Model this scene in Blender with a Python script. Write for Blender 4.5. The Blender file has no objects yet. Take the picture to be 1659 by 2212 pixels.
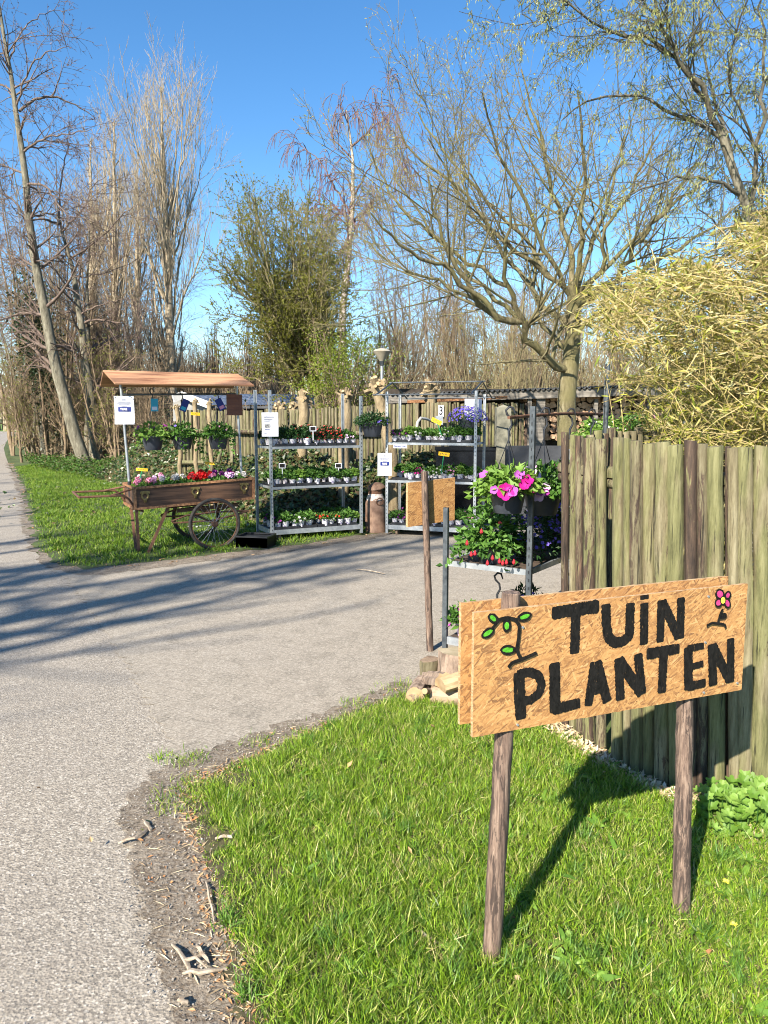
import bpy, math, random
import numpy as np
from mathutils import Vector, Matrix
R = math.radians
rng = np.random.default_rng(7)
random.seed(5)
scene = bpy.context.scene
COL = scene.collection

# ---------------------------------------------------------------- camera, sky, sun
FPX, CX, CY, PITCH, CAMZ = 1662.0, 829.5, 1106.0, R(6.9), 1.57
cam_d = bpy.data.cameras.new('camera'); cam = bpy.data.objects.new('camera', cam_d); COL.objects.link(cam)
cam_d.sensor_fit = 'VERTICAL'; cam_d.sensor_height = 24.0; cam_d.lens = 24.0*FPX/2212.0
cam_d.clip_start = 0.05; cam_d.clip_end = 3000
cam.location = (0, 0, CAMZ); cam.rotation_euler = (R(90)-PITCH, 0, 0)
scene.camera = cam
SUN_EL = R(34); SAZ = (-0.49, -0.87)
world = bpy.data.worlds.new('World'); scene.world = world; world.use_nodes = True
wn = world.node_tree; bg = wn.nodes['Background']; sky = wn.nodes.new('ShaderNodeTexSky')
sky.sky_type = 'NISHITA'; sky.sun_disc = False; sky.sun_elevation = SUN_EL
sky.sun_rotation = math.atan2(SAZ[0], SAZ[1]); sky.air_density = 1.0; sky.dust_density = 0.1; sky.ozone_density = 3.0
hs = wn.nodes.new('ShaderNodeHueSaturation'); hs.inputs['Saturation'].default_value = 1.24; wn.links.new(sky.outputs[0], hs.inputs['Color']); wn.links.new(hs.outputs[0], bg.inputs[0]); bg.inputs[1].default_value = 0.092
sl = bpy.data.lights.new('sun', 'SUN'); sl.energy = 5.0; sl.angle = R(0.53); sl.color = (1.0, 0.91, 0.78)
sun = bpy.data.objects.new('sun', sl); COL.objects.link(sun)
_s = Vector((SAZ[0]*math.cos(SUN_EL), SAZ[1]*math.cos(SUN_EL), math.sin(SUN_EL)))
sun.rotation_euler = _s.to_track_quat('Z', 'Y').to_euler(); sun.location = (-10, -18, 14)
scene.view_settings.view_transform = 'Standard'; scene.view_settings.look = 'None'
scene.view_settings.exposure = 1.26; scene.view_settings.gamma = 1.0
scene.cycles.use_denoising = True; scene.cycles.filter_width = 1.05
scene.cycles.max_bounces = 6; scene.cycles.diffuse_bounces = 3; scene.cycles.transparent_max_bounces = 8

# ---------------------------------------------------------------- measuring helpers
def ray(px, py):
    dx, dy = (px-CX)/FPX, (py-CY)/FPX
    c, s = math.cos(PITCH), math.sin(PITCH)
    return np.array([dx, c-dy*s, -s-dy*c])
def G(px, py, z=0.0):
    d = ray(px, py); t = (z-CAMZ)/d[2]; return np.array([d[0]*t, d[1]*t, z])
def at(px, py, Y):
    d = ray(px, py); t = Y/d[1]; return np.array([d[0]*t, Y, CAMZ+d[2]*t])

# ---------------------------------------------------------------- mesh helpers
def nrm(a):
    a = np.asarray(a, float); return a/(np.linalg.norm(a, axis=-1, keepdims=True)+1e-12)
class MB:
    def __init__(s): s.v = []; s.f = []; s.m = []
    def add(s, vs, fs, m=0):
        o = len(s.v); s.v.extend([tuple(map(float, p)) for p in vs])
        for f in fs: s.f.append(tuple(o+i for i in f)); s.m.append(m)
        return s
    def box(s, c, sz, m=0, rz=0.0, M=None):
        x, y, z = [q/2 for q in sz]; P = np.array([(-x,-y,-z),(x,-y,-z),(x,y,-z),(-x,y,-z),(-x,-y,z),(x,-y,z),(x,y,z),(-x,y,z)])
        if rz: c_, s_ = math.cos(rz), math.sin(rz); P = P @ np.array([[c_, s_, 0], [-s_, c_, 0], [0, 0, 1]])
        if M is not None: P = P @ np.asarray(M).T
        return s.add(P+np.array(c), [(0,3,2,1),(4,5,6,7),(0,1,5,4),(1,2,6,5),(2,3,7,6),(3,0,4,7)], m)
    def beam(s, a, b, w, h, m=0, up=(0,0,1)):
        a = np.array(a, float); b = np.array(b, float); t = nrm(b-a); u = np.array(up, float)
        if abs(t@u) > .95: u = np.array([0,1.,0])
        sd = nrm(np.cross(t, u)); u = np.cross(sd, t); P = []
        for p in (a, b):
            for i, j in ((-1,-1),(1,-1),(1,1),(-1,1)): P.append(p+sd*i*w/2+u*j*h/2)
        return s.add(P, [(3,2,1,0),(4,5,6,7),(0,1,5,4),(1,2,6,5),(2,3,7,6),(3,0,4,7)], m)
    def tube(s, pts, rad, n=8, m=0, cap=True, jit=0.0):
        pts = np.array(pts, float); K = len(pts)
        if np.isscalar(rad): rad = [rad]*K
        t = np.zeros_like(pts); t[1:-1] = pts[2:]-pts[:-2]; t[0] = pts[1]-pts[0]; t[-1] = pts[-1]-pts[-2]; t = nrm(t)
        ref = np.array([0,0,1.]) if abs(t[0][2]) < .8 else np.array([0,1.,0]); u = nrm(np.cross(t[0], ref)); V = []
        jr = 1+rng.normal(0, jit, n) if jit else np.ones(n)
        for k in range(K):
            u = nrm(u-t[k]*(u@t[k])); w = np.cross(t[k], u)
            for i in range(n):
                a = 2*math.pi*i/n; r = rad[k]*jr[i]*(1+(rng.normal(0, jit*.5) if jit else 0))
                V.append(pts[k]+(u*math.cos(a)+w*math.sin(a))*r)
        F = [(k*n+i, k*n+(i+1) % n, (k+1)*n+(i+1) % n, (k+1)*n+i) for k in range(K-1) for i in range(n)]
        if cap: F += [tuple(range(n-1, -1, -1)), tuple(range((K-1)*n, K*n))]
        return s.add(V, F, m)
    def lathe(s, prof, c=(0,0,0), n=24, m=0, jit=0):
        V = []; K = len(prof)
        for r, z in prof:
            for i in range(n):
                a = 2*math.pi*i/n; V.append((c[0]+r*math.cos(a), c[1]+r*math.sin(a), c[2]+z))
        F = [(k*n+i, k*n+(i+1) % n, (k+1)*n+(i+1) % n, (k+1)*n+i) for k in range(K-1) for i in range(n)]
        return s.add(V, F, m)
    def poly(s, pts, m=0): return s.add(pts, [tuple(range(len(pts)))], m)
    def prism(s, pts, d, m=0):
        pts = np.array(pts, float); n = len(pts); d = np.array(d, float)
        return s.add(list(pts)+list(pts+d), [tuple(range(n-1, -1, -1)), tuple(range(n, 2*n))]+[(i, (i+1) % n, n+(i+1) % n, n+i) for i in range(n)], m)
    def tor(s, c, R0, r, ax='y', n=40, k=8, m=0, a0=0, a1=2*math.pi):
        full = abs(a1-a0-2*math.pi) < 1e-6; N = n if full else n+1; V = []
        for i in range(N):
            a = a0+(a1-a0)*i/n
            for j in range(k):
                b = 2*math.pi*j/k; q = R0+r*math.cos(b); x, z, y = q*math.cos(a), q*math.sin(a), r*math.sin(b)
                V.append({'y': (x, y, z), 'x': (y, x, z), 'z': (x, z, y)}[ax])
        V = np.array(V)+np.array(c)
        F = [(i*k+j, i*k+(j+1) % k, ((i+1) % N)*k+(j+1) % k, ((i+1) % N)*k+j) for i in range(n) for j in range(k)]
        return s.add(V, F, m)
    def build(s, name, mats, parent=None, smooth=False):
        me = bpy.data.meshes.new(name); me.from_pydata(s.v, [], s.f)
        if not isinstance(mats, (list, tuple)): mats = [mats]
        for q in mats: me.materials.append(q)
        if len(mats) > 1: me.polygons.foreach_set('material_index', s.m)
        if smooth:
            me.shade_smooth()
            try: me.set_sharp_from_angle(angle=R(42))
            except Exception: pass
        me.update(); return link(name, me, parent)
def link(name, me, parent=None):
    o = bpy.data.objects.new(name, me); COL.objects.link(o)
    if parent is not None: o.parent = parent
    return o
def tris(name, V, F, mat, parent=None, midx=None, smooth=False):
    V = np.ascontiguousarray(V, dtype=np.float32); F = np.ascontiguousarray(F, dtype=np.int32); k = F.shape[1]
    me = bpy.data.meshes.new(name); me.vertices.add(len(V)); me.vertices.foreach_set('co', V.ravel())
    me.loops.add(F.size); me.loops.foreach_set('vertex_index', F.ravel())
    me.polygons.add(len(F)); me.polygons.foreach_set('loop_start', np.arange(0, F.size, k, dtype=np.int32))
    try: me.polygons.foreach_set('loop_total', np.full(len(F), k, dtype=np.int32))
    except Exception: pass
    for q in (mat if isinstance(mat, (list, tuple)) else [mat]): me.materials.append(q)
    if midx is not None: me.polygons.foreach_set('material_index', np.asarray(midx, dtype=np.int32))
    me.update(calc_edges=True)
    if smooth: me.shade_smooth()
    else: me.shade_flat()
    return link(name, me, parent)
def tag(o, label=None, cat=None, group=None, kind=None):
    if label: o['label'] = label
    if cat: o['category'] = cat
    if group: o['group'] = group
    if kind: o['kind'] = kind
    return o
def thing(name, label, cat, loc=(0,0,0), rz=0.0, group=None):
    o = bpy.data.objects.new(name, None); COL.objects.link(o); o.empty_display_size = .1
    o.location = tuple(map(float, loc)); o.rotation_euler = (0, 0, rz); return tag(o, label, cat, group)
def copy_tree(o, loc, rz=0.0, label=None, group=None, sc=None):
    kids = [c for c in bpy.data.objects if c.parent == o] if o.name not in KIDS else KIDS[o.name]
    KIDS[o.name] = kids
    c = o.copy(); COL.objects.link(c); c.location = tuple(map(float, loc)); c.rotation_euler = (0, 0, rz)
    if label: c['label'] = label
    if group: c['group'] = group
    if sc: c.scale = (sc, sc, sc) if np.isscalar(sc) else sc
    for k in kids:
        q = k.copy(); COL.objects.link(q); q.parent = c
    return c
KIDS = {}
def textmesh(name, s, size, mat, parent=None, loc=(0,0,0), rot=(0,0,0), al='CENTER', ext=0.0, bold=0.0, sx=1.0):
    cu = bpy.data.curves.new(name, 'FONT'); cu.body = s; cu.size = size; cu.align_x = al; cu.align_y = 'CENTER'; cu.extrude = ext; cu.offset = bold
    t = bpy.data.objects.new(name, cu); COL.objects.link(t); dg = bpy.context.evaluated_depsgraph_get()
    me = bpy.data.meshes.new_from_object(t.evaluated_get(dg)); bpy.data.objects.remove(t)
    me.name = name; me.materials.clear(); me.materials.append(mat)
    o = link(name, me, parent); o.location = loc; o.rotation_euler = rot; o.scale = (sx, 1, 1); return o

# ---------------------------------------------------------------- branching (vectorised, batches of polylines)
def btubes(batches, sides=None):
    """batches: list of (P (K,n,3), Rr (K,n)) -> verts, quads"""
    Vs, Fs, o = [], [], 0
    for P, Rr in batches:
        K, n, _ = P.shape
        if K == 0: continue
        s = sides or (10 if Rr.max() > .12 else 6 if Rr.max() > .03 else 4 if Rr.max() > .012 else 3)
        t = np.zeros_like(P); t[:, 1:-1] = P[:, 2:]-P[:, :-2]; t[:, 0] = P[:, 1]-P[:, 0]; t[:, -1] = P[:, -1]-P[:, -2]; t = nrm(t)
        ref = np.where(np.abs(t[:, :1, 2:3]) < .8, np.array([0, 0, 1.]), np.array([0, 1., 0]))
        u = nrm(np.cross(t, np.broadcast_to(ref, t.shape))); w = np.cross(t, u)
        a = np.arange(s)*2*np.pi/s
        ring = P[:, :, None]+(u[:, :, None]*np.cos(a)[None, None, :, None]+w[:, :, None]*np.sin(a)[None, None, :, None])*Rr[:, :, None, None]
        Vs.append(ring.reshape(-1, 3))
        k, j, i = np.meshgrid(np.arange(K), np.arange(n-1), np.arange(s), indexing='ij'); i2 = (i+1) % s; b = o+k*n*s
        Fs.append(np.stack([b+j*s+i, b+j*s+i2, b+(j+1)*s+i2, b+(j+1)*s+i], -1).reshape(-1, 4)); o += K*n*s
    return np.concatenate(Vs), np.concatenate(Fs)
def spawn(P, Rr, per_m, L, ang=40, asd=12, up=.15, wig=.12, n=4, t0=.25, t1=1.0, rr=.55, rend=.35, rmin=.003, Lt=.5, rng=rng, grav=0.0, out=None):
    K, m, _ = P.shape; seg = np.linalg.norm(P[:, 1:]-P[:, :-1], axis=-1); ln = seg.sum(1)
    cnt = rng.poisson(per_m*ln*(t1-t0)); idx = np.repeat(np.arange(K), cnt); M = len(idx)
    if M == 0: return np.zeros((0, n, 3)), np.zeros((0, n))
    t = rng.uniform(t0, t1, M); f = t*(m-1); i0 = np.minimum(f.astype(int), m-2); fr = (f-i0)[:, None]
    p = P[idx, i0]*(1-fr)+P[idx, i0+1]*fr; tn = nrm(P[idx, i0+1]-P[idx, i0]); r = Rr[idx, i0]*(1-fr[:, 0])+Rr[idx, i0+1]*fr[:, 0]
    q = rng.normal(size=(M, 3)); q = nrm(q-tn*(q*tn).sum(-1, keepdims=True))
    a = np.radians(rng.normal(ang, asd, M))[:, None]; d = nrm(tn*np.cos(a)+q*np.sin(a))
    LL = L*(1-Lt*t)*rng.uniform(.55, 1.25, M)
    C = np.zeros((M, n, 3)); C[:, 0] = p
    for j in range(1, n):
        d = nrm(d+np.array([0, 0, up])+np.array([0, 0, -grav*j])+rng.normal(0, wig, (M, 3))); C[:, j] = C[:, j-1]+d*(LL/(n-1))[:, None]
    r0 = np.maximum(r*rr, rmin); RR = r0[:, None]*np.linspace(1, rend, n)[None]; return C, np.maximum(RR, rmin*.6)
def limbs(lines, n=9, wig=.0):
    """lines: list of (points list, r0, r1) resampled to n points"""
    P, Q = [], []
    for pts, r0, r1 in lines:
        pts = np.array(pts, float); s = np.concatenate([[0], np.cumsum(np.linalg.norm(pts[1:]-pts[:-1], axis=1))]); u = np.linspace(0, s[-1], n)
        W = np.stack([np.interp(u, s, pts[:, k]) for k in range(3)], 1)
        W[1:-1] = (W[:-2]+2*W[1:-1]+W[2:])/4
        if wig: W[1:] += rng.normal(0, wig, (n-1, 3))
        P.append(W); Q.append(np.linspace(r0, r1, n))
    return np.array(P), np.array(Q)
def leaves(P, D, L, W, rs=rng, kind='dia', droop=.2, nrmv=None):
    """P (N,3) base, D dir, L, W arrays; -> V,F"""
    N = len(P); D = nrm(D); q = rs.normal(size=(N, 3)) if nrmv is None else nrmv+rs.normal(0, .35, (N, 3))
    S = nrm(np.cross(D, q)); U = np.cross(S, D); L = np.broadcast_to(L, (N,))[:, None]; W = np.broadcast_to(W, (N,))[:, None]
    if kind == 'dia':
        V = np.stack([P, P+D*L*.45+S*W*.5+U*W*.12, P+D*L-U*L*droop, P+D*L*.45-S*W*.5+U*W*.12], 1); F = np.array([[0, 1, 2], [0, 2, 3]])
    elif kind == 'blade':
        V = np.stack([P-S*W*.5, P+S*W*.5, P+D*L*.55+S*W*.4, P+D*L*.55-S*W*.4, P+D*L-U*L*droop], 1); F = np.array([[0, 1, 2], [0, 2, 3], [3, 2, 4]])
    else:
        V = np.stack([P, P+D*L*.3+S*W*.5, P+D*L*.3-S*W*.5, P+D*L*.68+S*W*.36-U*L*droop*.35, P+D*L*.68-S*W*.36-U*L*droop*.35, P+D*L-U*L*droop], 1)
        F = np.array([[0, 1, 2], [1, 3, 2], [3, 4, 2], [3, 5, 4]])
    k = V.shape[1]; return V.reshape(-1, 3), (F[None]+(np.arange(N)*k)[:, None, None]).reshape(-1, 3)
def merge(parts):
    V, F, o = [], [], 0
    for v, f in parts: V.append(v); F.append(f+o); o += len(v)
    return np.concatenate(V), np.concatenate(F)
def inpoly(pts, poly):
    x, y = pts[:, 0], pts[:, 1]; c = np.zeros(len(pts), bool); n = len(poly)
    for i in range(n):
        x1, y1 = poly[i][:2]; x2, y2 = poly[(i+1) % n][:2]
        if y1 == y2: continue
        h = ((y1 > y) != (y2 > y)) & (x < (x2-x1)*(y-y1)/(y2-y1)+x1); c ^= h
    return c
def polydist(pts, poly):
    d = np.full(len(pts), 1e9); n = len(poly)
    for i in range(n):
        a = np.array(poly[i][:2]); b = np.array(poly[(i+1) % n][:2]); ab = b-a
        t = np.clip(((pts-a)@ab)/(ab@ab+1e-9), 0, 1); d = np.minimum(d, np.linalg.norm(pts-(a+t[:, None]*ab), axis=1))
    return d
def jag(poly, step, amp, seed=1):
    r = np.random.default_rng(seed); out = []; n = len(poly)
    for i in range(n):
        a = np.array(poly[i][:2], float); b = np.array(poly[(i+1) % n][:2], float); L = np.linalg.norm(b-a)
        st = step*max(1, np.linalg.norm((a+b)/2)/5); k = max(1, min(400, int(L/st)))
        nn = np.array([-(b-a)[1], (b-a)[0]])/(L+1e-9)
        for j in range(k): out.append(a+(b-a)*j/k+nn*r.normal(0, amp)*(1 if L > .2 else .3)*max(1, min(3, np.linalg.norm(a)/6)))
    return out

def jagline(pts, step, amp, seed):
    r = np.random.default_rng(seed); out = []
    for a, b in zip(pts[:-1], pts[1:]):
        L = np.linalg.norm(b-a); k = max(1, int(L/step))
        for j in range(k): out.append(a+(b-a)*j/k+np.array([-(b-a)[1], (b-a)[0]])/L*r.normal(0, amp))
    return out+[pts[-1]]
# ---------------------------------------------------------------- materials
class NT:
    def __init__(s, name):
        s.m = bpy.data.materials.new(name); s.m.use_nodes = True; s.t = s.m.node_tree; s.b = s.t.nodes['Principled BSDF']
        s.b.inputs['Roughness'].default_value = .8; s.c = None
    def n(s, typ, **kw):
        q = s.t.nodes.new(typ)
        for k, v in kw.items():
            if hasattr(q, k) and k not in ('Scale',): setattr(q, k, v)
            else: q.inputs[k].default_value = v
        return q
    def l(s, a, b): s.t.links.new(a, b)
    def co(s, scale=(1,1,1), rot=(0,0,0), kind='Object'):
        tc = s.n('ShaderNodeTexCoord'); mp = s.n('ShaderNodeMapping'); mp.inputs['Scale'].default_value = scale; mp.inputs['Rotation'].default_value = rot
        s.l(tc.outputs[kind], mp.inputs[0]); return mp.outputs[0]
    def noise(s, v, scale, det=4, rough=.6, dist=0.0):
        q = s.n('ShaderNodeTexNoise'); q.inputs['Scale'].default_value = scale; q.inputs['Detail'].default_value = det
        q.inputs['Roughness'].default_value = rough; q.inputs['Distortion'].default_value = dist; s.l(v, q.inputs['Vector']); return q.outputs[0]
    def vor(s, v, scale, out='Distance', feat='F1', rnd=1.0):
        q = s.n('ShaderNodeTexVoronoi'); q.feature = feat; q.inputs['Scale'].default_value = scale; q.inputs['Randomness'].default_value = rnd; s.l(v, q.inputs['Vector']); return q.outputs[out]
    def ramp(s, fac, stops, interp='LINEAR'):
        q = s.n('ShaderNodeValToRGB'); cr = q.color_ramp; cr.interpolation = interp
        while len(cr.elements) < len(stops): cr.elements.new(.5)
        for e, (p, c) in zip(cr.elements, stops):
            e.position = p; e.color = (c, c, c, 1) if np.isscalar(c) else (*c, 1)
        s.l(fac, q.inputs[0]); return q.outputs[0]
    def mix(s, f, a, b, mode='MIX'):
        q = s.n('ShaderNodeMix'); q.data_type = 'RGBA'; q.blend_type = mode
        for sock, v in ((q.inputs[0], f), (q.inputs[6], a), (q.inputs[7], b)):
            if isinstance(v, (int, float)): sock.default_value = v
            elif isinstance(v, tuple): sock.default_value = (*v, 1)
            else: s.l(v, sock)
        return q.outputs[2]
    def math(s, op, a, b=0.0):
        q = s.n('ShaderNodeMath'); q.operation = op
        for sock, v in ((q.inputs[0], a), (q.inputs[1], b)):
            if isinstance(v, (int, float)): sock.default_value = v
            else: s.l(v, sock)
        return q.outputs[0]
    def isl(s): return s.n('ShaderNodeNewGeometry').outputs['Random Per Island']
    def orand(s): return s.n('ShaderNodeObjectInfo').outputs['Random']
    def col(s, c):
        if isinstance(c, tuple): s.b.inputs['Base Color'].default_value = (*c, 1)
        else: s.l(c, s.b.inputs['Base Color'])
        return s
    def bump(s, h, st=.3, dist=.01):
        q = s.n('ShaderNodeBump'); q.inputs['Strength'].default_value = st; q.inputs['Distance'].default_value = dist; s.l(h, q.inputs['Height']); s.l(q.outputs[0], s.b.inputs['Normal']); return s
    def rough(s, v):
        if isinstance(v, (int, float)): s.b.inputs['Roughness'].default_value = v
        else: s.l(v, s.b.inputs['Roughness'])
        return s
    def metal(s, v): s.b.inputs['Metallic'].default_value = v; return s
    def translucent(s, c, f):
        tr = s.n('ShaderNodeBsdfTranslucent'); mx = s.n('ShaderNodeMixShader'); mx.inputs[0].default_value = f
        if isinstance(c, tuple): tr.inputs[0].default_value = (*c, 1)
        else: s.l(c, tr.inputs[0])
        out = s.t.nodes['Material Output']; s.l(s.b.outputs[0], mx.inputs[1]); s.l(tr.outputs[0], mx.inputs[2]); s.l(mx.outputs[0], out.inputs[0]); return s
def simple(name, c1, c2, scale=8, rough=.7, bump=.2, st=(1,1,1), metal=0.0, det=5, lo=.35, hi=.65, bd=.005):
    t = NT(name); v = t.co(st); f = t.noise(v, scale, det); t.col(t.mix(t.ramp(f, [(lo, 0.0), (hi, 1.0)]), c1, c2)).rough(rough).metal(metal)
    if bump: t.bump(t.noise(v, scale*2.5, 4), bump, bd)
    return t.m
def leafmat(name, cols, tr=.35, rough=.5, spec=.35):
    t = NT(name); n = len(cols); c = t.ramp(t.isl(), [(i/(n-1) if n > 1 else 0, q) for i, q in enumerate(cols)]); t.col(c).rough(rough)
    t.b.inputs['Specular IOR Level'].default_value = spec; c2 = t.mix(.5, c, (1.0, .95, .35), 'MULTIPLY'); t.translucent(c2, tr); return t.m
def barkmat(name, c1, c2, c3, sc=6, st=(1,1,.25), moss=None, mz=None):
    t = NT(name); v = t.co(st); f = t.noise(v, sc*1.8, 8, .72); c = t.ramp(f, [(.3, c1), (.5, c2), (.7, c3)])
    if moss: c = t.mix(t.ramp(t.noise(t.co(), 1.4, 3), [(.4, 0.0), (.6, 1.0)]), c, moss)
    t.col(c).rough(.9); g2 = t.noise(t.co((1, 1, .5)), sc*5, 5, .7); t.bump(t.mix(.5, f, g2), .8, .03); return t.m
MT = {}
def osb(name='oriented_strand_board', dark=1.0):
    t = NT(name); base = t.co(); cols = [(0, (.15,.06,.018)), (.2, (.31,.14,.042)), (.5, (.43,.215,.068)), (.8, (.51,.28,.10)), (1, (.72,.50,.26))]
    warp = t.n('ShaderNodeVectorMath'); warp.operation = 'ADD'; nz = t.n('ShaderNodeTexNoise'); nz.inputs['Scale'].default_value = 7; t.l(base, nz.inputs['Vector'])
    sc = t.n('ShaderNodeVectorMath'); sc.operation = 'SCALE'; sc.inputs['Scale'].default_value = .012; t.l(nz.outputs[1], sc.inputs[0]); t.l(base, warp.inputs[0]); t.l(sc.outputs[0], warp.inputs[1])
    def lay(ang, sx, sz, off):
        mp = t.n('ShaderNodeMapping'); mp.inputs['Rotation'].default_value = (0, ang, 0); mp.inputs['Location'].default_value = (off, 0, off*1.7)
        m2 = t.n('ShaderNodeMapping'); m2.inputs['Scale'].default_value = (sx, 14, sz); t.l(warp.outputs[0], mp.inputs[0]); t.l(mp.outputs[0], m2.inputs[0])
        q = t.n('ShaderNodeTexVoronoi'); q.inputs['Scale'].default_value = 1; t.l(m2.outputs[0], q.inputs['Vector']); sp = t.n('ShaderNodeSeparateColor'); t.l(q.outputs['Color'], sp.inputs[0])
        gr = t.noise(m2.outputs[0], 3.0, 4, .7); return sp.outputs[0], sp.outputs[1], gr, q.outputs['Distance']
    c = None; h = None
    for i, (ang, sx, sz) in enumerate(((.05, 11, 50), (.75, 16, 110), (-.6, 16, 100), (1.25, 20, 130), (-.15, 14, 90), (.4, 22, 190), (-1.1, 24, 180), (.15, 20, 210), (.85, 28, 260), (.6, 26, 240))):
        r1, r2, gr, ds = lay(R(ang*57.3), sx, sz, i*3.1); cc = t.ramp(t.math('ADD', t.math('MULTIPLY', r1, .85), t.math('MULTIPLY', t.math('SUBTRACT', gr, .5), .5)), cols)
        if c is None: c, h = cc, r1
        else:
            msk = t.math('GREATER_THAN', r2, (.55, .62, .62, .75, .6, .8, .82, .8, .86, .84)[i]); c = t.mix(msk, c, cc); hm = t.mix(msk, h, r1); h = hm
    dk = t.ramp(t.noise(base, 40, 2), [(.25, .45), (.34, 1.0)]); c = t.mix(1.0, c, dk, 'MULTIPLY')
    fine = t.noise(t.co((1, 1, 1), (0, .5, 0)), 140, 5, .75); c = t.mix(.15, c, t.ramp(fine, [(.35, (.22,.11,.04)), (.65, (.72,.52,.28))])); t.col(c).rough(.7).bump(t.mix(.5, h, fine), .16, .0015); return t.m
def stakemat(name, green=.5, dark=.3, bright=1.0):
    t = NT(name); v = t.co((1, 1, .10)); r = t.isl(); ro = t.orand(); f = t.noise(v, 52, 8, .75)
    bright *= .74; b = bright; tan = t.ramp(f, [(.3, (.10*b,.075*b,.04*b)), (.45, (.26*b,.22*b,.12*b)), (.6, (.40*b,.35*b,.21*b)), (.75, (.55*b,.49*b,.32*b))])
    gn = t.ramp(f, [(.3, (.09*b,.09*b,.03*b)), (.5, (.25*b,.245*b,.10*b)), (.72, (.41*b,.39*b,.19*b))])
    sh = t.n('ShaderNodeVectorMath'); sh.operation = 'ADD'; cb = t.n('ShaderNodeCombineXYZ'); rr = t.math('MULTIPLY', t.math('ADD', r, ro), 37.0)
    for k in range(3): t.l(rr, cb.inputs[k])
    t.l(t.co((1, 1, .22)), sh.inputs[0]); t.l(cb.outputs[0], sh.inputs[1]); big = t.noise(sh.outputs[0], 9, 3, .55)
    shift = t.math('MULTIPLY', t.math('SUBTRACT', t.math('FRACT', t.math('ADD', r, ro)), .5), .22)
    gm = t.ramp(t.math('ADD', big, shift), [(.55-green*.2, 0.0), (.66-green*.2, 1.0)]); c = t.mix(gm, tan, gn)
    sh2 = t.n('ShaderNodeVectorMath'); sh2.operation = 'ADD'; t.l(sh.outputs[0], sh2.inputs[0]); sh2.inputs[1].default_value = (11, 5, 3)
    sh3 = t.n('ShaderNodeMapping'); sh3.inputs['Scale'].default_value = (1, 1, .5); t.l(sh2.outputs[0], sh3.inputs[0])
    dn = t.noise(sh3.outputs[0], 17, 8, .78, 1.2); sh_2 = t.math('MULTIPLY', t.math('SUBTRACT', t.math('FRACT', t.math('MULTIPLY', t.math('ADD', r, ro), 5.37)), .5), .34)
    dm = t.ramp(t.math('ADD', dn, sh_2), [(.66-dark*.2, 0.0), (.70-dark*.2, 1.0)])
    bk = t.ramp(f, [(.35, (.018,.012,.009)), (.55, (.07,.045,.03)), (.7, (.2,.12,.075))]); c = t.mix(dm, c, bk)
    crack = t.ramp(t.noise(t.co((1, 1, .035)), 70, 4, .65), [(.33, .2), (.40, 1.0)]); c = t.mix(1.0, c, crack, 'MULTIPLY')
    kn = t.vor(t.co((1, 1, .6)), 8, 'Distance'); c = t.mix(t.ramp(kn, [(.08, .9), (.12, 0.0), (.14, 0.0), (.16, .35), (.2, 0.0)]), c, (.07, .05, .03))
    t.col(c).rough(.85); h = t.mix(.5, f, crack); t.bump(t.mix(.45, h, dn), .9, .008); return t.m
def lazy(f):
    def g(*a, **k):
        key = (f.__name__, a, tuple(k.items()))
        if key not in MT: MT[key] = f(*a, **k)
        return MT[key]
    return g
M_osb = osb(); M_osb_edge = simple('board_edge', (.30,.17,.07), (.56,.38,.21), 60, .8, .5, (1, 1, 3))
M_stake = stakemat('mossy_stake_wood', .62, .62, .78); M_stake_far = stakemat('weathered_stake_wood', .30, .3, .70); M_stake_br = stakemat('brown_stake_wood', .0, .7, .6)
M_steel = simple('galvanised_steel', (.28,.31,.34), (.48,.51,.53), 14, .42, .05, metal=.55, lo=.3, hi=.7)
M_steel_dk = simple('weathered_steel', (.045,.055,.065), (.13,.15,.165), 12, .5, .1, metal=.5)
M_shelf = simple('shelf_board', (.05,.035,.025), (.10,.07,.05), 12, .8, .3)
M_rust = simple('rusty_iron', (.07,.032,.02), (.20,.095,.05), 26, .75, .5, lo=.3, hi=.7)
M_rust2 = simple('rusty_edge_iron', (.13,.055,.022), (.42,.21,.095), 34, .75, .4)
M_black = simple('black_plastic', (.012,.013,.016), (.028,.03,.036), 8, .38, .05)
M_pot = simple('dark_grey_pot_plastic', (.022,.027,.036), (.05,.058,.075), 5, .42, .1)
M_rubber = simple('tyre_rubber', (.02,.02,.02), (.07,.06,.05), 20, .85, .3)
M_paper = simple('white_paper', (.60,.62,.68), (.68,.70,.76), 3, .6, 0)
M_grey_ink = simple('grey_ink', (.18,.19,.26), (.3,.3,.36), 30, .7, 0)
M_navy = simple('navy_print', (.008,.02,.16), (.01,.03,.2), 10, .5, 0)
M_white = simple('white_print', (.85,.85,.85), (.9,.9,.9), 10, .5, 0)
M_teal = simple('teal_print', (.02,.30,.42), (.03,.36,.5), 10, .5, 0)
M_whitepot = NT('white_printed_pot'); _v = M_whitepot.co((1,1,1)); M_whitepot.col(M_whitepot.mix(M_whitepot.ramp(M_whitepot.noise(_v, 38, 2), [(.54, 0.0), (.58, 1.0)]), (.62,.62,.66), (.22,.2,.32))).rough(.35); M_whitepot = M_whitepot.m
M_yellow = simple('yellow_tag_plastic', (.85,.50,.01), (.9,.55,.02), 10, .5, 0)
M_greenpl = simple('green_plastic', (.01,.2,.06), (.02,.3,.1), 10, .4, 0)
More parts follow.
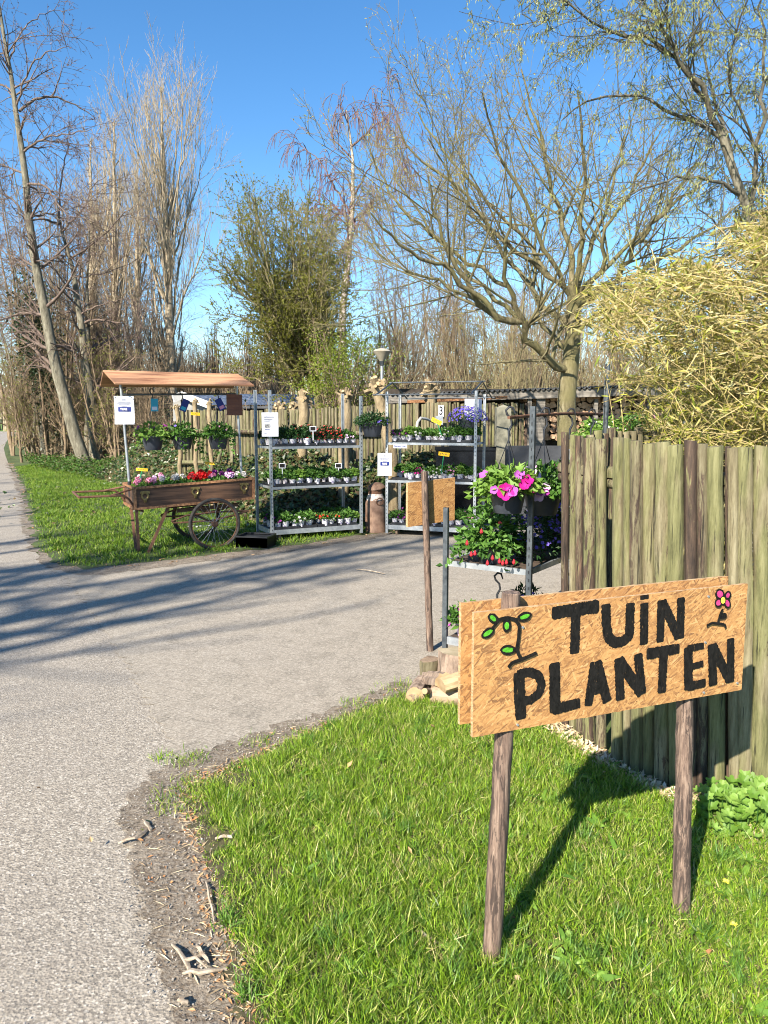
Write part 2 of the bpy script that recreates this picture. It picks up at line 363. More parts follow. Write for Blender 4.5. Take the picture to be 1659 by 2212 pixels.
t = NT('black_brush_paint'); v = t.co((1, 1, .5)); f = t.noise(v, 90, 5, .7, .5); c = t.ramp(f, [(.3, (.003,.003,.003)), (.6, (.014,.013,.012))]); c = t.mix(t.ramp(t.noise(t.co(rot=(0, .8, 0), scale=(3, 1, .35)), 120, 4, .7), [(.66, 0.0), (.72, .85)]), c, (.30,.17,.07)); t.col(c).rough(.7).bump(f, .7, .002); M_paint = t.m
M_paint.node_tree.nodes['Principled BSDF'].inputs['Specular IOR Level'].default_value = .15
M_pgreen = simple('green_paint', (.05,.28,.012), (.11,.42,.03), 60, .5, .4)
M_pmag = simple('magenta_paint', (.42,.03,.15), (.56,.06,.22), 60, .5, .3)
M_pyel = simple('yellow_paint', (.8,.72,.05), (.85,.8,.1), 60, .5, .3)
# ================================================================ GROUND
def sheet(name, poly, z, mat, kind='structure'):
    me = bpy.data.meshes.new(name); n = len(poly)
    from mathutils.geometry import tessellate_polygon
    pts = [Vector((float(p[0]), float(p[1]), 0)) for p in poly]; F = [tuple(reversed(f)) for f in tessellate_polygon([pts])]
    me.from_pydata([(p.x, p.y, z) for p in pts], [], F); me.materials.append(mat); me.update()
    import bmesh
    b = bmesh.new(); b.from_mesh(me); bmesh.ops.recalc_face_normals(b, faces=b.faces)
    if b.faces and sum(f.normal.z for f in b.faces) < 0: bmesh.ops.reverse_faces(b, faces=b.faces)
    b.to_mesh(me); b.free(); o = link(name, me); tag(o, kind=kind); return o
# materials
t = NT('grass_soil'); v = t.co(); f = t.noise(v, 1.2, 6, .65); c = t.ramp(f, [(.3, (.035,.055,.012)), (.5, (.06,.10,.018)), (.7, (.10,.15,.03))]); f2 = t.noise(v, 22, 4)
t.col(t.mix(t.ramp(f2, [(.4, 0.0), (.62, .55)]), c, (.07,.055,.03))).rough(.95).bump(f2, .5, .02); M_soilgrass = t.m
t = NT('asphalt'); v = t.co(); sp = t.noise(v, 120, 4, .7); sp3 = t.noise(v, 70, 3, .6); big = t.noise(v, .55, 6, .65); vo = t.vor(v, 120, 'Color'); sc = t.n('ShaderNodeSeparateColor'); t.l(vo, sc.inputs[0])
base = t.ramp(sp, [(.32, (.10,.085,.066)), (.45, (.26,.228,.18)), (.58, (.37,.325,.262)), (.7, (.52,.465,.385))])
stn = t.ramp(sc.outputs[0], [(0, (.09,.08,.066)), (.18, (.16,.138,.11)), (.5, (.32,.28,.225)), (.85, (.41,.365,.295)), (.95, (.60,.55,.47))]); c = t.mix(.62, base, stn)
c = t.mix(t.ramp(big, [(.35, 0.0), (.68, .5)]), c, (.23,.205,.175)); c = t.mix(t.ramp(sp3, [(.3, .45), (.4, 0.0)]), c, (.09,.083,.077))
t.col(c).rough(.88); t.bump(t.mix(.5, sp, t.vor(v, 105)), .8, .006); M_asph = t.m
t = NT('driveway_pavers'); v = t.co(rot=(0, 0, R(31))); br = t.n('ShaderNodeTexBrick'); t.l(t.n('ShaderNodeVectorMath').outputs[0], br.inputs[0]) if False else t.l(v, br.inputs[0])
for k, q in (('Scale', 1.0), ('Mortar Size', .0035), ('Mortar Smooth', .4), ('Brick Width', .22), ('Row Height', .11), ('Bias', 0.0)): br.inputs[k].default_value = q
br.inputs['Color1'].default_value = (.29,.255,.205,1); br.inputs['Color2'].default_value = (.34,.30,.243,1); br.inputs['Mortar'].default_value = (.18,.155,.12,1)
vv = t.co(); sp = t.noise(vv, 120, 4, .75); big = t.noise(vv, .9, 6, .65); c = t.mix(.5, br.outputs[0], t.ramp(sp, [(.34, (.12,.103,.08)), (.5, (.30,.263,.21)), (.66, (.50,.45,.37))]))
c = t.mix(t.ramp(big, [(.38, 0.0), (.62, .8)]), c, (.31,.27,.212)); ms = t.noise(vv, 5, 7, .78, .6); c = t.mix(t.ramp(ms, [(.50, 0.0), (.64, .7)]), c, (.15,.132,.10))
vo2 = t.vor(vv, 120, 'Color'); s2 = t.n('ShaderNodeSeparateColor'); t.l(vo2, s2.inputs[0]); c = t.mix(.38, c, t.ramp(s2.outputs[0], [(0, (.09,.075,.06)), (.18, (.16,.138,.11)), (.5, (.30,.265,.215)), (.85, (.40,.355,.29)), (.95, (.56,.51,.43))])); t.col(c).rough(.9); t.bump(t.mix(.5, sp, br.outputs[1]), .7, .006); M_drive = t.m
t = NT('verge_dirt'); v = t.co(); f = t.noise(v, 9, 7, .72); sp = t.noise(v, 70, 4, .7); c = t.ramp(f, [(.3, (.07,.05,.033)), (.5, (.15,.115,.08)), (.7, (.27,.225,.17))]); c = t.mix(t.ramp(sp, [(.42, .0), (.66, .5)]), c, (.42,.38,.31))
c = t.mix(t.ramp(t.noise(v, 30, 3), [(.3, .8), (.4, 0.0)]), c, (.04,.03,.02)); t.col(c).rough(.95).bump(t.mix(.5, f, sp), .9, .02); M_dirt = t.m
t = NT('ivy_bank_soil'); v = t.co(); t.col(t.ramp(t.noise(v, 5, 5), [(.3, (.03,.022,.012)), (.7, (.09,.065,.035))])).rough(.95); M_banks = t.m
t = NT('lawn_soil'); v = t.co(); f = t.noise(v, 14, 6, .7); c = t.ramp(f, [(.3, (.035,.03,.015)), (.5, (.075,.065,.03)), (.7, (.13,.12,.05))]); t.col(c).rough(.95).bump(f, .6, .02); M_lsoil = t.m

ground = sheet('ground', [(-900, -200), (900, -200), (900, 1500), (-900, 1500)], 0.0, M_soilgrass)
drive_far = [G(*p)[:2] for p in ((110, 1232), (134, 1233), (180, 1236), (250, 1231), (320, 1223), (400, 1212), (480, 1203), (560, 1195), (640, 1184), (700, 1176), (760, 1165), (800, 1158), (850, 1153))]
drive_near = [G(*p)[:2] for p in ((1080, 1500), (1000, 1492), (930, 1492), (860, 1502), (780, 1530), (700, 1566), (620, 1600), (560, 1622), (480, 1655), (400, 1690), (350, 1730))]
drive = list(drive_far)+[np.array(p) for p in ((1.3, 11.2), (2.3, 13.2), (9, 13.5), (9, 5.6), (1.6, 5.2), (1.05, 4.5))]+list(drive_near)+jagline([G(*p)[:2] for p in ((380, 1640), (330, 1540), (262, 1420), (190, 1310), (140, 1250))], .05, .02, 4)
path_r = [G(*p)[:2] for p in ((134, 1233), (100, 1212), (69, 1187), (60, 1140), (54, 1095), (40, 1041), (22, 1012), (12, 985), (8, 968), (16, 950), (36, 934))]
path = [np.array(p) for p in ((-4.5, -8), (1.2, -8), (0.4, -3), (.12, 0.4))]+[G(*p)[:2] for p in ((440, 2330), (420, 2212), (385, 2100), (350, 2000), (325, 1900), (318, 1800), (350, 1700), (380, 1640))]+[G(*p)[:2] for p in ((420, 1600), (350, 1500), (280, 1400), (210, 1300), (160, 1240))]+path_r[0:]+[np.array((-48, 100)), np.array((-60, 98))]+[np.array(p) for p in ((-42, 62), (-27.5, 41), (-20.5, 30), (-14.6, 20), (-10.0, 13), (-7.2, 8), (-5.6, 4), (-4.8, 0))]
path_o = sheet('path', path, .004, M_asph)
drive_o = sheet('driveway', drive, .008, M_drive)
dirt = [G(*p)[:2] for p in ((520, 2400), (400, 2330), (375, 2212), (352, 2120), (322, 2000), (290, 1900), (272, 1840), (262, 1780), (280, 1720), (340, 1665), (420, 1630), (520, 1600), (600, 1570), (690, 1545), (770, 1510), (860, 1480), (960, 1470), (1100, 1500), (1150, 1560), (900, 1700), (700, 1800), (640, 2000), (700, 2212), (740, 2400))]
dirt_o = sheet('dirt', jag(dirt, .03, .018, 3), .012, M_dirt)
lawn = [G(*p)[:2] for p in ((570, 2400), (545, 2300), (530, 2212), (490, 2100), (475, 2000), (452, 1900), (430, 1830), (408, 1770), (390, 1715), (440, 1690), (500, 1655), (560, 1635), (620, 1605), (700, 1568), (780, 1532), (860, 1503), (930, 1500), (1000, 1505), (1060, 1540), (1160, 1570), (1256, 1597), (1367, 1670), (1463, 1712), (1569, 1735), (1750, 1745))]+[np.array((3.2, 3.0)), np.array((3.2, .6)), np.array((.9, .6))]
lawn_o = sheet('lawn', jag(lawn, .03, .02, 5), .016, M_lsoil)
verge = [G(*p)[:2] for p in ((136, 1226), (180, 1230), (250, 1225), (320, 1217), (400, 1207), (480, 1198), (560, 1189), (640, 1178), (700, 1170), (760, 1160), (800, 1153), (850, 1147))]+[np.array((1.1, 11.0)), np.array((1.5, 13)), np.array((-1, 15)), np.array((-4, 19)), np.array((-7, 27)), np.array((-18, 45)), np.array((-40, 88))]+[G(*p)[:2] for p in ((44, 936), (22, 950), (16, 968), (21, 985), (30, 1012), (49, 1041), (62, 1095), (70, 1140), (80, 1184), (108, 1208))]
verge_o = sheet('grass_verge', jag(verge, .06, .022, 6), .012, M_soilgrass)
dirt_far = [G(*p)[:2] for p in ((95, 1215), (136, 1240), (200, 1246), (300, 1234), (420, 1217), (560, 1200), (700, 1182), (850, 1157), (850, 1150), (560, 1180), (250, 1215), (140, 1215), (80, 1130), (50, 1041), (30, 1000), (16, 1000), (34, 1045), (48, 1098), (58, 1150), (66, 1190))]
dirt_f = sheet('dirt_edge', jag(dirt_far, .05, .022, 8), .010, M_dirt); dirt_f.name = 'dirt'

# ---------------------------------------------------------------- grass
def grass(name, poly, n, hmin, hmax, w, cols, bbox=None, seed=1, edge=.12, cut=None, lean=.45, tuft=.02, z=.012):
    r = np.random.default_rng(seed); P2 = np.array([p[:2] for p in poly]); lo, hi = P2.min(0), P2.max(0)
    if bbox: lo = np.maximum(lo, bbox[:2]); hi = np.minimum(hi, bbox[2:])
    pts = r.uniform(lo, hi, (n, 2)); nt = n//36; tc = r.uniform(lo, hi, (nt, 2)); ts = r.uniform(.6, 1.5, nt); ti = r.integers(0, nt, n); off = r.normal(0, tuft, (n, 2)); isT = r.uniform(size=n) < .62; pts = np.where(isT[:, None], tc[ti]+off*ts[ti][:, None], pts); offn = np.where(isT[:, None], off/tuft, 0); hs_ = np.where(isT, r.uniform(.7, 1.45, nt)[ti], .8)
    k_ = inpoly(pts, poly); pts, offn, hs_ = pts[k_], offn[k_], hs_[k_]; d = polydist(pts, poly)
    keep = r.uniform(size=len(pts)) < np.clip(d/edge, .12, 1)
    # patchy density / height from a sum of sines
    ph = .5*np.sin(pts[:, 0]*2.3+pts[:, 1]*1.1)+np.sin(pts[:, 0]*7.1+2*np.sin(pts[:, 1]*3.3))*np.sin(pts[:, 1]*6.3+1.7*np.sin(pts[:, 0]*4.1))+.6*np.sin(pts[:, 0]*17+pts[:, 1]*13)
    if cut is not None: keep &= cut(pts, r)
    pts, ph, d, offn, hs_ = pts[keep], ph[keep], d[keep], offn[keep], hs_[keep]; N = len(pts)
    h = r.uniform(hmin, hmax, N)*hs_*(1+.22*ph)*np.clip(.45+d/(edge*2.5), .45, 1); az = r.uniform(0, 2*np.pi, N); ln = np.abs(r.normal(0, lean, N))+.08+.18*(ph > .8)
    D = np.stack([np.cos(az)*ln+offn[:, 0]*.35, np.sin(az)*ln+offn[:, 1]*.35, np.ones(N)], 1); P = np.column_stack([pts, np.full(N, z)])
    V, F = leaves(P, D, h*1.1, w*r.uniform(.6, 1.3, N), rs=r, kind='blade', droop=.35)
    o = tris(name, V, F, cols); tag(o, kind='stuff'); return o
M_grass = leafmat('lawn_grass_blade', [(.035,.08,.008), (.095,.20,.014), (.18,.32,.02), (.27,.41,.03), (.13,.26,.016), (.38,.44,.09), (.05,.13,.014), (.29,.43,.025), (.56,.48,.22)], .27, .4)
M_grassd = leafmat('verge_grass_blade', [(.045,.105,.010), (.095,.19,.015), (.15,.26,.022), (.19,.29,.026), (.14,.24,.018), (.34,.38,.09)], .27, .5)
bare = [(G(420, 1760)[:2], .13), (G(520, 1690)[:2], .12), (G(470, 1820)[:2], .10), (G(600, 1900)[:2], .05), (G(500, 2080)[:2], .09), (G(640, 1660)[:2], .07)]
def tuftify(pts, r, ppt=14, s=.018):
    return pts
def cutn(p, r):
    k = np.ones(len(p), bool)
    for c, rad in bare: dd = np.linalg.norm(p-c, axis=1); k &= r.uniform(size=len(p)) < np.clip((dd/rad)**2, .1, 1)
    return k
lg = grass('lawn_grass', lawn, 400000, .020, .060, .0033, M_grass, bbox=(-1.3, .9, 2.9, 5.0), seed=2, edge=.10, cut=cutn, lean=.55); tag(lg, 'bright green grass of the near lawn around the painted sign', 'grass')
M_dryg = leafmat('dry_grass_blade', [(.42,.34,.16), (.55,.46,.25), (.35,.38,.12)], .2, .7)
lg2 = grass('dry_grass', lawn, 26000, .02, .05, .003, M_dryg, bbox=(-1.3, .9, 2.9, 5.0), seed=12, edge=.04, lean=1.6); tag(lg2, 'pale dead blades scattered through the near lawn', 'grass')
vg = grass('verge_grass', verge, 300000, .03, .075, .010, M_grassd, bbox=(-12, 8, 2.0, 28), seed=3, edge=.15, tuft=.05); tag(vg, 'green grass of the verge under and left of the flower cart', 'grass')
fieldp = [np.array(p) for p in ((-70, 98), (-30, 98), (-30, 260), (-200, 260), (-200, 98))]
sheet('field', fieldp, .012, simple('far_field_grass', (.12,.24,.03), (.2,.34,.05), .6, .9, 0))
# tufts along the driveway joint and odd weeds on the dirt
r_ = np.random.default_rng(77); tp = []
for px, py, s, k in ((410, 1645, .05, 160), (345, 1640, .02, 30), (560, 1610, .05, 120), (375, 1745, .06, 160), (430, 1720, .06, 180), (880, 1492, .08, 240), (760, 1525, .05, 100), (470, 1760, .07, 220), (405, 1700, .05, 120), (1000, 1515, .06, 200), (660, 1590, .04, 100)):
    g = G(px, py); tp.append(g+np.column_stack([r_.normal(0, s, (k, 2)), np.zeros(k)]))
tp = np.concatenate(tp); D = np.column_stack([r_.normal(0, .5, (len(tp), 2)), np.ones(len(tp))]); V, F = leaves(tp, D, r_.uniform(.02, .06, len(tp)), .0035, r_, 'blade', .3)
tag(tris('grass_tufts', V, F, M_grass), 'small grass tufts along the edge of the dirt strip', 'grass', kind='stuff')

# ---------------------------------------------------------------- litter
M_chip = leafmat('orange_bark_chip', [(.30,.13,.05), (.45,.22,.09), (.52,.36,.2), (.16,.09,.05), (.36,.24,.14)], .02, .85)
M_straw = leafmat('dry_straw', [(.5,.4,.24), (.62,.53,.36), (.36,.27,.16)], .05, .8)
def litter(name, label, pts, mat, lm, wm, seed, z=.016, tilt=.25):
    r = np.random.default_rng(seed); N = len(pts); az = r.uniform(0, 6.283, N); D = np.column_stack([np.cos(az), np.sin(az), np.abs(r.normal(0, tilt, N))])
    V, F = leaves(np.column_stack([pts, np.full(N, z)]), D, r.uniform(.4, 1.4, N)*lm, r.uniform(.5, 1.3, N)*wm, r, 'dia', .05, nrmv=np.tile([0, 0, 1.], (N, 1)))
    return tag(tris(name, V, F, mat), label, 'litter', kind='stuff')
def inpx(poly, n, seed):
    r = np.random.default_rng(seed); P = [G(*p)[:2] for p in poly]; A = np.array(P); q = r.uniform(A.min(0), A.max(0), (n, 2)); return q[inpoly(q, P)]
strip = ((540, 2330), (370, 2212), (340, 2110), (330, 2000), (300, 1900), (300, 1800), (330, 1720), (400, 1660), (500, 1622), (620, 1580), (760, 1525), (870, 1490), (870, 1512), (640, 1612), (500, 1680), (440, 1700), (420, 1790), (470, 1880), (500, 2010), (530, 2100), (570, 2212), (600, 2330))
edge_n = ((560, 2330), (480, 2212), (450, 2100), (430, 1990), (420, 1900), (400, 1820), (380, 1740), (400, 1690), (520, 1640), (620, 1600), (700, 1560), (715, 1566), (620, 1618), (520, 1668), (440, 1705), (425, 1800), (470, 1900), (500, 2010), (530, 2100), (570, 2212), (600, 2330))
litter('bark_chips', 'orange bark chips and husks along the edge of the near lawn', np.concatenate([inpx(strip, 900, 4), inpx(edge_n, 4200, 5)]), M_chip, .022, .008, 1)
litter('straw_bits', 'straw and dead stalks on the dirt strip beside the lawn', np.concatenate([inpx(strip, 500, 6), inpx(edge_n, 1800, 7)]), M_straw, .05, .004, 2, tilt=.12)
M_gravel = leafmat('grit', [(.1,.09,.08), (.3,.27,.23), (.5,.46,.4)], .0, .9)
litter('grit', 'dark grit and crumbs of soil scattered on the dirt strip', inpx(((560, 2330), (330, 2212), (300, 2110), (250, 1900), (250, 1780), (330, 1660), (620, 1570), (870, 1485), (870, 1512), (620, 1618), (440, 1705), (470, 1900), (570, 2212)), 9000, 8), M_gravel, .008, .006, 3, tilt=.6)
litter('bark_chips', 'red brown leaf litter along the edge of the far verge', np.concatenate([inpx(((60, 1190), (134, 1238), (250, 1236), (420, 1216), (640, 1190), (850, 1158), (850, 1148), (560, 1182), (250, 1215), (150, 1215), (80, 1130), (50, 1041), (30, 1000), (16, 1000), (34, 1045), (54, 1120)), 9000, 9)]), M_chip, .045, .02, 4)
chipz = ((1165, 1568), (1230, 1580), (1275, 1615), (1330, 1650), (1385, 1682), (1463, 1722), (1569, 1745), (1700, 1760), (1700, 1880), (1560, 1790), (1440, 1740), (1350, 1700), (1270, 1650), (1200, 1600))
litter('wood_chips', 'pale wood chips piled along the foot of the palisade fence', inpx(chipz, 9000, 10), leafmat('pale_wood_chip', [(.55,.40,.24), (.68,.54,.36), (.42,.29,.17), (.72,.6,.45)], .02, .85), .035, .016, 5, z=.022, tilt=.5)
litter('fallen_leaves', 'brown fallen leaves scattered over the near lawn', np.array([G(*p)[:2] for p in ((985, 1712), (890, 1870), (1120, 2150), (940, 1590), (1300, 1690), (700, 2060), (90, 1725), (198, 1845), (1530, 2080), (750, 1680), (1250, 1640), (1100, 2010))]), M_chip, .032, .016, 6, z=.045, tilt=.6)
M_twig = simple('grey_dead_twig', (.22,.17,.12), (.45,.38,.29), 30, .9, .5)
STK = [((372, 2040), (400, 2075), (412, 2110), 'forked grey'), ((395, 2102), (430, 2100), (490, 2092), 'thick pale'), ((425, 2045), (438, 2062), (452, 2082), 'short pale'), ((445, 1905), (452, 1940), (462, 1990), 'long bent'), ((465, 1812), (500, 1808), (514, 1790), 'curved pale'), ((255, 1822), (290, 1810), (318, 1792), 'thin dark'), ((308, 1770), (315, 1780), (324, 1795), 'small dark'), ((385, 2160), (395, 2166), (408, 2168), 'stubby pale'), ((1060, 2090), (1072, 2082), (1085, 2075), 'small yellowish'), ((900, 2010), (925, 2025), (950, 2040), 'long straw coloured'), ((770, 1230), (800, 1233), (832, 1240), 'single pale')]
for i, (a, b, c, d) in enumerate(STK):
    m = MB(); A, B, C = G(*a, .022), G(*b, .032), G(*c, .02); r0 = .006 if 'th' in d or 'fork' in d or 'pale' in d else .004
    m.tube([A, (A+B)/2+[0, .004, .004], B, (B+C)/2+[.003, 0, .002], C], [r0*.7, r0, r0*1.1, r0, r0*.6], 7, jit=.15)
    if 'fork' in d: m.tube([B, B+[.03, .0, .01], B+[.07, -.03, 0]], [r0, r0*.7, r0*.4], 6, jit=.1)
    wh = ('on the dirt strip near the bottom', 'at the foot of the lawn edge', 'beside the forked stick', 'along the lawn edge', 'lying at the lawn tip', 'on the asphalt edge', 'on the dirt next to the path', 'lowest on the dirt strip', 'in the grass between the sign posts', 'in the grass left of the sign', 'on the driveway below the cart')[i]
    tag(m.build('dead_stick', M_twig, smooth=True), f'{d} dead stick {wh}', 'stick', 'dead sticks lying about')

r = np.random.default_rng(90); P, D, L, W = [], [], [], []
for k in range(120):
    g = G(r.uniform(480, 1650), r.uniform(1560, 2212)); 
    if not inpoly(np.array([g[:2]]), lawn)[0]: continue
    n = 60; a = r.uniform(0, 6.28, n); e = np.abs(r.normal(.35, .25, n)); P.append(g+np.column_stack([r.normal(0, .014, (n, 2)), np.zeros(n)])); D.append(np.column_stack([np.cos(a)*e, np.sin(a)*e, np.ones(n)])); h = r.uniform(.045, .095); L.append(h*r.uniform(.6, 1.1, n)); W.append(np.full(n, .0042))
V, F = leaves(np.concatenate(P), np.concatenate(D), np.concatenate(L), np.concatenate(W), r, 'blade', .5)
tag(tris('grass_tufts', V, F, leafmat('coarse_tuft_blade', [(.04,.10,.012), (.09,.19,.02), (.16,.29,.04), (.10,.22,.05)], .25, .4)), 'taller dark tufts of coarse grass in the near lawn', 'grass', kind='stuff')
P, D, L, W = [], [], [], []
for k in range(60):
    g = G(r.uniform(520, 1650), r.uniform(1570, 2212)); g[2] = .022
    if not inpoly(np.array([g[:2]]), lawn)[0]: continue
    n = 9; a = np.arange(n)*.7+r.uniform(0, 6); P.append(np.tile(g, (n, 1))); D.append(np.column_stack([np.cos(a), np.sin(a), r.uniform(.15, .9, n)])); L.append(r.uniform(.035, .075, n)); W.append(r.uniform(.012, .022, n))
V, F = leaves(np.concatenate(P), np.concatenate(D), np.concatenate(L), np.concatenate(W), r, 'lance', .4, nrmv=np.tile([0, 0, 1.], (sum(len(q) for q in P), 1)))
tag(tris('lawn_weeds', V, F, leafmat('weed_leaf', [(.07,.16,.02), (.13,.25,.03), (.20,.33,.05)], .2, .45)), 'broad leaved weed rosettes among the lawn grass', 'weeds', kind='stuff')
litter('loose_stones', 'small loose stones and grit lying on the asphalt path', inpx(((0, 1500), (330, 1560), (330, 1700), (250, 1850), (320, 2100), (370, 2300), (-60, 2300), (-60, 1500)), 1500, 55), leafmat('loose_stone', [(.08,.07,.06), (.35,.31,.26), (.6,.56,.5)], 0, .9), .007, .006, 33, z=.006, tilt=.5)
# ================================================================ BACKGROUND VEGETATION
M_barkg = barkmat('grey_green_bark', (.045,.04,.026), (.15,.135,.095), (.30,.28,.21), 7)
M_barkb = barkmat('brown_twig_bark', (.07,.048,.028), (.20,.145,.088), (.36,.275,.175), 9)
M_barkp = barkmat('pale_poplar_bark', (.13,.10,.06), (.33,.27,.18), (.50,.43,.32), 8)
M_birch = barkmat('white_birch_bark', (.08,.06,.05), (.40,.34,.27), (.62,.56,.47), 5, (1, 1, 1.6))
M_oliveb = barkmat('olive_brush_bark', (.06,.05,.024), (.18,.155,.075), (.32,.28,.15), 9)
M_birtw = barkmat('purple_birch_twig', (.08,.045,.04), (.17,.10,.085), (.28,.18,.15), 9)
M_moss = barkmat('mossy_bark', (.03,.025,.012), (.14,.118,.058), (.30,.265,.16), 11, moss=(.15,.135,.055))
M_barkdk = barkmat('dark_grey_bark', (.03,.028,.02), (.10,.092,.065), (.22,.20,.15), 9)
M_alder = barkmat('alder_twig_bark', (.05,.034,.026), (.14,.10,.08), (.26,.20,.16), 9)
def build_tree(th, trunk_b, crown_b, mt, mc, fol=None, fmat=None, fname='foliage', k=0):
    trunk_b, crown_b = list(trunk_b)+list(crown_b[:k]), crown_b[k:]
    V, F = btubes(trunk_b); tris('trunk', V, F, mt, th, smooth=True); V, F = btubes(crown_b); tris('crown', V, F, mc, th, smooth=True)
    if fol is not None: tris(fname, fol[0], fol[1], fmat, th)
    return th
def tips(P, per, r, f0=.3):
    K, n, _ = P.shape; N = K*per; i = np.repeat(np.arange(K), per); t = r.uniform(f0, 1, N)*(n-1); j = np.minimum(t.astype(int), n-2); f = (t-j)[:, None]
    return P[i, j]*(1-f)+P[i, j+1]*f, nrm(P[i, j+1]-P[i, j])

# ---- the big spreading tree
def big_tree():
    Y = 12.3; o = at(1229, 933, Y); o[2] = 0; r = np.random.default_rng(21)
    def W(pts, dy=0, d1=None):
        n = len(pts); d1 = dy if d1 is None else d1; return [at(x, y, Y+dy+(d1-dy)*k/(n-1)) for k, (x, y) in enumerate(pts)]
    base = W([(1226, 1000), (1225, 933), (1222, 860), (1233, 790), (1236, 740), (1240, 684), (1242, 640)]); base = [np.array([base[0][0], Y, 0.0])]+base
    tr = limbs([(base, .185, .11)], 14); tr[1][0][:3] *= 1.15
    L = []
    spec = [([(1230, 800), (1200, 785), (1165, 760), (1146, 735), (1123, 684), (1106, 638), (1092, 590), (1089, 547), (1095, 480), (1108, 400)], .08, 0, -1.5),
            ([(1130, 694), (1095, 697), (1062, 680), (1044, 655), (1009, 604), (975, 559), (955, 500), (941, 456), (925, 380)], .065, -.6, -1.6),
            ([(1075, 690), (1020, 620), (960, 575), (900, 560), (850, 520), (810, 460)], .05, -1, -2.2),
            ([(1236, 700), (1200, 690), (1150, 620), (1100, 560), (1050, 500), (1000, 440), (960, 370), (930, 300)], .055, 0, 1.2),
            ([(1238, 640), (1190, 600), (1130, 560), (1060, 490), (980, 400), (900, 340), (860, 270)], .05, .2, -.5),
            ([(1240, 650), (1200, 580), (1150, 480), (1100, 380), (1060, 290), (1040, 200)], .05, .2, -1.2),
            ([(1240, 640), (1232, 560), (1210, 460), (1180, 350), (1150, 250), (1130, 160)], .06, 0, .5),
            ([(1242, 640), (1248, 560), (1258, 470), (1262, 380), (1255, 280), (1250, 200)], .055, 0, -1),
            ([(1244, 650), (1262, 570), (1300, 480), (1330, 380), (1350, 290)], .05, 0, .9),
            ([(1244, 655), (1290, 600), (1311, 575), (1300, 520), (1330, 450), (1390, 360), (1420, 290)], .05, 0, -.8),
            ([(1244, 660), (1300, 625), (1386, 590), (1454, 547), (1520, 505), (1600, 440)], .06, -.1, .6),
            ([(1246, 665), (1320, 620), (1400, 610), (1480, 600), (1560, 560), (1660, 500)], .06, .2, -1),
            ([(1330, 612), (1350, 560), (1400, 500), (1460, 420), (1500, 350)], .05, -.3, -1.2),
            ([(1236, 760), (1190, 730), (1160, 680), (1150, 610), (1165, 540), (1180, 450)], .05, .5, 1.5),
            ([(1120, 690), (1060, 640), (990, 560), (930, 500), (880, 420), (850, 360)], .045, -.2, .8),
            ([(1235, 745), (1260, 700), (1300, 670), (1350, 655), (1420, 640)], .045, -.4, -1.2),
            ([(1060, 660), (1000, 640), (930, 600), (850, 570), (780, 520)], .035, -.8, .4), ([(1300, 625), (1380, 640), (1460, 620), (1540, 580), (1620, 560)], .04, -.3, .9), ([(1244, 640), (1330, 560), (1420, 470), (1500, 400), (1560, 350)], .05, .1, 1.0), ([(1190, 600), (1120, 500), (1020, 400), (940, 310), (900, 240)], .04, .1, .8),
            ([(1100, 620), (1040, 590), (960, 530), (880, 470), (830, 400), (800, 330)], .045, .2, .9)]
    for pts, r0, d0, d1 in spec: L.append((W(pts, d0, d1), r0, .012))
    l0 = limbs([(a, b_*.85, c) for a, b_, c in L], 14, .03)
    l1 = spawn(*l0, 2.7, 2.5, 42, 14, .035, .08, 7, .12, .97, .5, .25, .006, .45, r)
    l2 = spawn(*l1, 4.0, 1.05, 42, 15, .05, .12, 5, .10, 1, .55, .3, .004, .45, r)
    l2b = spawn(*l0, 2.0, 1.0, 50, 14, .15, .12, 5, .3, 1, .3, .3, .004, .3, r)
    l3 = spawn(*[np.concatenate(q) for q in zip(l2, l2b)], 8.5, .38, 42, 16, .06, .12, 3, .15, 1, .7, .5, .0034, .3, r)
    th = thing('spreading_tree', 'large mossy spreading tree with bare upswept limbs in front of the woodshed', 'tree', (0, 0, 0))
    q = (l3[0], l3[1]); p, d = tips(q[0], 2, r, .3); V, F = leaves(p, d+r.normal(0, .6, p.shape), r.uniform(.02, .045, len(p)), .016, r)
    build_tree(th, [tr], [l0, l1, l2, l2b, l3], M_moss, M_oliveb, (V, F), leafmat('tree_buds', [(.30,.19,.10), (.42,.36,.12), (.36,.38,.09), (.44,.42,.15)], .3), 'buds', 2)
    return th
big_tree()

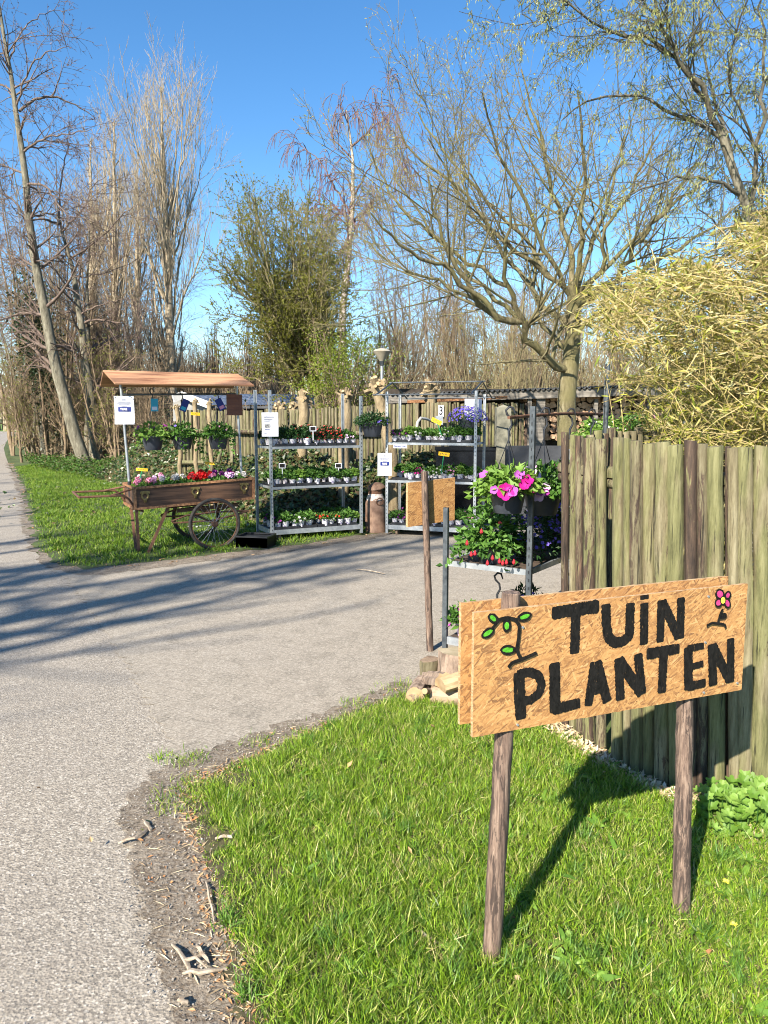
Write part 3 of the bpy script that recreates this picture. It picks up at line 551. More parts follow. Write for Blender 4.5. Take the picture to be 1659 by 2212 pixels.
# ---- catkin willow top right
def willow():
    Y = 9.0; r = np.random.default_rng(31)
    def W(pts, d0=0, d1=0): n = len(pts); return [at(x, y, Y+d0+(d1-d0)*k/(n-1)) for k, (x, y) in enumerate(pts)]
    b = W([(1690, 900), (1680, 700), (1655, 560), (1610, 440), (1575, 350), (1555, 280)]); b[0][2] = 0
    tr = limbs([(b, .10, .045)], 12)
    L = [(W([(1555, 280), (1530, 215), (1490, 160), (1455, 110), (1420, 30), (1400, -80)], 0, -.5), .06, .015), (W([(1590, 400), (1575, 300), (1540, 200), (1520, 90), (1500, -60)], 0, .6), .04, .012),
         (W([(1620, 450), (1640, 330), (1650, 200), (1640, 50), (1650, -80)], 0, -.4), .05, .012), (W([(1560, 300), (1480, 250), (1400, 215), (1340, 200), (1260, 215), (1210, 260)], 0, .6), .04, .01),
         (W([(1530, 220), (1470, 130), (1390, 80), (1300, 60), (1240, 20), (1180, -20)], 0, -.6), .04, .01), (W([(1600, 420), (1540, 390), (1470, 380), (1400, 400), (1340, 430)], 0, -.8), .035, .01),
         (W([(1490, 160), (1440, 120), (1400, 90), (1330, 60), (1270, 100)], 0, .4), .03, .008), (W([(1640, 500), (1700, 380), (1760, 250), (1800, 100)], 0, .5), .05, .012), (W([(1660, 600), (1600, 560), (1540, 470), (1500, 440)], 0, .8), .03, .01),
         (W([(1640, 330), (1600, 260), (1570, 150), (1600, 60), (1620, -40)], 0, -1.0), .03, .01), (W([(1230, 10), (1160, 60), (1120, 0)], -.4, -.6), .014, .006), (W([(1420, 30), (1350, -10), (1280, -40)], -.3, -.8), .02, .008)]
    l0 = limbs([(a, b*.62, c*.7) for a, b, c in L], 12, .02)
    l1 = spawn(*l0, 6.0, 1.25, 45, 16, .0, .20, 7, .05, 1, .45, .3, .005, .3, r, .03)
    l2 = spawn(*l1, 9.5, .5, 48, 18, -.02, .28, 5, .1, 1, .6, .4, .003, .3, r, .06)
    l3 = spawn(*l2, 5.0, .22, 50, 18, -.06, .3, 3, .1, 1, .7, .5, .0024, .3, r, .1)
    p, d = tips(l2[0], 12, r, .2); p2, d2 = tips(l3[0], 3, r, .2); p = np.concatenate([p, p2]); N = len(p)
    d = np.column_stack([r.normal(0, .45, (N, 2)), -np.ones(N)*.9+r.normal(0, .5, N)]); V, F = leaves(p, d, r.uniform(.03, .07, N), r.uniform(.007, .013, N), r, 'lance', .3)
    th = thing('catkin_willow', 'grey trunked willow with curly twigs and yellow green catkins above the bamboo', 'tree')
    build_tree(th, [tr], [l0, l1, l2, l3], M_barkg, M_barkdk, (V, F), leafmat('yellow_green_catkin', [(.26,.28,.09), (.40,.41,.15), (.24,.28,.08), (.50,.48,.25)], .4), 'catkins')
willow()

# ---- poplars / alders / thicket
def free_tree(name, label, cat, base, H, lean, r0, levels, mt, mc, seed, group=None, fol=None, trunkpts=None, tf=1.0, forks=None, fname='foliage'):
    r = np.random.default_rng(seed); b = np.array(base, float)
    if trunkpts is None:
        k = np.linspace(0, 1, 7); pts = [b+np.array([lean[0]*t+.12*math.sin(5*t+seed), lean[1]*t, H*t]) for t in k]
    else: pts = trunkpts
    tr = limbs([(pts, r0, r0*.12)], 16, .02); src = [tr]
    if forks: fk = limbs([(f[0], f[1], f[2]) for f in forks], 16, .02); src.append(fk)
    cat_ = [np.concatenate(q) for q in zip(*src)] if forks else list(tr); out = []; cur = cat_
    for i, lv in enumerate(levels): nx = spawn(*cur, rng=r, **lv); out.append(nx); cur = nx
    fl = fm = None
    if fol: per, L, W, fm, kd = fol; p, d = tips(cur[0], per, r, .2); fl = leaves(p, d+r.normal(0, .8, p.shape), r.uniform(.6, 1.3, len(p))*L, W, r, kd, .2)
    th = thing(name, label, cat, (0, 0, 0), 0, group)
    if name in ('alder', 'birch') and forks: src, out = [tr], [(fk[0], fk[1]*.75)]+out
    build_tree(th, src, out, mt, mc, fl, fm, fname); return th
def LV(per_m, L, ang, asd=10, up=.1, wig=.08, n=5, t0=.2, rr=.5, rend=.3, rmin=.004, Lt=.5, grav=0, t1=1.0): return dict(per_m=per_m, L=L, ang=ang, asd=asd, up=up, wig=wig, n=n, t0=t0, t1=t1, rr=rr, rend=rend, rmin=rmin, Lt=Lt, grav=grav)
def ATL(pts, Y, dy=0): n = len(pts); return [at(x, y, Y+dy*k/(n-1)) for k, (x, y) in enumerate(pts)]
def gz(p): q = np.array(p, float); q[2] = 0; return q
# main poplar
Y = 30.0; pb = gz(at(372, 960, Y))
tp = [pb]+ATL([(370, 850), (366, 700), (360, 500), (352, 350), (350, 230), (349, 190)], Y)
fk = []
for k, (x1, x2, y0, y1, dy) in enumerate(((362, 300, 640, 215, 1), (364, 275, 560, 165, -1), (360, 330, 620, 150, .8), (366, 395, 680, 170, -.5), (368, 425, 720, 230, .6), (364, 440, 600, 300, 1), (362, 385, 560, 150, 0), (368, 455, 740, 420, -1), (362, 285, 720, 330, .8), (368, 262, 690, 300, -1), (360, 312, 480, 180, .5), (366, 410, 500, 200, -.8))):
    xm = x1*.45+x2*.55; fk.append((ATL([(x1, y0), (x1*.7+x2*.3, y0*.72+y1*.28), (xm*.5+x2*.5, y0*.4+y1*.6), (x2, y1+35)], Y, dy*2), .05, .010))
free_tree('poplar', 'tallest bare poplar with pale upright branches behind the cart roof', 'tree', pb, 14, (0, 0), .25,
          [LV(2.0, 3.2, 28, 8, .16, .05, 7, .1, .4, .3, .010, .5), LV(3.0, 1.25, 30, 10, .15, .07, 5, .1, .55, .4, .006, .4), LV(3.0, .55, 32, 10, .2, .08, 3, .1, .6, .5, .005, .3)], M_barkp, M_barkp, 41, trunkpts=tp, forks=fk)
def poplar2(px, topy, Yy, seed, label, wid=60, nf=6):
    r = random.Random(seed); b = gz(at(px, 960, Yy)); tp = [b]+ATL([(px, 800), (px-2, 600), (px-3, topy+150), (px-4, topy+50)], Yy); fk = []
    for k in range(nf):
        x2 = px+r.uniform(-wid, wid); y0 = r.uniform(560, 740); y1 = topy+45+abs(x2-px)*1.2+r.uniform(0, 60); fk.append((ATL([(px, y0), (px*.6+x2*.4, y0*.65+y1*.35), (x2*.85+px*.15, y0*.3+y1*.7), (x2, y1)], Yy, r.uniform(-2, 2)), .05, .010))
    free_tree('poplar', label, 'tree', b, 14, (0, 0), .24, [LV(1.8, 3.0, 28, 8, .15, .06, 6, .1, .4, .3, .010, .5), LV(2.8, 1.2, 32, 10, .15, .08, 4, .1, .55, .4, .006, .4), LV(2.6, .55, 32, 10, .2, .08, 3, .1, .6, .5, .006, .3)], M_barkp, M_barkp, seed, trunkpts=tp, forks=fk)
poplar2(250, 215, 34, 51, 'bare poplar just left of the tallest poplar', 50, 7)
poplar2(200, 250, 38, 52, 'far bare poplar between the leaning alder and the tallest poplar', 45, 6)
poplar2(300, 330, 33, 53, 'slim bare poplar in the gap left of the tallest poplar', 30, 5)
# alders at left
Y = 25.5; ab = gz(at(186, 1000, Y))
at1 = [ab]+ATL([(160, 930), (128, 830), (110, 730), (85, 620), (62, 480), (50, 350), (35, 230), (20, 130), (0, 40), (-15, -60)], Y)
fk = [(ATL(p, Y, d), r0, .012) for p, d, r0 in (([(55, 400), (95, 395), (125, 440), (150, 470), (190, 470)], -1, .06), ([(42, 240), (70, 215), (120, 210), (170, 230), (205, 255)], 1, .07), ([(60, 480), (30, 430), (-20, 410), (-60, 400)], 0, .05), ([(35, 230), (60, 150), (100, 110), (150, 100)], -1, .05), ([(30, 200), (0, 180), (-40, 170)], 1, .05), ([(20, 130), (50, 60), (90, 30), (130, 20)], 1, .04), ([(62, 470), (110, 460), (140, 475), (125, 480)], 1, .05), ([(80, 600), (40, 560), (0, 540), (-50, 520)], 1, .05), ([(48, 330), (90, 300), (140, 290), (200, 280)], -1, .05), ([(15, 100), (-5, 40), (-30, -20)], 0, .04), ([(110, 730), (90, 650), (60, 600), (20, 560)], 1, .04))]
LVA = [LV(2.8, 2.3, 55, 14, .0, .13, 7, .2, .4, .3, .010, .5, .005), LV(4.6, 1.0, 48, 14, -.01, .16, 5, .12, .55, .4, .006, .4, .01), LV(4.8, .38, 45, 15, .0, .16, 3, .15, .6, .5, .005, .3)]
M_cat = leafmat('purple_brown_catkin', [(.10,.05,.045), (.17,.09,.075), (.06,.035,.03), (.22,.13,.09)], .1)
free_tree('alder', 'tall leaning alder with a pale trunk at the left edge', 'tree', ab, 14, (0, 0), .22, LVA, M_barkg, M_alder, 61, trunkpts=at1, forks=fk, fol=(1, .08, .03, M_cat, 'dia'), fname='catkins')
Y = 26.5; ab = gz(at(208, 985, Y))
at2 = [ab]+ATL([(200, 900), (185, 780), (172, 680), (160, 600), (140, 520), (128, 470)], Y)
fk = [(ATL(p, Y, d), r0, .012) for p, d, r0 in (([(128, 485), (90, 470), (60, 480), (20, 440)], -1, .06), ([(135, 500), (180, 450), (200, 400), (230, 380)], 1, .05), ([(150, 560), (210, 520), (260, 470), (300, 440)], -1, .05), ([(160, 600), (230, 590), (300, 560)], 1, .04), ([(128, 470), (130, 400), (145, 330), (150, 260)], 1, .05), ([(172, 680), (240, 650), (320, 640)], -1.5, .04))]
free_tree('alder', 'second alder with a darker forked trunk right of the leaning one', 'tree', ab, 14, (0, 0), .24, LVA, M_barkg, M_alder, 62, trunkpts=at2, forks=fk, fol=(1, .08, .03, M_cat, 'dia'), fname='catkins')
Y = 28; ab = gz(at(188, 985, Y)); at3 = [ab]+ATL([(190, 860), (190, 740), (188, 620), (192, 500)], Y)
free_tree('alder', 'slim straight alder stem behind the forked alder', 'tree', ab, 14, (0, 0), .13, LVA, M_barkg, M_alder, 63, trunkpts=at3)
# birch
Y = 26.0; bb = gz(at(742, 980, Y)); bt = [bb]+ATL([(738, 700), (748, 580), (762, 480), (764, 400), (758, 320), (748, 240)], Y)
fk = [(ATL(p, Y, d), r0, .01) for p, d, r0 in (([(762, 470), (720, 400), (700, 360), (665, 320), (640, 330)], 1, .05), ([(764, 420), (790, 380), (810, 340), (840, 330)], -1, .05), ([(758, 340), (720, 300), (700, 250), (690, 235)], .5, .04), ([(756, 320), (790, 290), (820, 260), (850, 280)], -.5, .04), ([(745, 620), (700, 590), (680, 560)], 1, .035), ([(750, 260), (735, 230), (745, 200), (744, 190)], 0, .03), ([(760, 480), (800, 450), (830, 430)], 1, .04))]
free_tree('birch', 'white trunked birch with drooping purple twigs in the middle distance', 'tree', bb, 12, (0, 0), .2, [LV(2.0, 2.0, 45, 12, .04, .10, 7, .35, .4, .3, .008, .4, .02), LV(7.5, 1.6, 55, 15, -.22, .06, 6, .1, .6, .6, .010, .4, .12), LV(4.5, .6, 35, 12, -.3, .06, 4, .1, .8, .7, .009, .3, .1)], M_birch, M_birtw, 71, trunkpts=bt, forks=fk)
# the olive-green leafy tree
def olive():
    Y = 20.0; r = np.random.default_rng(81); b = gz(at(655, 950, Y)); b2 = gz(at(690, 950, Y)); L = []
    rr = random.Random(3)
    for k in range(40):
        x2 = rr.uniform(462, 750); y2 = 410+abs(x2-590)**1.3*.17+rr.uniform(-10, 90); x0 = 650 if x2 < 640 else 672
        L.append((ATL([(x0, 850-rr.uniform(0, 40)), (x0*.75+x2*.25, 770), (x0*.4+x2*.6, 640), (x2*.95+x0*.05, y2*.8+130), (x2, y2)], Y, rr.uniform(-1.8, 1.8)), .045, .01))
    for k in range(26):
        x2 = rr.uniform(470, 760); y2 = rr.uniform(540, 790); x0 = 650 if x2 < 640 else 672; L.append((ATL([(x0, rr.uniform(700, 850)), ((x0+x2)/2, y2+50), (x2, y2)], Y, rr.uniform(-1.8, 1.8)), .03, .008))
    tr = limbs([([b]+ATL([(652, 860), (645, 780), (625, 650)], Y), .14, .06), ([b2]+ATL([(690, 860), (680, 760), (690, 650)], Y), .12, .06)], 8)
    l0 = limbs(L, 12, .06); l1 = spawn(*l0, 4.2, 1.3, 42, 15, .08, .12, 6, .05, 1, .4, .3, .006, .4, r); l2 = spawn(*l1, 4.8, .6, 42, 15, .06, .15, 4, .1, 1, .5, .4, .005, .3, r)
    th = thing('leafing_tree', 'bushy olive green tree just coming into leaf behind the trolleys', 'tree'); p, d = tips(l2[0], 24, r, .1); keep = (r.uniform(size=len(p)) < np.clip(1.3-(p[:, 2]-1.5)/6.5, .15, 1)); p, d = p[keep], d[keep]; N = len(p)
    fl = leaves(p, d+r.normal(0, .8, p.shape), r.uniform(.03, .06, N), r.uniform(.02, .035, N), r)
    build_tree(th, [tr], [l0, l1, l2], M_moss, M_oliveb, fl, leafmat('olive_young_leaf', [(.12,.13,.018), (.22,.22,.03), (.16,.18,.022), (.30,.30,.055)], .4))
olive()
# bright green shrub, low middle
def leafshrub(name, label, boxes, Y, dy, n, L, W, mat, seed, cat='shrub', nst=24):
    r = np.random.default_rng(seed); P = []
    c0 = gz(at(np.mean([b[0] for b in boxes]), 950, Y)); lines = []
    for bx, by, sx, sy in boxes:
        c = at(bx, by, Y); P.append(c+r.normal(0, 1, (n, 3))*np.array([sx*Y/FPX, dy, sy*Y/FPX]))
        for k in range(nst//len(boxes)+1): e = c+r.normal(0, .8, 3)*np.array([sx*Y/FPX, dy, sy*Y/FPX]); lines.append(([c0+r.normal(0, .15, 3)*[1, 1, 0], (c0+e)/2+r.normal(0, .2, 3), e], .03, .008))
    P = np.concatenate(P); P[:, 2] = np.maximum(P[:, 2], .1); N = len(P); th = thing(name, label, cat); l0 = limbs(lines, 7, .03); l1 = spawn(*l0, 3, .8, 45, 15, .0, .12, 4, .2, 1, .5, .4, .005, .3, r); V, F = btubes([l0, l1]); tris('stems', V, F, M_barkb, th)
    # layered clumps
    q, _ = tips(l1[0], max(1, int(N*.6/max(1, len(l1[0])))), r, .2); P = np.concatenate([P[:int(N*.4)], q+r.normal(0, .07, q.shape)]); N = len(P)
    V, F = leaves(P, r.normal(0, 1, (N, 3))*[1, 1, .5], r.uniform(.6, 1.3, N)*L, r.uniform(.7, 1.2, N)*W, r, nrmv=np.tile([0, 0, 1.], (N, 1))); tris('foliage', V, F, mat, th); return th
M_lime = leafmat('lime_spring_leaf', [(.17,.23,.025), (.25,.32,.04), (.20,.27,.03), (.33,.38,.07)], .4)
leafshrub('spring_shrub', 'bright lime green shrub in new leaf behind the pollard willows', [(720, 790, 26, 16), (760, 750, 34, 18), (690, 835, 26, 10), (790, 800, 34, 18), (720, 745, 22, 12), (850, 770, 34, 20), (740, 830, 40, 8), (680, 720, 22, 14)], 18.5, 1.0, 1050, .06, .04, M_lime, 91)
# thicket of bare brown trees
def thicket_proto(seed, H, mt=None, mc=None, dens=1.0, nst=4, leafy=None):
    r = np.random.default_rng(seed); L = []
    for k in range(nst):
        a = r.uniform(0, 6.28); sp = r.uniform(.05, .25)*H; h = H*r.uniform(.75, 1); b = np.array([r.normal(0, .25), r.normal(0, .25), 0])
        L.append(([b, b+[math.cos(a)*sp*.3, math.sin(a)*sp*.3, h*.35], b+[math.cos(a)*sp*.7, math.sin(a)*sp*.7, h*.7], b+[math.cos(a)*sp, math.sin(a)*sp, h]], r.uniform(.03, .075), .01))
    l0 = limbs(L, 12, .02); l1 = spawn(*l0, 2.8*dens, .26*H, 42, 14, .06, .12, 6, .08, 1, .45, .3, .009, .5, r); l2 = spawn(*l1, 3.6*dens, .11*H, 44, 14, .03, .15, 4, .1, 1, .55, .4, .006, .4, r); l3 = spawn(*l2, 3.4*dens, .05*H, 44, 14, .0, .15, 3, .1, 1, .6, .5, .005, .3, r)
    th = thing('bare_tree', None, 'tree'); fl = None
    if leafy: p, d = tips(l3[0], 3, r, .1); fl = leaves(p, r.normal(0, 1, p.shape), .06, .04, r)
    build_tree(th, [l0], [l1, l2, l3], mt or M_barkb, mc or M_barkb, fl, leafy); return th
TP = [thicket_proto(101, 8), thicket_proto(102, 9, M_barkg, M_barkb), thicket_proto(103, 7, M_barkb, M_barkb, 1.2, 6), thicket_proto(104, 6, M_barkb, M_barkb, 1.3, 7, leafmat('sparse_spring_leaf', [(.17,.20,.03), (.28,.31,.06), (.22,.22,.05)], .4))]
used = set()
def put_tree(k, px, Yy, sc, label, group, rz=None):
    x = at(px, 950, Yy)[0]; rz = random.uniform(0, 6.28) if rz is None else rz
    if k not in used: used.add(k); o = TP[k]; o.location = (x, Yy, 0); o.rotation_euler = (0, 0, rz); o['label'] = label; o['group'] = group; o.scale = (sc,)*3; KIDS[o.name] = [c for c in bpy.data.objects if c.parent == o]; return o
    return copy_tree(TP[k], (x, Yy, 0), rz, label, group, sc)
ONE = ['first', 'second', 'third', 'fourth', 'fifth', 'sixth', 'seventh', 'eighth', 'ninth', 'tenth', 'eleventh', 'twelfth', 'thirteenth', 'fourteenth', 'fifteenth', 'sixteenth', 'seventeenth', 'eighteenth', 'nineteenth', 'twentieth', 'twenty-first', 'twenty-second', 'twenty-third', 'twenty-fourth', 'twenty-fifth', 'twenty-sixth', 'twenty-seventh', 'twenty-eighth', 'twenty-ninth', 'thirtieth']
def rank(T): return {q: ONE[sorted(x[1] for x in T).index(q)] for q in [x[1] for x in T]}
gl = 'bare trees of the thicket left of the cart'
for i_, (k, px, yy, sc) in enumerate(sorted(((0, 40, 33, 1.15), (1, 85, 30, 1.2), (2, 150, 33, 1.3), (0, 235, 30, 1.15), (1, 290, 34, 1.3), (3, 110, 36, 1.5), (1, 180, 42, 1.6), (2, 260, 40, 1.5), (0, 330, 38, 1.3), (3, 400, 33, .75), (2, 455, 36, .65), (0, 130, 28, 1.0), (3, 65, 28, .75), (3, 240, 26, .8), (2, 320, 25, .6), (3, 165, 31, 1.0), (2, 210, 29, 1.0), (1, 345, 30, .8), (2, 60, 46, 1.5), (0, 100, 32, 1.3), (3, 190, 29, .9), (2, 275, 29, .9), (0, 215, 36, 1.4), (1, 140, 38, 1.5)), key=lambda q: q[1])):
    put_tree(k, px, yy, sc, f'bare brown tree in the thicket left of the cart, {ONE[i_]} trunk base from the left', gl)
gr = 'bare trees behind the fence and woodshed'
for i_, (k, px, yy, sc) in enumerate(sorted(((3, 830, 24, .85), (2, 880, 22, .9), (0, 930, 25, .95), (2, 990, 23, .85), (3, 1040, 26, 1.05), (1, 1100, 24, .8), (2, 1150, 22, .75), (3, 1210, 25, .85), (0, 1290, 23, .75), (2, 1350, 25, .8), (3, 1420, 24, .8), (2, 1500, 26, .9), (1, 900, 32, 1.1), (3, 1000, 34, 1.1), (2, 1080, 33, 1.1), (0, 1180, 34, 1.1), (3, 1300, 33, 1.0), (2, 1400, 34, 1.0), (3, 780, 30, .9), (2, 850, 36, 1.1), (1, 1560, 30, 1.0), (2, 760, 27, .6), (3, 1650, 28, 1.0), (2, 960, 28, .9), (2, 1250, 28, .9), (2, 1120, 30, 1.0)), key=lambda q: q[1])):
    put_tree(k, px, yy, sc, f'bare brown tree behind the fence and woodshed, {ONE[i_]} trunk base from the left', gr)
# row of upright sprouts (far pollards)
def sprouts(seed):
    r = np.random.default_rng(seed); L = [([(0, 0, 0), (0, 0, 1.2), (0, 0, 2.0)], .16, .2)]
    t = limbs(L, 6); S = []
    for k in range(34): a = r.uniform(0, 6.28); q = r.uniform(0, .25); h = r.uniform(1.6, 2.8); S.append(([(q*math.cos(a), q*math.sin(a), 1.9), (2.2*q*math.cos(a), 2.2*q*math.sin(a), 1.9+h*.5), (3.2*q*math.cos(a), 3.2*q*math.sin(a), 1.9+h)], .016, .005))
    l0 = limbs(S, 5, .02); l1 = spawn(*l0, 1.0, .5, 25, 8, .1, .05, 3, .2, 1, .6, .5, .005, .3, r); th = thing('pollard_willow', None, 'tree'); build_tree(th, [t], [l0, l1], M_barkb, M_barkb); return th
sp = sprouts(111); first = True
for i in range(30):
    px = 385+i*9.5+random.uniform(-2, 2) if i < 26 else 900+i*8; Yy = random.uniform(34, 48); loc = (at(px, 900, Yy)[0], Yy, 0); lb = f'unpruned pollard willow with upright sprouts, {ONE[i]} in the far row behind the cart'
    if first: sp.location = loc; tag(sp, lb, group='far row of pollard willows'); first = False; KIDS[sp.name] = [c for c in bpy.data.objects if c.parent == sp]; sp.scale = (1.15,)*3
    else: copy_tree(sp, loc, random.uniform(0, 6), lb, 'far row of pollard willows', random.uniform(1.0, 1.45))
# far wood
r = np.random.default_rng(5); K = 2600; x = r.uniform(-26, 70, K); y = r.uniform(60, 85, K); h = r.uniform(3.5, 8, K)
b = np.stack([np.column_stack([x+j*r.normal(0, .25, K), y, h*j/3]) for j in range(4)], 1); V, F = btubes([(b, np.tile(np.array([.07, .05, .035, .015]), (K, 1)))], 3)
l = spawn(b, np.full((K, 4), .04), 1.0, 1.6, 40, 12, .15, .1, 4, .2, 1, .5, .4, .018, .4, r); V2, F2 = btubes([l]); V, F = merge([(V, F), (V2, F2)])
tag(tris('far_wood', V, F, M_barkb), 'brown leafless wood reading as one mass on the horizon', 'wood', kind='stuff')
r = np.random.default_rng(6); K = 120; x = r.uniform(-62, -46, K); y = 100+r.uniform(0, 12, K); b = np.stack([np.column_stack([x+j*r.normal(0, .2, K), y, 7.0*j/3*np.ones(K)]) for j in range(4)], 1)
l = spawn(b, np.full((K, 4), .1), 1.4, 2.2, 35, 12, .15, .1, 4, .2, 1, .5, .4, .03, .4, r); V, F = btubes([(b, np.tile([.16, .13, .09, .03], (K, 1))), l]); tag(tris('far_tree_row', V, F, M_barkp), 'pale stems of the far roadside wood where the path bends', 'wood', kind='stuff')

# ---- off-frame trees behind and left of the camera: their shadows fall on the path
sp_ = [(-11.3, -5.6, 12, (3.0, -1), .20), (-12.6, -4.4, 13, (3.2, -.6), .24), (-14.8, -1.2, 12, (1.4, .2), .2), (-17.0, 2.2, 12, (1.2, .3), .2), (-20, 8, 12, (1, 0), .2), (-13.5, -3.0, 12, (2.6, -.4), .20), (-16, .6, 12, (1.6, 0), .17), (-18.5, 5.0, 13, (1.5, 0), .2), (-13.6, -5.4, 14, (4.4, -1.4), .17), (-15.4, -3.2, 13, (3.6, -1), .2), (-12.0, -5.0, 15, (4.0, -1.6), .30), (-14.2, -4.2, 14, (4.2, -1.0), .28), (-12.4, -7.2, 15, (3.4, -.4), .16)]
for i, (x, y, H, ln, r0) in enumerate(sp_):
    free_tree('roadside_tree', f'{ONE[i]} tall bare tree of the row beside the path behind the camera', 'tree', (x, y, 0), H, ln, r0, [LV(2.0, 3.0, 48, 12, .05, .12, 6, .3, .55, .35, .02, .4), LV(3.4, 1.1, 45, 12, .03, .15, 4, .15, .5, .4, .007, .4)], M_barkg, M_barkb, 200+i, group='roadside trees outside the view')

# ---- undergrowth, ivy bank
def bankz(x, y):
    c = np.clip((y-(11.15+1.55*np.clip(-1.7-x, 0, 9)+.05*(1.7+x)))/1.4, 0, 1); return .80*c*c*(3-2*c)*np.clip((x+8.0)/1.6, 0, 1)*np.clip((2.2-x)/1.0, 0, 1)*(1+.15*np.sin(x*3)+.1*np.sin(x*7.3+y*5))
xs = np.linspace(-8, 2.3, 96); ys = np.linspace(11.0, 22, 100); X, Yg = np.meshgrid(xs, ys); Z = bankz(X, Yg)+.005
nx, ny = X.shape[1], X.shape[0]; V = np.column_stack([X.ravel(), Yg.ravel(), Z.ravel()]); i, j = np.meshgrid(np.arange(nx-1), np.arange(ny-1)); b = (j*nx+i).ravel(); F = np.column_stack([b, b+1, b+nx+1, b+nx]); F = F[(V[F, 2].max(1) > .03)]
tag(tris('bank', V, F, M_banks, smooth=True), kind='structure')
r = np.random.default_rng(9); N = 130000; x = r.uniform(-7.9, 2.1, N); y = r.uniform(11.0, 21, N); z = bankz(x, y); y1_ = 11.15+1.55*np.clip(-1.7-x, 0, 9); k = ((z > .04)|(r.uniform(size=N) < .01))&(y < y1_+2.6)&(r.uniform(size=N) < .62+.38*(x > -3.5)); x, y, z = x[k], y[k], z[k]; N = len(x)
P = np.column_stack([x, y, z+np.abs(r.normal(0, .05, N))]); D = np.column_stack([r.normal(0, 1, N), r.normal(-.5, .8, N), r.normal(-.1, .5, N)])
V, F = leaves(P, D, r.uniform(.05, .10, N), r.uniform(.045, .085, N), r, nrmv=np.tile([0, -.75, .8], (N, 1)))
tag(tris('ivy', V, F, leafmat('dark_ivy_leaf', [(.018,.038,.014), (.035,.065,.02), (.055,.09,.025), (.08,.125,.035), (.03,.05,.018), (.15,.105,.05), (.045,.08,.022), (.20,.15,.07)], .12, .35)), 'dark ivy covering the bank below the far fence', 'ivy', kind='stuff')
def under(name, label, poly, n, L, W, h, mat, seed, cat='undergrowth'):
    r = np.random.default_rng(seed); A = np.array(poly, float); q = r.uniform(A.min(0), A.max(0), (n, 2)); q = q[inpoly(q, poly)]; N = len(q)
    # lumpy height
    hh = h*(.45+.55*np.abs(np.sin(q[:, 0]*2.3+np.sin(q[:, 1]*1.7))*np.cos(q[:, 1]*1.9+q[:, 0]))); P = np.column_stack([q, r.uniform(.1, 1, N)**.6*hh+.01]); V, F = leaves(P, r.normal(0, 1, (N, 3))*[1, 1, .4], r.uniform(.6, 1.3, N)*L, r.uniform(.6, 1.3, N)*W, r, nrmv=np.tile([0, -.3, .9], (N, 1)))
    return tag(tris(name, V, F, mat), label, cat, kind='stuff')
M_nett = leafmat('nettle_leaf', [(.035,.08,.012), (.06,.13,.018), (.10,.19,.03), (.05,.10,.02), (.14,.12,.05)], .3)
under('ground_elder', 'low green weeds around the foot of the alders', [(-10.9, 24), (-7.4, 19.5), (-5.5, 19.5), (-4, 23), (-10, 29), (-13.6, 29)], 20000, .09, .06, .38, M_nett, 21)
under('dead_bracken', 'brown dead stalks and brambles below the thicket', [(-12.4, 27), (-7, 24), (-3.5, 17), (-1, 19), (-3, 30), (-14, 46), (-22.2, 48), (-19.2, 41)], 22000, .22, .02, 1.3, leafmat('dead_stalk', [(.22,.16,.10), (.34,.27,.17), (.15,.11,.07)], .1, .8), 22)
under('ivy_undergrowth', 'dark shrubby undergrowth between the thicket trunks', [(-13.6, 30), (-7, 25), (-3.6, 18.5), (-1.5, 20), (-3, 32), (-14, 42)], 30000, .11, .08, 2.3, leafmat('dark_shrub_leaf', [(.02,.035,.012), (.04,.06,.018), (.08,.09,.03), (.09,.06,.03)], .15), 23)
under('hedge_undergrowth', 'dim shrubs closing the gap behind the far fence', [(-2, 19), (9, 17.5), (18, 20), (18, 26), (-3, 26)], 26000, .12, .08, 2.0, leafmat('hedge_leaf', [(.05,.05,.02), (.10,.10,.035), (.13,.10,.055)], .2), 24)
def brush(name, label, poly, n, h, mat, seed):
    r = np.random.default_rng(seed); A = np.array(poly, float); q = r.uniform(A.min(0), A.max(0), (n, 2)); q = q[inpoly(q, poly)]; K = len(q); hh = h*r.uniform(.3, 1, K)**1.3*(.72+.28*np.sin(q[:, 0]*1.9+np.sin(q[:, 0]*.8)*2+seed)); dx = r.normal(0, .28, (K, 2))
    b = np.stack([np.column_stack([q+dx*(j/3)**1.3*hh[:, None], hh*j/3]) for j in range(4)], 1); l = spawn(b, np.tile([.012, .010, .008, .005], (K, 1)), 2.2, .55*h/3, 40, 15, .05, .15, 4, .15, 1, .6, .5, .004, .3, r)
    V, F = btubes([(b, np.tile([.012, .010, .008, .005], (K, 1))), l]); return tag(tris(name, V, F, mat), label, 'brushwood', kind='stuff')
brush('brushwood', 'dense bare brushwood under the thicket trees on the left', [(-22.3, 48), (-13.7, 30), (-7, 24.5), (-3.6, 18), (0, 19), (0, 34), (-12, 46)], 5200, 4.4, M_barkb, 31)
brush('brushwood', 'dense bare brushwood behind the woodshed and fence', [(-1, 19.5), (6, 18.5), (16, 20), (20, 30), (-2, 30)], 3000, 5.4, M_oliveb, 32)
# ivy on the left trunk
r = np.random.default_rng(33); P = at(85, 760, 29)+r.normal(0, 1, (2600, 3))*[.38, .35, 1.15]; P[:, 0] += (P[:, 2]-4)*-.12; V, F = leaves(P, r.normal(0, 1, P.shape), .14, .11, r)
t_ = thing('ivy_clad_stump', 'dark ivy clad stem left of the leaning alder', 'tree'); m = MB(); b_ = gz(at(100, 980, 29)); m.tube([b_, (b_+at(88, 800, 29))/2, at(80, 700, 29)], [.16, .13, .08], 8, jit=.1); m.build('trunk', M_barkg, t_, True); tris('foliage', V, F, leafmat('stem_ivy_leaf', [(.01,.025,.01), (.025,.05,.018), (.05,.08,.03)], .1, .3), t_)
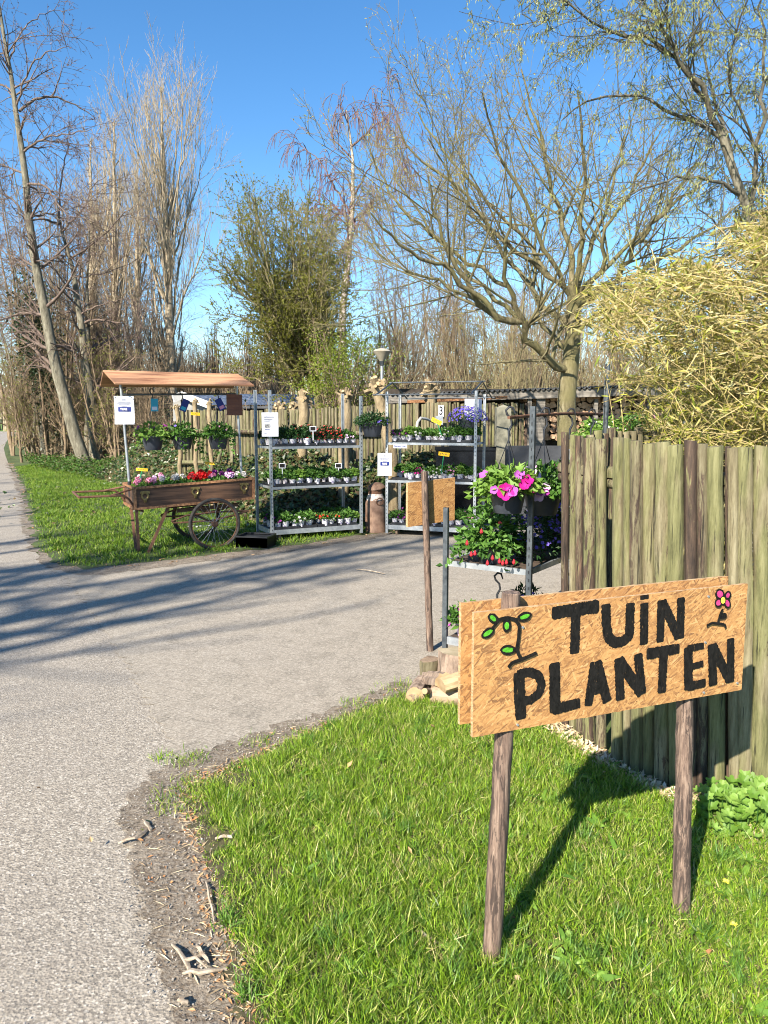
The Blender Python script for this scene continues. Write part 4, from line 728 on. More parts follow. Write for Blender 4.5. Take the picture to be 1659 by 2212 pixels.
# ================================================================ FENCES
def stake(bx, by, z0, z1, r, mat, parent, tx=0.0, ty=0.0, n=12, k=10, name='stake'):
    m = MB(); pts = [np.array([bx+tx*j/(k-1)+rng.normal(0, r*.04), by+ty*j/(k-1)+rng.normal(0, r*.03), z0+(z1-z0)*j/(k-1)]) for j in range(k)]
    rad = [r*(1.04-.08*j/(k-1))*(1+rng.normal(0, .02)) for j in range(k)]; pts.append(pts[-1]+np.array([0, 0, .004])); rad.append(rad[-1]*.93)
    m.tube(pts, rad, n, jit=.045); tl = rng.normal(0, .12); vs = m.v
    for q in range(len(vs)-2*n, len(vs)): x, y, z = vs[q]; vs[q] = (x, y, z+(x-bx)*tl)
    return m.build(name, mat, parent, True)
BASE = [(1205, 1555), (1256, 1597), (1320, 1640), (1367, 1670), (1463, 1708), (1569, 1728), (1659, 1738), (1900, 1752), (2150, 1762)]
TOP = [(1205, 936), (1244, 940), (1309, 946), (1346, 948), (1415, 955), (1505, 962), (1564, 966), (1659, 973), (1900, 990), (2150, 1000)]
def ip(T, x): return float(np.interp(x, [p[0] for p in T], [p[1] for p in T]))
nf = thing('palisade_fence', 'near palisade fence of mossy round stakes behind the painted sign', 'fence', G(1463, 1708))
nf0 = np.array(nf.location)
B = [(1211, 1229, 0, .5), (1229, 1246, 0, .9), (1243, 1262, .05, .1), (1259, 1287, 0, .6), (1286, 1310, 0, .85), (1321, 1347, 0, .4), (1345, 1363, 0, .8), (1361, 1390, 0, .2), (1388, 1416, .03, .3), (1414, 1448, 0, .9), (1446, 1479, 0, .8), (1477, 1506, 0, .6), (1504, 1529, 0, .2), (1528, 1565, 0, .9), (1566, 1580, .06, .2), (1574, 1599, 0, .7), (1592, 1626, 0, .6), (1625, 1661, 0, .85), (1660, 1698, 0, .8), (1697, 1735, 0, .6), (1735, 1775, 0, .7), (1775, 1815, 0, .5), (1817, 1858, 0, .7), (1858, 1900, 0, .8), (1902, 1945, 0, .5), (1945, 1990, 0, .6), (1990, 2035, 0, .6)]
for i, (a, b, back, mo) in enumerate(B):
    px = (a+b)/2; g = G(px, ip(BASE, px)); Dn = g[1]+back; g = at(px, ip(BASE, px), Dn); tz = at(px, ip(TOP, px)+random.uniform(-5, 4), Dn)
    r = (b-a)/2*np.hypot(Dn, 1)/FPX*random.uniform(.87, .96); xl = at(px-12, ip(BASE, px), Dn)[0]
    stake(g[0]-nf0[0], Dn-nf0[1], 0.0, tz[2], r, M_stake if mo > .35 else (M_stake_br if mo < .25 else M_stake), nf, tz[0]-g[0]+random.uniform(-.006, .006), 0)
# rails behind
for (ya, yb) in ((1040, 1080), (1061, 1100)):
    m = MB(); pts = []
    for px in (1215, 1260, 1320, 1380, 1463, 1569, 1700, 2000):
        Dn = G(px, ip(BASE, px))[1]+.085; z = 1.57-(.245 if ya == 1040 else .29)-.0; pts.append(np.array([at(px, 1000, Dn)[0], Dn, z])-nf0*[1, 1, 0])
    m.tube(pts, .03 if ya == 1040 else .026, 10, jit=.04); m.build('rail', M_stake, nf, True)
f2 = thing('palisade_fence', 'short return palisade of brown stakes between the near fence and the bamboo', 'fence', (1.1, 4.15, 0))
n2 = 24
for i in range(n2):
    u = i/(n2-1); x, y = 1.12+1.25*u, 4.2+1.05*u**.9; stake(x-1.1, y-4.15, 0, 1.50+random.uniform(-.02, .02), random.uniform(.026, .032), M_stake_br if i > 5 else M_stake, f2, k=5, n=9)
m = MB(); m.tube([(0.02, .12, 1.2), (.6, .68, 1.2), (1.25, 1.17, 1.2)], .03, 8); m.build('rail', M_stake_br, f2, True)
# far fences
def farfence(label, px0, px1, Y0, Y1, top, step, mat, zb, rails, seed):
    o = at((px0+px1)/2, 950, (Y0+Y1)/2); o[2] = 0; th = thing('palisade_fence', label, 'fence', o); n = max(2, int(abs(px1-px0)/step)); rr = random.Random(seed)
    for i in range(n):
        px = px0+(px1-px0)*(i+.5)/n; Y = Y0+(Y1-Y0)*(i+.5)/n; t = at(px, ip(top, px)+rr.uniform(-2.0, 2.0), Y); stake(t[0]-o[0], Y-o[1], zb, t[2], step*Y/FPX*.53*rr.uniform(.85, 1.12), mat, th, k=4, n=7, tx=rr.uniform(-.02, .02))
    for z in rails:
        m = MB(); pts = [np.array([at(px0+(px1-px0)*q, 950, Y0+(Y1-Y0)*q-.11)[0]-o[0], Y0+(Y1-Y0)*q-.11-o[1], z+.02*math.sin(q*9)]) for q in (0, .2, .4, .6, .8, 1)]; m.tube(pts, .042, 8, jit=.05); m.build('rail', mat, th, True)
    return th
TF = [(370, 888), (520, 886), (640, 885), (760, 878), (900, 872), (960, 871), (1140, 872)]
farfence('long far palisade fence of grey tan stakes behind the two left trolleys', 385, 946, 15.2, 12.9, TF, 7.6, M_stake_far, .2, (.72, 1.32), 3)
farfence('dark green palisade of thin stakes behind the blue lobelia basket', 962, 1140, 13.2, 13.6, TF, 6.3, M_stake, .0, (1.0,), 4)
# number post, concrete post
o = at(952, 1120, 12.7); o[2] = 0; t_ = thing('fence_post', 'square wooden gate post carrying the house number plate', 'post', o); m = MB(); m.box((0, 0, .92), (.16, .14, 1.84)); m.build('post', M_stake_far, t_)
o2 = at(952.5, 888, 12.6); t_ = thing('number_plate', 'small white house number plate with a black 3', 'sign', o2); m = MB(); m.box((0, 0, 0), (.085, .012, .19)); m.build('plate', M_paper, t_); textmesh('numeral', '3', .19, M_paint, t_, (0, -.0095, 0), (R(90), 0, 0), bold=.002, sx=.75)
# concrete post
M_conc = simple('mossy_concrete', (.10,.10,.075), (.24,.23,.17), 9, .9, .5)
o = G(1083, 1122); o = at(1083, 1090, 11.6); o[2] = 0; t_ = thing('concrete_post', 'thick mossy concrete post with pyramid cap right of the lobelia basket', 'post', o); m = MB(); h_ = at(1083, 881, 11.6)[2]; m.box((0, 0, h_/2), (.21, .2, h_)); m.build('shaft', M_conc, t_)
m = MB(); m.add([(-.105, -.1, h_), (.105, -.1, h_), (.105, .1, h_), (-.105, .1, h_), (0, 0, h_+.05)], [(0, 1, 4), (1, 2, 4), (2, 3, 4), (3, 0, 4)]); m.build('cap', M_conc, t_)
# barn lamp on a fence bracket
o = at(715, 690, 12); o = at(1718/1.823, 905, 12.5); t_ = thing('gooseneck_lamp', 'grey gooseneck lamp with round shade mounted on the fence above the top shelf', 'lamp', (at(949, 908, 12.45)))
m = MB(); q0 = at(949, 908, 12.45)
def rel(px, py, Y, o=q0): return at(px, py, Y)-o
m.tube([rel(949, 912, 12.45), rel(935, 911, 12.3), rel(921, 905, 12.1), rel(909, 903, 12.0), rel(902, 912, 11.95), rel(899, 930, 11.9)], .022, 8); m.build('arm', simple('lamp_grey', (.3,.3,.28), (.4,.4,.38), 8, .5, 0), t_, True)
m = MB(); c_ = rel(899, 935, 11.9); m.lathe([(.03, 0), (.09, -.04), (.14, -.10), (.15, -.13), (.13, -.13), (.06, -.16), (.001, -.17)], c_, 20); m.build('shade', simple('lamp_shade', (.35,.33,.28), (.45,.43,.38), 8, .5, 0), t_, True)
m = MB(); m.box((0, .02, 0), (.12, .03, .14)); m.build('bracket', M_steel, t_)
# dark grey board gate + big dark box
M_dkboard = simple('dark_grey_paint_board', (.035,.037,.042), (.06,.063,.07), 6, .5, .1)
o = at(1154, 1090, 11.0); o[2] = 0; t_ = thing('board_gate', 'low gate of dark grey boards between concrete post and near fence', 'gate', o)
for k in range(4):
    m = MB(); m.box((0, 0, .18+k*.29), (.86, .03, .283)); m.build('board', M_dkboard, t_)
m = MB(); m.box((-.36, .035, .6), (.06, .04, 1.16)); m.box((.36, .035, .6), (.06, .04, 1.16)); m.build('frame', M_dkboard, t_)
M_gloss = simple('black_gloss_plastic', (.006,.007,.009), (.014,.016,.02), 3, .18, .03)
o = at(1003, 1120, 11.9); o[2] = 0; t_ = thing('storage_box', 'large glossy black storage box behind the middle trolley', 'box', o); w_ = (1068-937)*12/FPX; m = MB(); m.box((0, 0, .55), (w_, .7, 1.1)); m.build('body', M_gloss, t_); m = MB(); m.box((0, 0, 1.13), (w_+.04, .74, .06)); m.build('lid', M_gloss, t_)

# ================================================================ SHEDS
M_corr = simple('grey_corrugated_sheet', (.04,.04,.038), (.10,.10,.095), 3, .8, .4); M_greywood = simple('grey_weathered_board', (.10,.09,.075), (.24,.22,.19), 6, .85, .4, (.3, 1, 4))
t_ = thing('woodshed', 'open woodshed with corrugated roof and grey fascia stacked with firewood', 'shed', at(1150, 950, 15)*[1, 1, 0]); O = np.array(t_.location)
A = at(838, 851, 14.6); Bp = at(1067, 845, 14.6); E = at(1500, 829, 14.2); V, F, nx = [], [], 420
ray0 = np.array([A[0], 14.6, A[2]]); ray1 = np.array([E[0], 14.2, E[2]])
for i in range(nx):
    u = i/(nx-1); p = ray0*(1-u)+ray1*u; dz = .022*math.sin(i*2*math.pi/7)
    for j, (dy, h) in enumerate(((0, 0), (2.6, .03))): V.append(p+[0, dy, h+dz]-O)
F = [(2*i, 2*i+2, 2*i+3, 2*i+1) for i in range(nx-1)]
ro = tris('roof', np.array(V), np.array(F), M_corr, t_); sd = ro.modifiers.new('s', 'SOLIDIFY'); sd.thickness = .012
m = MB(); m.beam(ray0+[0, .06, -.10]-O, ray1+[0, .06, -.10]-O, .03, .15); m.build('fascia', M_greywood, t_)
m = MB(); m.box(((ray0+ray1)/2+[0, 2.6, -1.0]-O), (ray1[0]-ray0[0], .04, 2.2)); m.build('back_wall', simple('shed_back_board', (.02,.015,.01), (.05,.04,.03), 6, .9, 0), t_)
for px in (1143, 1167, 1286, 1400, 1470):
    m = MB(); q = at(px, 900, 14.55); m.box((q[0]-O[0], .0-.45+.0, .97), (.07 if px != 1167 else .16, .08, 1.94)); m.build('post', M_greywood, t_)
m = MB(); m.beam(at(880, 868, 13.9)-O, at(1095, 858, 14.4)-O, .04, .05); m.build('brace_rail', M_rust2, t_)
# firewood
M_end = simple('split_wood_end', (.34,.20,.11), (.58,.40,.25), 14, .85, .3); M_barkw = simple('firewood_bark', (.12,.08,.055), (.32,.23,.15), 16, .9, .6)
def wood_proto(seed):
    r = np.random.default_rng(seed); k = 7; a = np.linspace(0, 2*np.pi, k, endpoint=False); rad = r.uniform(.045, .085, k); 
    if seed % 2: rad[:3] *= .55
    pts = np.column_stack([rad*np.cos(a), np.zeros(k), rad*np.sin(a)]); m = MB(); m.add(list(pts)+list(pts+[0, .3, 0]), [tuple(range(k))], 0); o_ = len(m.f); m.f += [(i, k+i, k+(i+1) % k, (i+1) % k) for i in range(k)]+[tuple(range(2*k-1, k-1, -1))]; m.m += [1]*k+[0]
    return m.build('split_log', [M_end, M_barkw])
WP = [wood_proto(s) for s in range(6)]; cnt = 0
NUMC = ['first', 'second', 'third', 'fourth', 'fifth', 'sixth', 'seventh', 'eighth', 'ninth', 'tenth', 'eleventh', 'twelfth', 'thirteenth', 'fourteenth', 'fifteenth', 'sixteenth', 'seventeenth', 'eighteenth', 'nineteenth', 'twentieth', 'twenty-first', 'twenty-second', 'twenty-third', 'twenty-fourth', 'twenty-fifth']
ORD = ['bottom', 'second', 'third', 'fourth', 'fifth', 'sixth', 'seventh', 'eighth', 'ninth', 'top']
for row in range(7):
    for c in range(25):
        px = 1136+c*11.2+random.uniform(-2.5, 2.5)+(row % 2)*5; p = at(px, 944-row*13.5+random.uniform(-2.5, 2.5), 14.75+random.uniform(-.08, .08)); src = WP[cnt % 6]
        o = src if cnt < 6 else src.copy()
        if cnt >= 6: COL.objects.link(o)
        o.location = tuple(p); o.rotation_euler = (0, random.uniform(0, 6.28), random.uniform(-.12, .12)); tag(o, f'split firewood log, {NUMC[c]} from the left in the {ORD[row]} row inside the woodshed', 'firewood', 'firewood logs stacked in the woodshed'); cnt += 1
# tiled shed
def tiled(name, label, pts, mat_fascia, Y):
    t_ = thing(name, label, 'shed', at(500, 950, Y)*[1, 1, 0]); O = np.array(t_.location)
    ra, rb, ea, eb = [np.array(p) for p in pts]; V = []; nx, ny = 90, 12
    for j in range(ny):
        for i in range(nx):
            u, w = i/(nx-1), j/(ny-1); p = (ra*(1-u)+rb*u)*(1-w)+(ea*(1-u)+eb*u)*w; V.append(p-O+[0, 0, .018*abs(math.sin(i*math.pi/3))+.022*((j*1.0) % 2)])
    F = [(j*nx+i, j*nx+i+1, (j+1)*nx+i+1, (j+1)*nx+i) for j in range(ny-1) for i in range(nx-1)]
    M_tile = simple('dark_blue_roof_tile', (.035,.045,.075), (.10,.13,.19), 5, .45, .2); tris('roof', np.array(V), np.array(F), M_tile, t_)
    m = MB(); c = (ea+eb)/2-O; m.box((c[0], c[1]+.5, c[2]/2), (eb[0]-ea[0]-.3, .1, c[2]-.05)); m.build('wall', simple('tarred_board', (.015,.014,.013), (.035,.032,.03), 5, .8, .3, (1, 1, .2)), t_)
    m = MB(); m.beam(ea-O+[0, -.02, -.03], eb-O+[0, -.02, -.03], .05, .06); m.build('gutter', M_dkboard, t_); return t_
Y = 21
t_ = tiled('tiled_shed', 'low black shed with blue grey tiled roof behind the far fence', (at(385, 851, 23), at(690, 853, 22), at(452, 877, 20.5), at(690, 878, 20)), None, Y); O = np.array(t_.location)
m = MB(); m.beam(at(374, 861, 20.6)-O, at(396, 853.5, 20.8)-O, .06, .2); m.beam(at(396, 854, 20.8)-O, at(454, 876, 20.3)-O, .06, .17); m.build('bargeboard', simple('white_painted_board', (.6,.6,.58), (.75,.75,.72), 4, .6, 0), t_)
m = MB(); m.poly([at(374, 863, 20.9)-O, at(454, 878, 20.9)-O, at(454, 910, 20.9)-O, at(374, 910, 20.9)-O]); m.build('gable', simple('pale_gable_board', (.20,.20,.19), (.3,.3,.28), 4, .7, .2), t_)

# ================================================================ POLLARDS / STAKES / LAMP POST / MILK CAN
M_poll = barkmat('pollard_bark', (.09,.065,.035), (.26,.20,.115), (.40,.32,.20), 9); M_cut = simple('fresh_cut_wood', (.32,.22,.11), (.52,.39,.22), 12, .8, .2)
def pollard(label, pts, Y, r0, r1, head, seed, nk=22, zb=.0):
    r = np.random.default_rng(seed); P = ATL(pts, Y); o = P[0].copy(); o[2] = zb; P = [o]+P; th = thing('pollard_stump', label, 'tree', o)
    P = [p-o for p in P]; l = limbs([(P, r0, r1)], 10, .01); V, F = btubes([l], 12); tris('trunk', V, F, M_poll, th, smooth=True); c = P[-1]; head *= .85; m = MB()
    for k in range(nk):
        d = nrm(r.normal(0, 1, 3)+[0, 0, .45]); b = c+d*head*.25; e = c+d*head*r.uniform(.55, 1.0); rr = head*r.uniform(.10, .2); m2 = (b+e)/2
        i0 = len(m.f); m.tube([b, m2, e], [rr*1.25, rr*1.1, rr], 7, jit=.08); m.m[-1] = 1
    m.lathe([(head*.02, -head*.5), (head*.42, -head*.3), (head*.5, 0), (head*.35, head*.3), (.001, head*.42)], c, 10); m.build('cut_head', [M_poll, M_cut], th); return th
pollard('pollard stump with knobbly cut head left of centre behind the first trolley', [(650, 1006), (652, 960), (657, 900), (654, 862)], 12.4, .075, .085, .19, 1)
pollard('pollard stump with one long stub to the left behind the first trolley', [(742, 1006), (743, 960), (748, 900), (744, 858)], 12.0, .085, .09, .19, 2)
pollard('thick pollard stump with a wide head of fresh cuts above the milk can', [(852, 1065), (848, 1010), (838, 940), (826, 890), (814, 838)], 11.4, .10, .085, .24, 3, 34)
pollard('pollard stump with a shaggy head beside the number post', [(930, 900), (932, 870), (928, 848)], 14.0, .10, .10, .30, 4, 30)
pollard('small pollard head peeping over the fence left of the first trolley', [(604, 960), (606, 884)], 15.6, .07, .07, .24, 5)
pollard('pollard head seen between the tall roof posts of the first trolley', [(628, 960), (632, 884)], 15.8, .07, .07, .2, 6)
for i, (x, y, xb, lb) in enumerate(((382, 880, 388, 'leftmost'), (422, 868, 424, 'middle'), (453, 869, 456, 'rightmost'))): pollard(f'{lb} thin pollard sapling with a knobbed top behind the cart', [(xb, 1000), ((x+xb)/2+2, 930), (x, y)], 13.2, .035, .04, .09, 10+i, 10)
for i, (a, b, lb) in enumerate((((470, 1000), (492, 920), 'behind the right cart post'), ((590, 1002), (640, 925), 'seen under the top shelf of the first trolley'), ((738, 1005), (760, 925), 'right of the long stubbed pollard'), ((725, 1000), (726, 930), 'upright beside the long stubbed pollard'), ((500, 1000), (506, 890), 'behind the hanging brown panel'))):
    p, q = at(*a, 12.6), at(*b, 12.9); m = MB(); m.tube([(0, 0, 0), (q-p)/2, q-p], .03, 8, jit=.03); o = m.build('support_pole', M_stake_far, smooth=True); o.location = tuple(p); tag(o, f'pale leaning support pole {lb}', 'pole')
o = at(825, 960, 16.2); o[2] = 0; t_ = thing('street_lamp', 'grey street lamp with a saucer shaped shade on a slim pole', 'lamp', o); c_ = at(823, 763, 16.2); hz = c_[2]
m = MB(); m.tube([(0, 0, 0), (0, 0, hz-.24)], [.045, .03], 12); m.build('pole', M_steel, t_, True); m = MB(); m.lathe([(.03, -.26), (.05, -.23), (.05, -.16), (.07, -.11), (.05, -.1)], (0, 0, hz), 20); m.build('collar', M_steel_dk, t_, True)
m = MB(); m.lathe([(.05, -.16), (.09, -.10), (.17, .0), (.195, .035), (.15, .07), (.05, .10), (.001, .105)], (0, 0, hz), 28); m.build('shade', simple('lamp_cream', (.30,.27,.20), (.42,.38,.30), 5, .5, 0), t_, True)
m = MB(); m.lathe([(.02, .09), (.035, .115), (.02, .15), (.001, .155)], (0, 0, hz), 12); m.build('finial', M_steel_dk, t_, True)
g = G(811, 1149); t_ = thing('milk_can', 'rusty old milk can with a tilted lid and flaking white collar', 'milk can', g, .3); m = MB(); m.lathe([(.001, 0), (.148, 0), (.15, .02), (.143, .03), (.145, .22), (.14, .43), (.133, .45), (.10, .49)], n=30); m.build('body', M_rust_can if 'M_rust_can' in globals() else simple('rusty_can_iron', (.13,.07,.045), (.30,.19,.13), 9, .7, .4), t_, True)
m = MB(); m.lathe([(.132, .452), (.115, .50), (.098, .53), (.096, .545)], n=24); m.build('collar', simple('flaking_white_paint', (.30,.2,.15), (.66,.58,.52), 22, .7, .5, lo=.42, hi=.52), t_, True)
m = MB(); m.lathe([(.097, .535), (.095, .60)], n=24); m.build('neck', M_rust, t_, True); m = MB(); m.lathe([(.001, .07), (.04, .065), (.10, .035), (.125, .0), (.115, -.012), (.08, -.015), (.001, -.015)], n=24); o = m.build('lid', simple('rusty_can_iron', (.13,.07,.045), (.30,.19,.13), 9, .7, .4), t_, True); o.location = (.01, 0, .625); o.rotation_euler = (R(10), R(-12), 0)
for s in (-1, 1): m = MB(); m.tor((s*.0, 0, 0), .048, .008, 'y', 20, 6); o = m.build('handle', M_rust, t_, True); o.location = (s*.02, -s*.148, .44); o.rotation_euler = (R(s*8), 0, 0)

# ================================================================ PLANTS
def disc5(P, N, Rr, r, cup=.35, seg=15, dp=.2):
    """five-lobed flowers: P centres, N normals"""
    N = nrm(N); q = nrm(np.cross(N, r.normal(size=N.shape))); w = np.cross(N, q); K = len(P); a = np.arange(seg)*2*np.pi/seg; lob = 1-dp+dp*np.abs(np.cos(2.5*a)); Rr = np.broadcast_to(Rr, (K,))
    ring = P[:, None]+(q[:, None]*np.cos(a)[None, :, None]+w[:, None]*np.sin(a)[None, :, None])*(Rr[:, None]*lob[None])[..., None]+N[:, None]*(Rr[:, None]*(cup+.10*np.cos(5*a)[None]))[..., None]
    c = P[:, None]-N[:, None]*(Rr*.25)[:, None, None]; V = np.concatenate([c, ring], 1).reshape(-1, 3); F = np.array([[0, 1+i, 1+(i+1) % seg] for i in range(seg)]); return V, (F[None]+(np.arange(K)*(seg+1))[:, None, None]).reshape(-1, 3)
L_mid = leafmat('plant_leaf', [(.03,.09,.015), (.06,.15,.025), (.09,.20,.03), (.13,.26,.05)], .3); L_dark = leafmat('dark_plant_leaf', [(.015,.045,.015), (.03,.08,.022), (.05,.11,.03)], .2, .4); L_lite = leafmat('light_plant_leaf', [(.12,.24,.03), (.18,.32,.05), (.25,.40,.08), (.10,.2,.03)], .38)
def fm(n, a, b): return leafmat(n, [a, b], .25, .6, .2)
F_red = fm('red_petal', (.62,.01,.012), (.75,.03,.03)); F_coral = fm('coral_petal', (.75,.07,.09), (.85,.16,.14)); F_pink = fm('pink_petal', (.75,.22,.42), (.85,.45,.6)); F_white = fm('white_petal', (.60,.58,.56), (.7,.68,.68)); F_mag = fm('magenta_petal', (.42,.006,.17), (.60,.02,.30)); F_viol = fm('violet_petal', (.14,.10,.55), (.25,.18,.70)); F_purp = fm('purple_petal', (.22,.03,.2), (.4,.06,.38)); F_lil = fm('lilac_petal', (.62,.35,.65), (.82,.62,.82)); F_orch = fm('orchid_petal', (.38,.06,.38), (.54,.15,.55))
def blob(n, rx, rz, z, r, L, W, flat=.5, up=.4):
    P = r.normal(0, 1, (n, 3)); P = nrm(P)*(r.uniform(.25, 1, (n, 1))**.5); P = P*[rx, rx, rz]; P[:, 2] = np.abs(P[:, 2])*1.0+z; D = nrm(P-[0, 0, z-.02])+r.normal(0, .6, (n, 3))+[0, 0, up*.3]
    return leaves(P, D, r.uniform(.7, 1.3, n)*L, r.uniform(.8, 1.2, n)*W, r, nrmv=nrm(P-[0, 0, z])*1.0+[0, 0, .6])
def potted(seed, rx, h, n, L, W, lm, fl, label):
    r = np.random.default_rng(seed); th = thing('potted_plant', label, 'potted plant'); m = MB(); m.lathe([(.001, 0), (.032, 0), (.044, .066), (.047, .07), (.046, .076), (.041, .074), (.038, .06), (.001, .06)], n=14); m.build('pot', M_whitepot, th, True)
    V, F = blob(n, rx, h, .075, r, L, W); tris('foliage', V, F, lm, th)
    for (fm_, k, rad, zz) in fl:
        P = nrm(r.normal(0, 1, (k, 3))+[0, -.3, .5])*[rx*1.02, rx*1.02, h]; P[:, 2] = np.abs(P[:, 2])*zz+.08; V, F = disc5(P, P*[1, 1, .5]+[0, -.06, .02], rad*r.uniform(.8, 1.2, k), r, .25, 10); tris('flowers', V, F, fm_, th)
    th.location = (0, 0, -50); return th
PP = {'fuchsia': potted(1, .062, .16, 210, .038, .024, L_dark, [(F_coral, 16, .014, 1.0), (F_red, 6, .013, 1)], None), 'green': potted(2, .068, .10, 190, .04, .028, L_mid, [], None), 'light': potted(3, .066, .09, 170, .042, .03, L_lite, [], None),
      'white': potted(4, .064, .085, 160, .038, .026, L_mid, [(F_white, 9, .017, 1)], None), 'pink': potted(5, .062, .08, 150, .03, .022, L_mid, [(F_pink, 9, .016, 1)], None), 'magenta': potted(6, .062, .08, 150, .03, .022, L_dark, [(F_mag, 8, .019, 1)], None),
      'red': potted(7, .062, .08, 150, .03, .022, L_mid, [(F_red, 5, .016, 1)], None), 'purple': potted(8, .062, .08, 150, .03, .02, L_dark, [(F_purp, 8, .015, 1)], None), 'tallgreen': potted(9, .062, .15, 200, .04, .024, L_dark, [], None), 'petunia': potted(10, .072, .09, 150, .034, .024, L_mid, [(F_lil, 5, .024, 1)], None)}
KN = {'fuchsia': 'red budded fuchsia', 'green': 'leafy green bedding plant', 'light': 'light green leafy plant', 'white': 'white flowered bedding plant', 'pink': 'pink flowered bedding plant', 'magenta': 'magenta flowered bedding plant', 'red': 'red flowered bedding plant', 'purple': 'purple flowered bedding plant', 'tallgreen': 'tall dark green plant', 'petunia': 'lilac petunia'}
PUSED = set(); NUMW = ['first', 'second', 'third', 'fourth', 'fifth', 'sixth', 'seventh', 'eighth', 'ninth', 'tenth', 'eleventh', 'twelfth', 'thirteenth']
def pot_at(kind, loc, rz, label, group, sc=1.0):
    s = PP[kind]
    if kind not in PUSED:
        PUSED.add(kind); KIDS[s.name] = [c for c in bpy.data.objects if c.parent == s]; s.location = tuple(map(float, loc)); s.rotation_euler = (0, 0, rz); s['label'] = label; s['group'] = group; s.scale = (sc,)*3; return s
    return copy_tree(s, loc, rz, label, group, sc)
# trays
def tray_proto():
    m = MB(); w, d, h = .30, .50, .035
    m.box((0, 0, .006), (w-.02, d-.02, .012)); 
    for s in (-1, 1): m.box((s*(w/2-.006), 0, h/2), (.012, d, h)); m.box((0, s*(d/2-.006), h/2+.0005), (w-.024, .012, h))
    return m.build('plant_tray', M_black)
TRAY = tray_proto(); TRAY.location = (0, 0, -50); tray_used = [False]
def tray_at(loc, rz, label, group, sc=(1, 1, 1)):
    if not tray_used[0]: tray_used[0] = True; o = TRAY
    else: o = TRAY.copy(); COL.objects.link(o)
    o.location = tuple(map(float, loc)); o.rotation_euler = (0, 0, rz); o.scale = sc; return tag(o, label, 'plant tray', group)

# ---- trolleys
def post_mb(h, z0=0.0, slots=True, sw=.006):
    m = MB(); m.box((0, 0, z0+(h-z0)/2), (.034, .006, h-z0), 0); m.box((-.014, .017, z0+(h-z0)/2), (.006, .028, h-z0), 0); m.box((.014, .012, z0+(h-z0)/2), (.006, .018, h-z0), 0)
    if slots:
        z = z0+.12
        while z < h-.05: m.box((0, -.0045, z), (sw, .004, .018), 1); z += .05
    return m
def caster(th, x, y, sz=.055):
    m = MB(); m.box((0, 0, sz+.045), (.05, .05, .012)); m.box((-.018, 0, sz+.01), (.004, .035, .07)); m.box((.018, 0, sz+.01), (.004, .035, .07)); c = m.build('caster', M_steel_dk, th); c.location = (x, y, 0)
    m = MB(); m.tube([(-.014, 0, sz), (.014, 0, sz)], sz, 20); m.tube([(-.016, 0, sz), (.016, 0, sz)], sz*.35, 12); m.build('wheel', simple('caster_wheel', (.22,.15,.10), (.34,.25,.17), 10, .8, .2), c)
def trolley(label, loc, rz, L, W, tops, shelves, base=.115, cast=.05):
    th = thing('plant_trolley', label, 'plant trolley', loc, rz, None)
    for (x, y, s) in ((0, 0, 0), (L, 0, 1), (0, W, 2), (L, W, 3)):
        p = post_mb(tops[s], .03).build('post', [M_steel, M_black], th); p.location = (x, y, 0); p.rotation_euler = (0, 0, 0 if y == 0 else math.pi)
    m = MB(); m.box((L/2, .012, base), (L-.04, .02, .06)); m.box((L/2, W-.012, base), (L-.04, .02, .06)); m.box((.012, W/2, base), (.02, W-.05, .06)); m.box((L-.012, W/2, base), (.02, W-.05, .06)); m.box((L/2, W/2, base+.012), (L-.05, W-.05, .012)); m.build('base_frame', M_steel, th)
    for x in (.12, L-.12):
        for y in (.1, W-.1): caster(th, x, y, cast)
    for z in shelves:
        m = MB(); m.box((L/2, W/2, z-.008), (L-.05, W-.03, .014), 1); m.box((L/2, .006, z-.012), (L-.036, .016, .032), 0); m.box((L/2, W-.006, z-.012), (L-.036, .016, .032), 0); m.box((.028, W/2, z-.012), (.016, W-.03, .03), 0); m.box((L-.028, W/2, z-.012), (.016, W-.03, .03), 0); m.build('shelf', [M_steel, M_shelf], th)
    return th
def lw(loc, rz, p): c, s = math.cos(rz), math.sin(rz); return np.array([loc[0]+p[0]*c-p[1]*s, loc[1]+p[0]*s+p[1]*c, loc[2]+p[2]])
def stock(loc, rz, L, W, z, kinds, shelfname, trolleyname, rows=3, n=11, grp=None, sk=()):
    nt = 4; r = random.Random(hash_(shelfname+trolleyname))
    for k in range(nt): tray_at(lw(loc, rz, (.06+(L-.12)*(k+.5)/nt, W/2, z+.001)), rz, f'{NUMW[k]} black tray from the left on the {shelfname} shelf of the {trolleyname}', 'black plant trays on the trolleys', (((L-.12)/nt-.012)/.30, (W-.05)/.50, 1))
    for row in range(rows):
        y = .065+row*(W-.13)/(rows-1)
        for i in range(n):
            if (row, i) in sk or r.random() < .07: continue
            kd = kinds[min(len(kinds)-1, int(i*len(kinds)/n))] if row < rows-1 else kinds[min(len(kinds)-1, int(((i+1) % n)*len(kinds)/n))]
            rw = ('front', 'middle', 'back')[row if rows == 3 else row*2]
            pot_at(kd, lw(loc, rz, (.09+(L-.18)*i/(n-1)+r.uniform(-.02, .02), y+r.uniform(-.018, .018), z+.014)), r.uniform(-.8, .8), f'{KN[kd]}, {NUMW[i]} from left, {rw} row, {shelfname} shelf, {trolleyname}', f'potted plants on the {shelfname} shelf of the {trolleyname}', r.uniform(.82, 1.16))
def hash_(s): return sum((i+1)*ord(c) for i, c in enumerate(s))
r1 = np.array([*G(588.6, 1162, .05)[:2], 0]); rz1 = math.atan2(.55, 1.075)
trolley('tall four posted steel plant trolley nearest the cart', r1, rz1, 1.27, .62, (1.93, 1.87, 1.95, 1.92), (.70, 1.215)); T1 = 'cart side trolley'
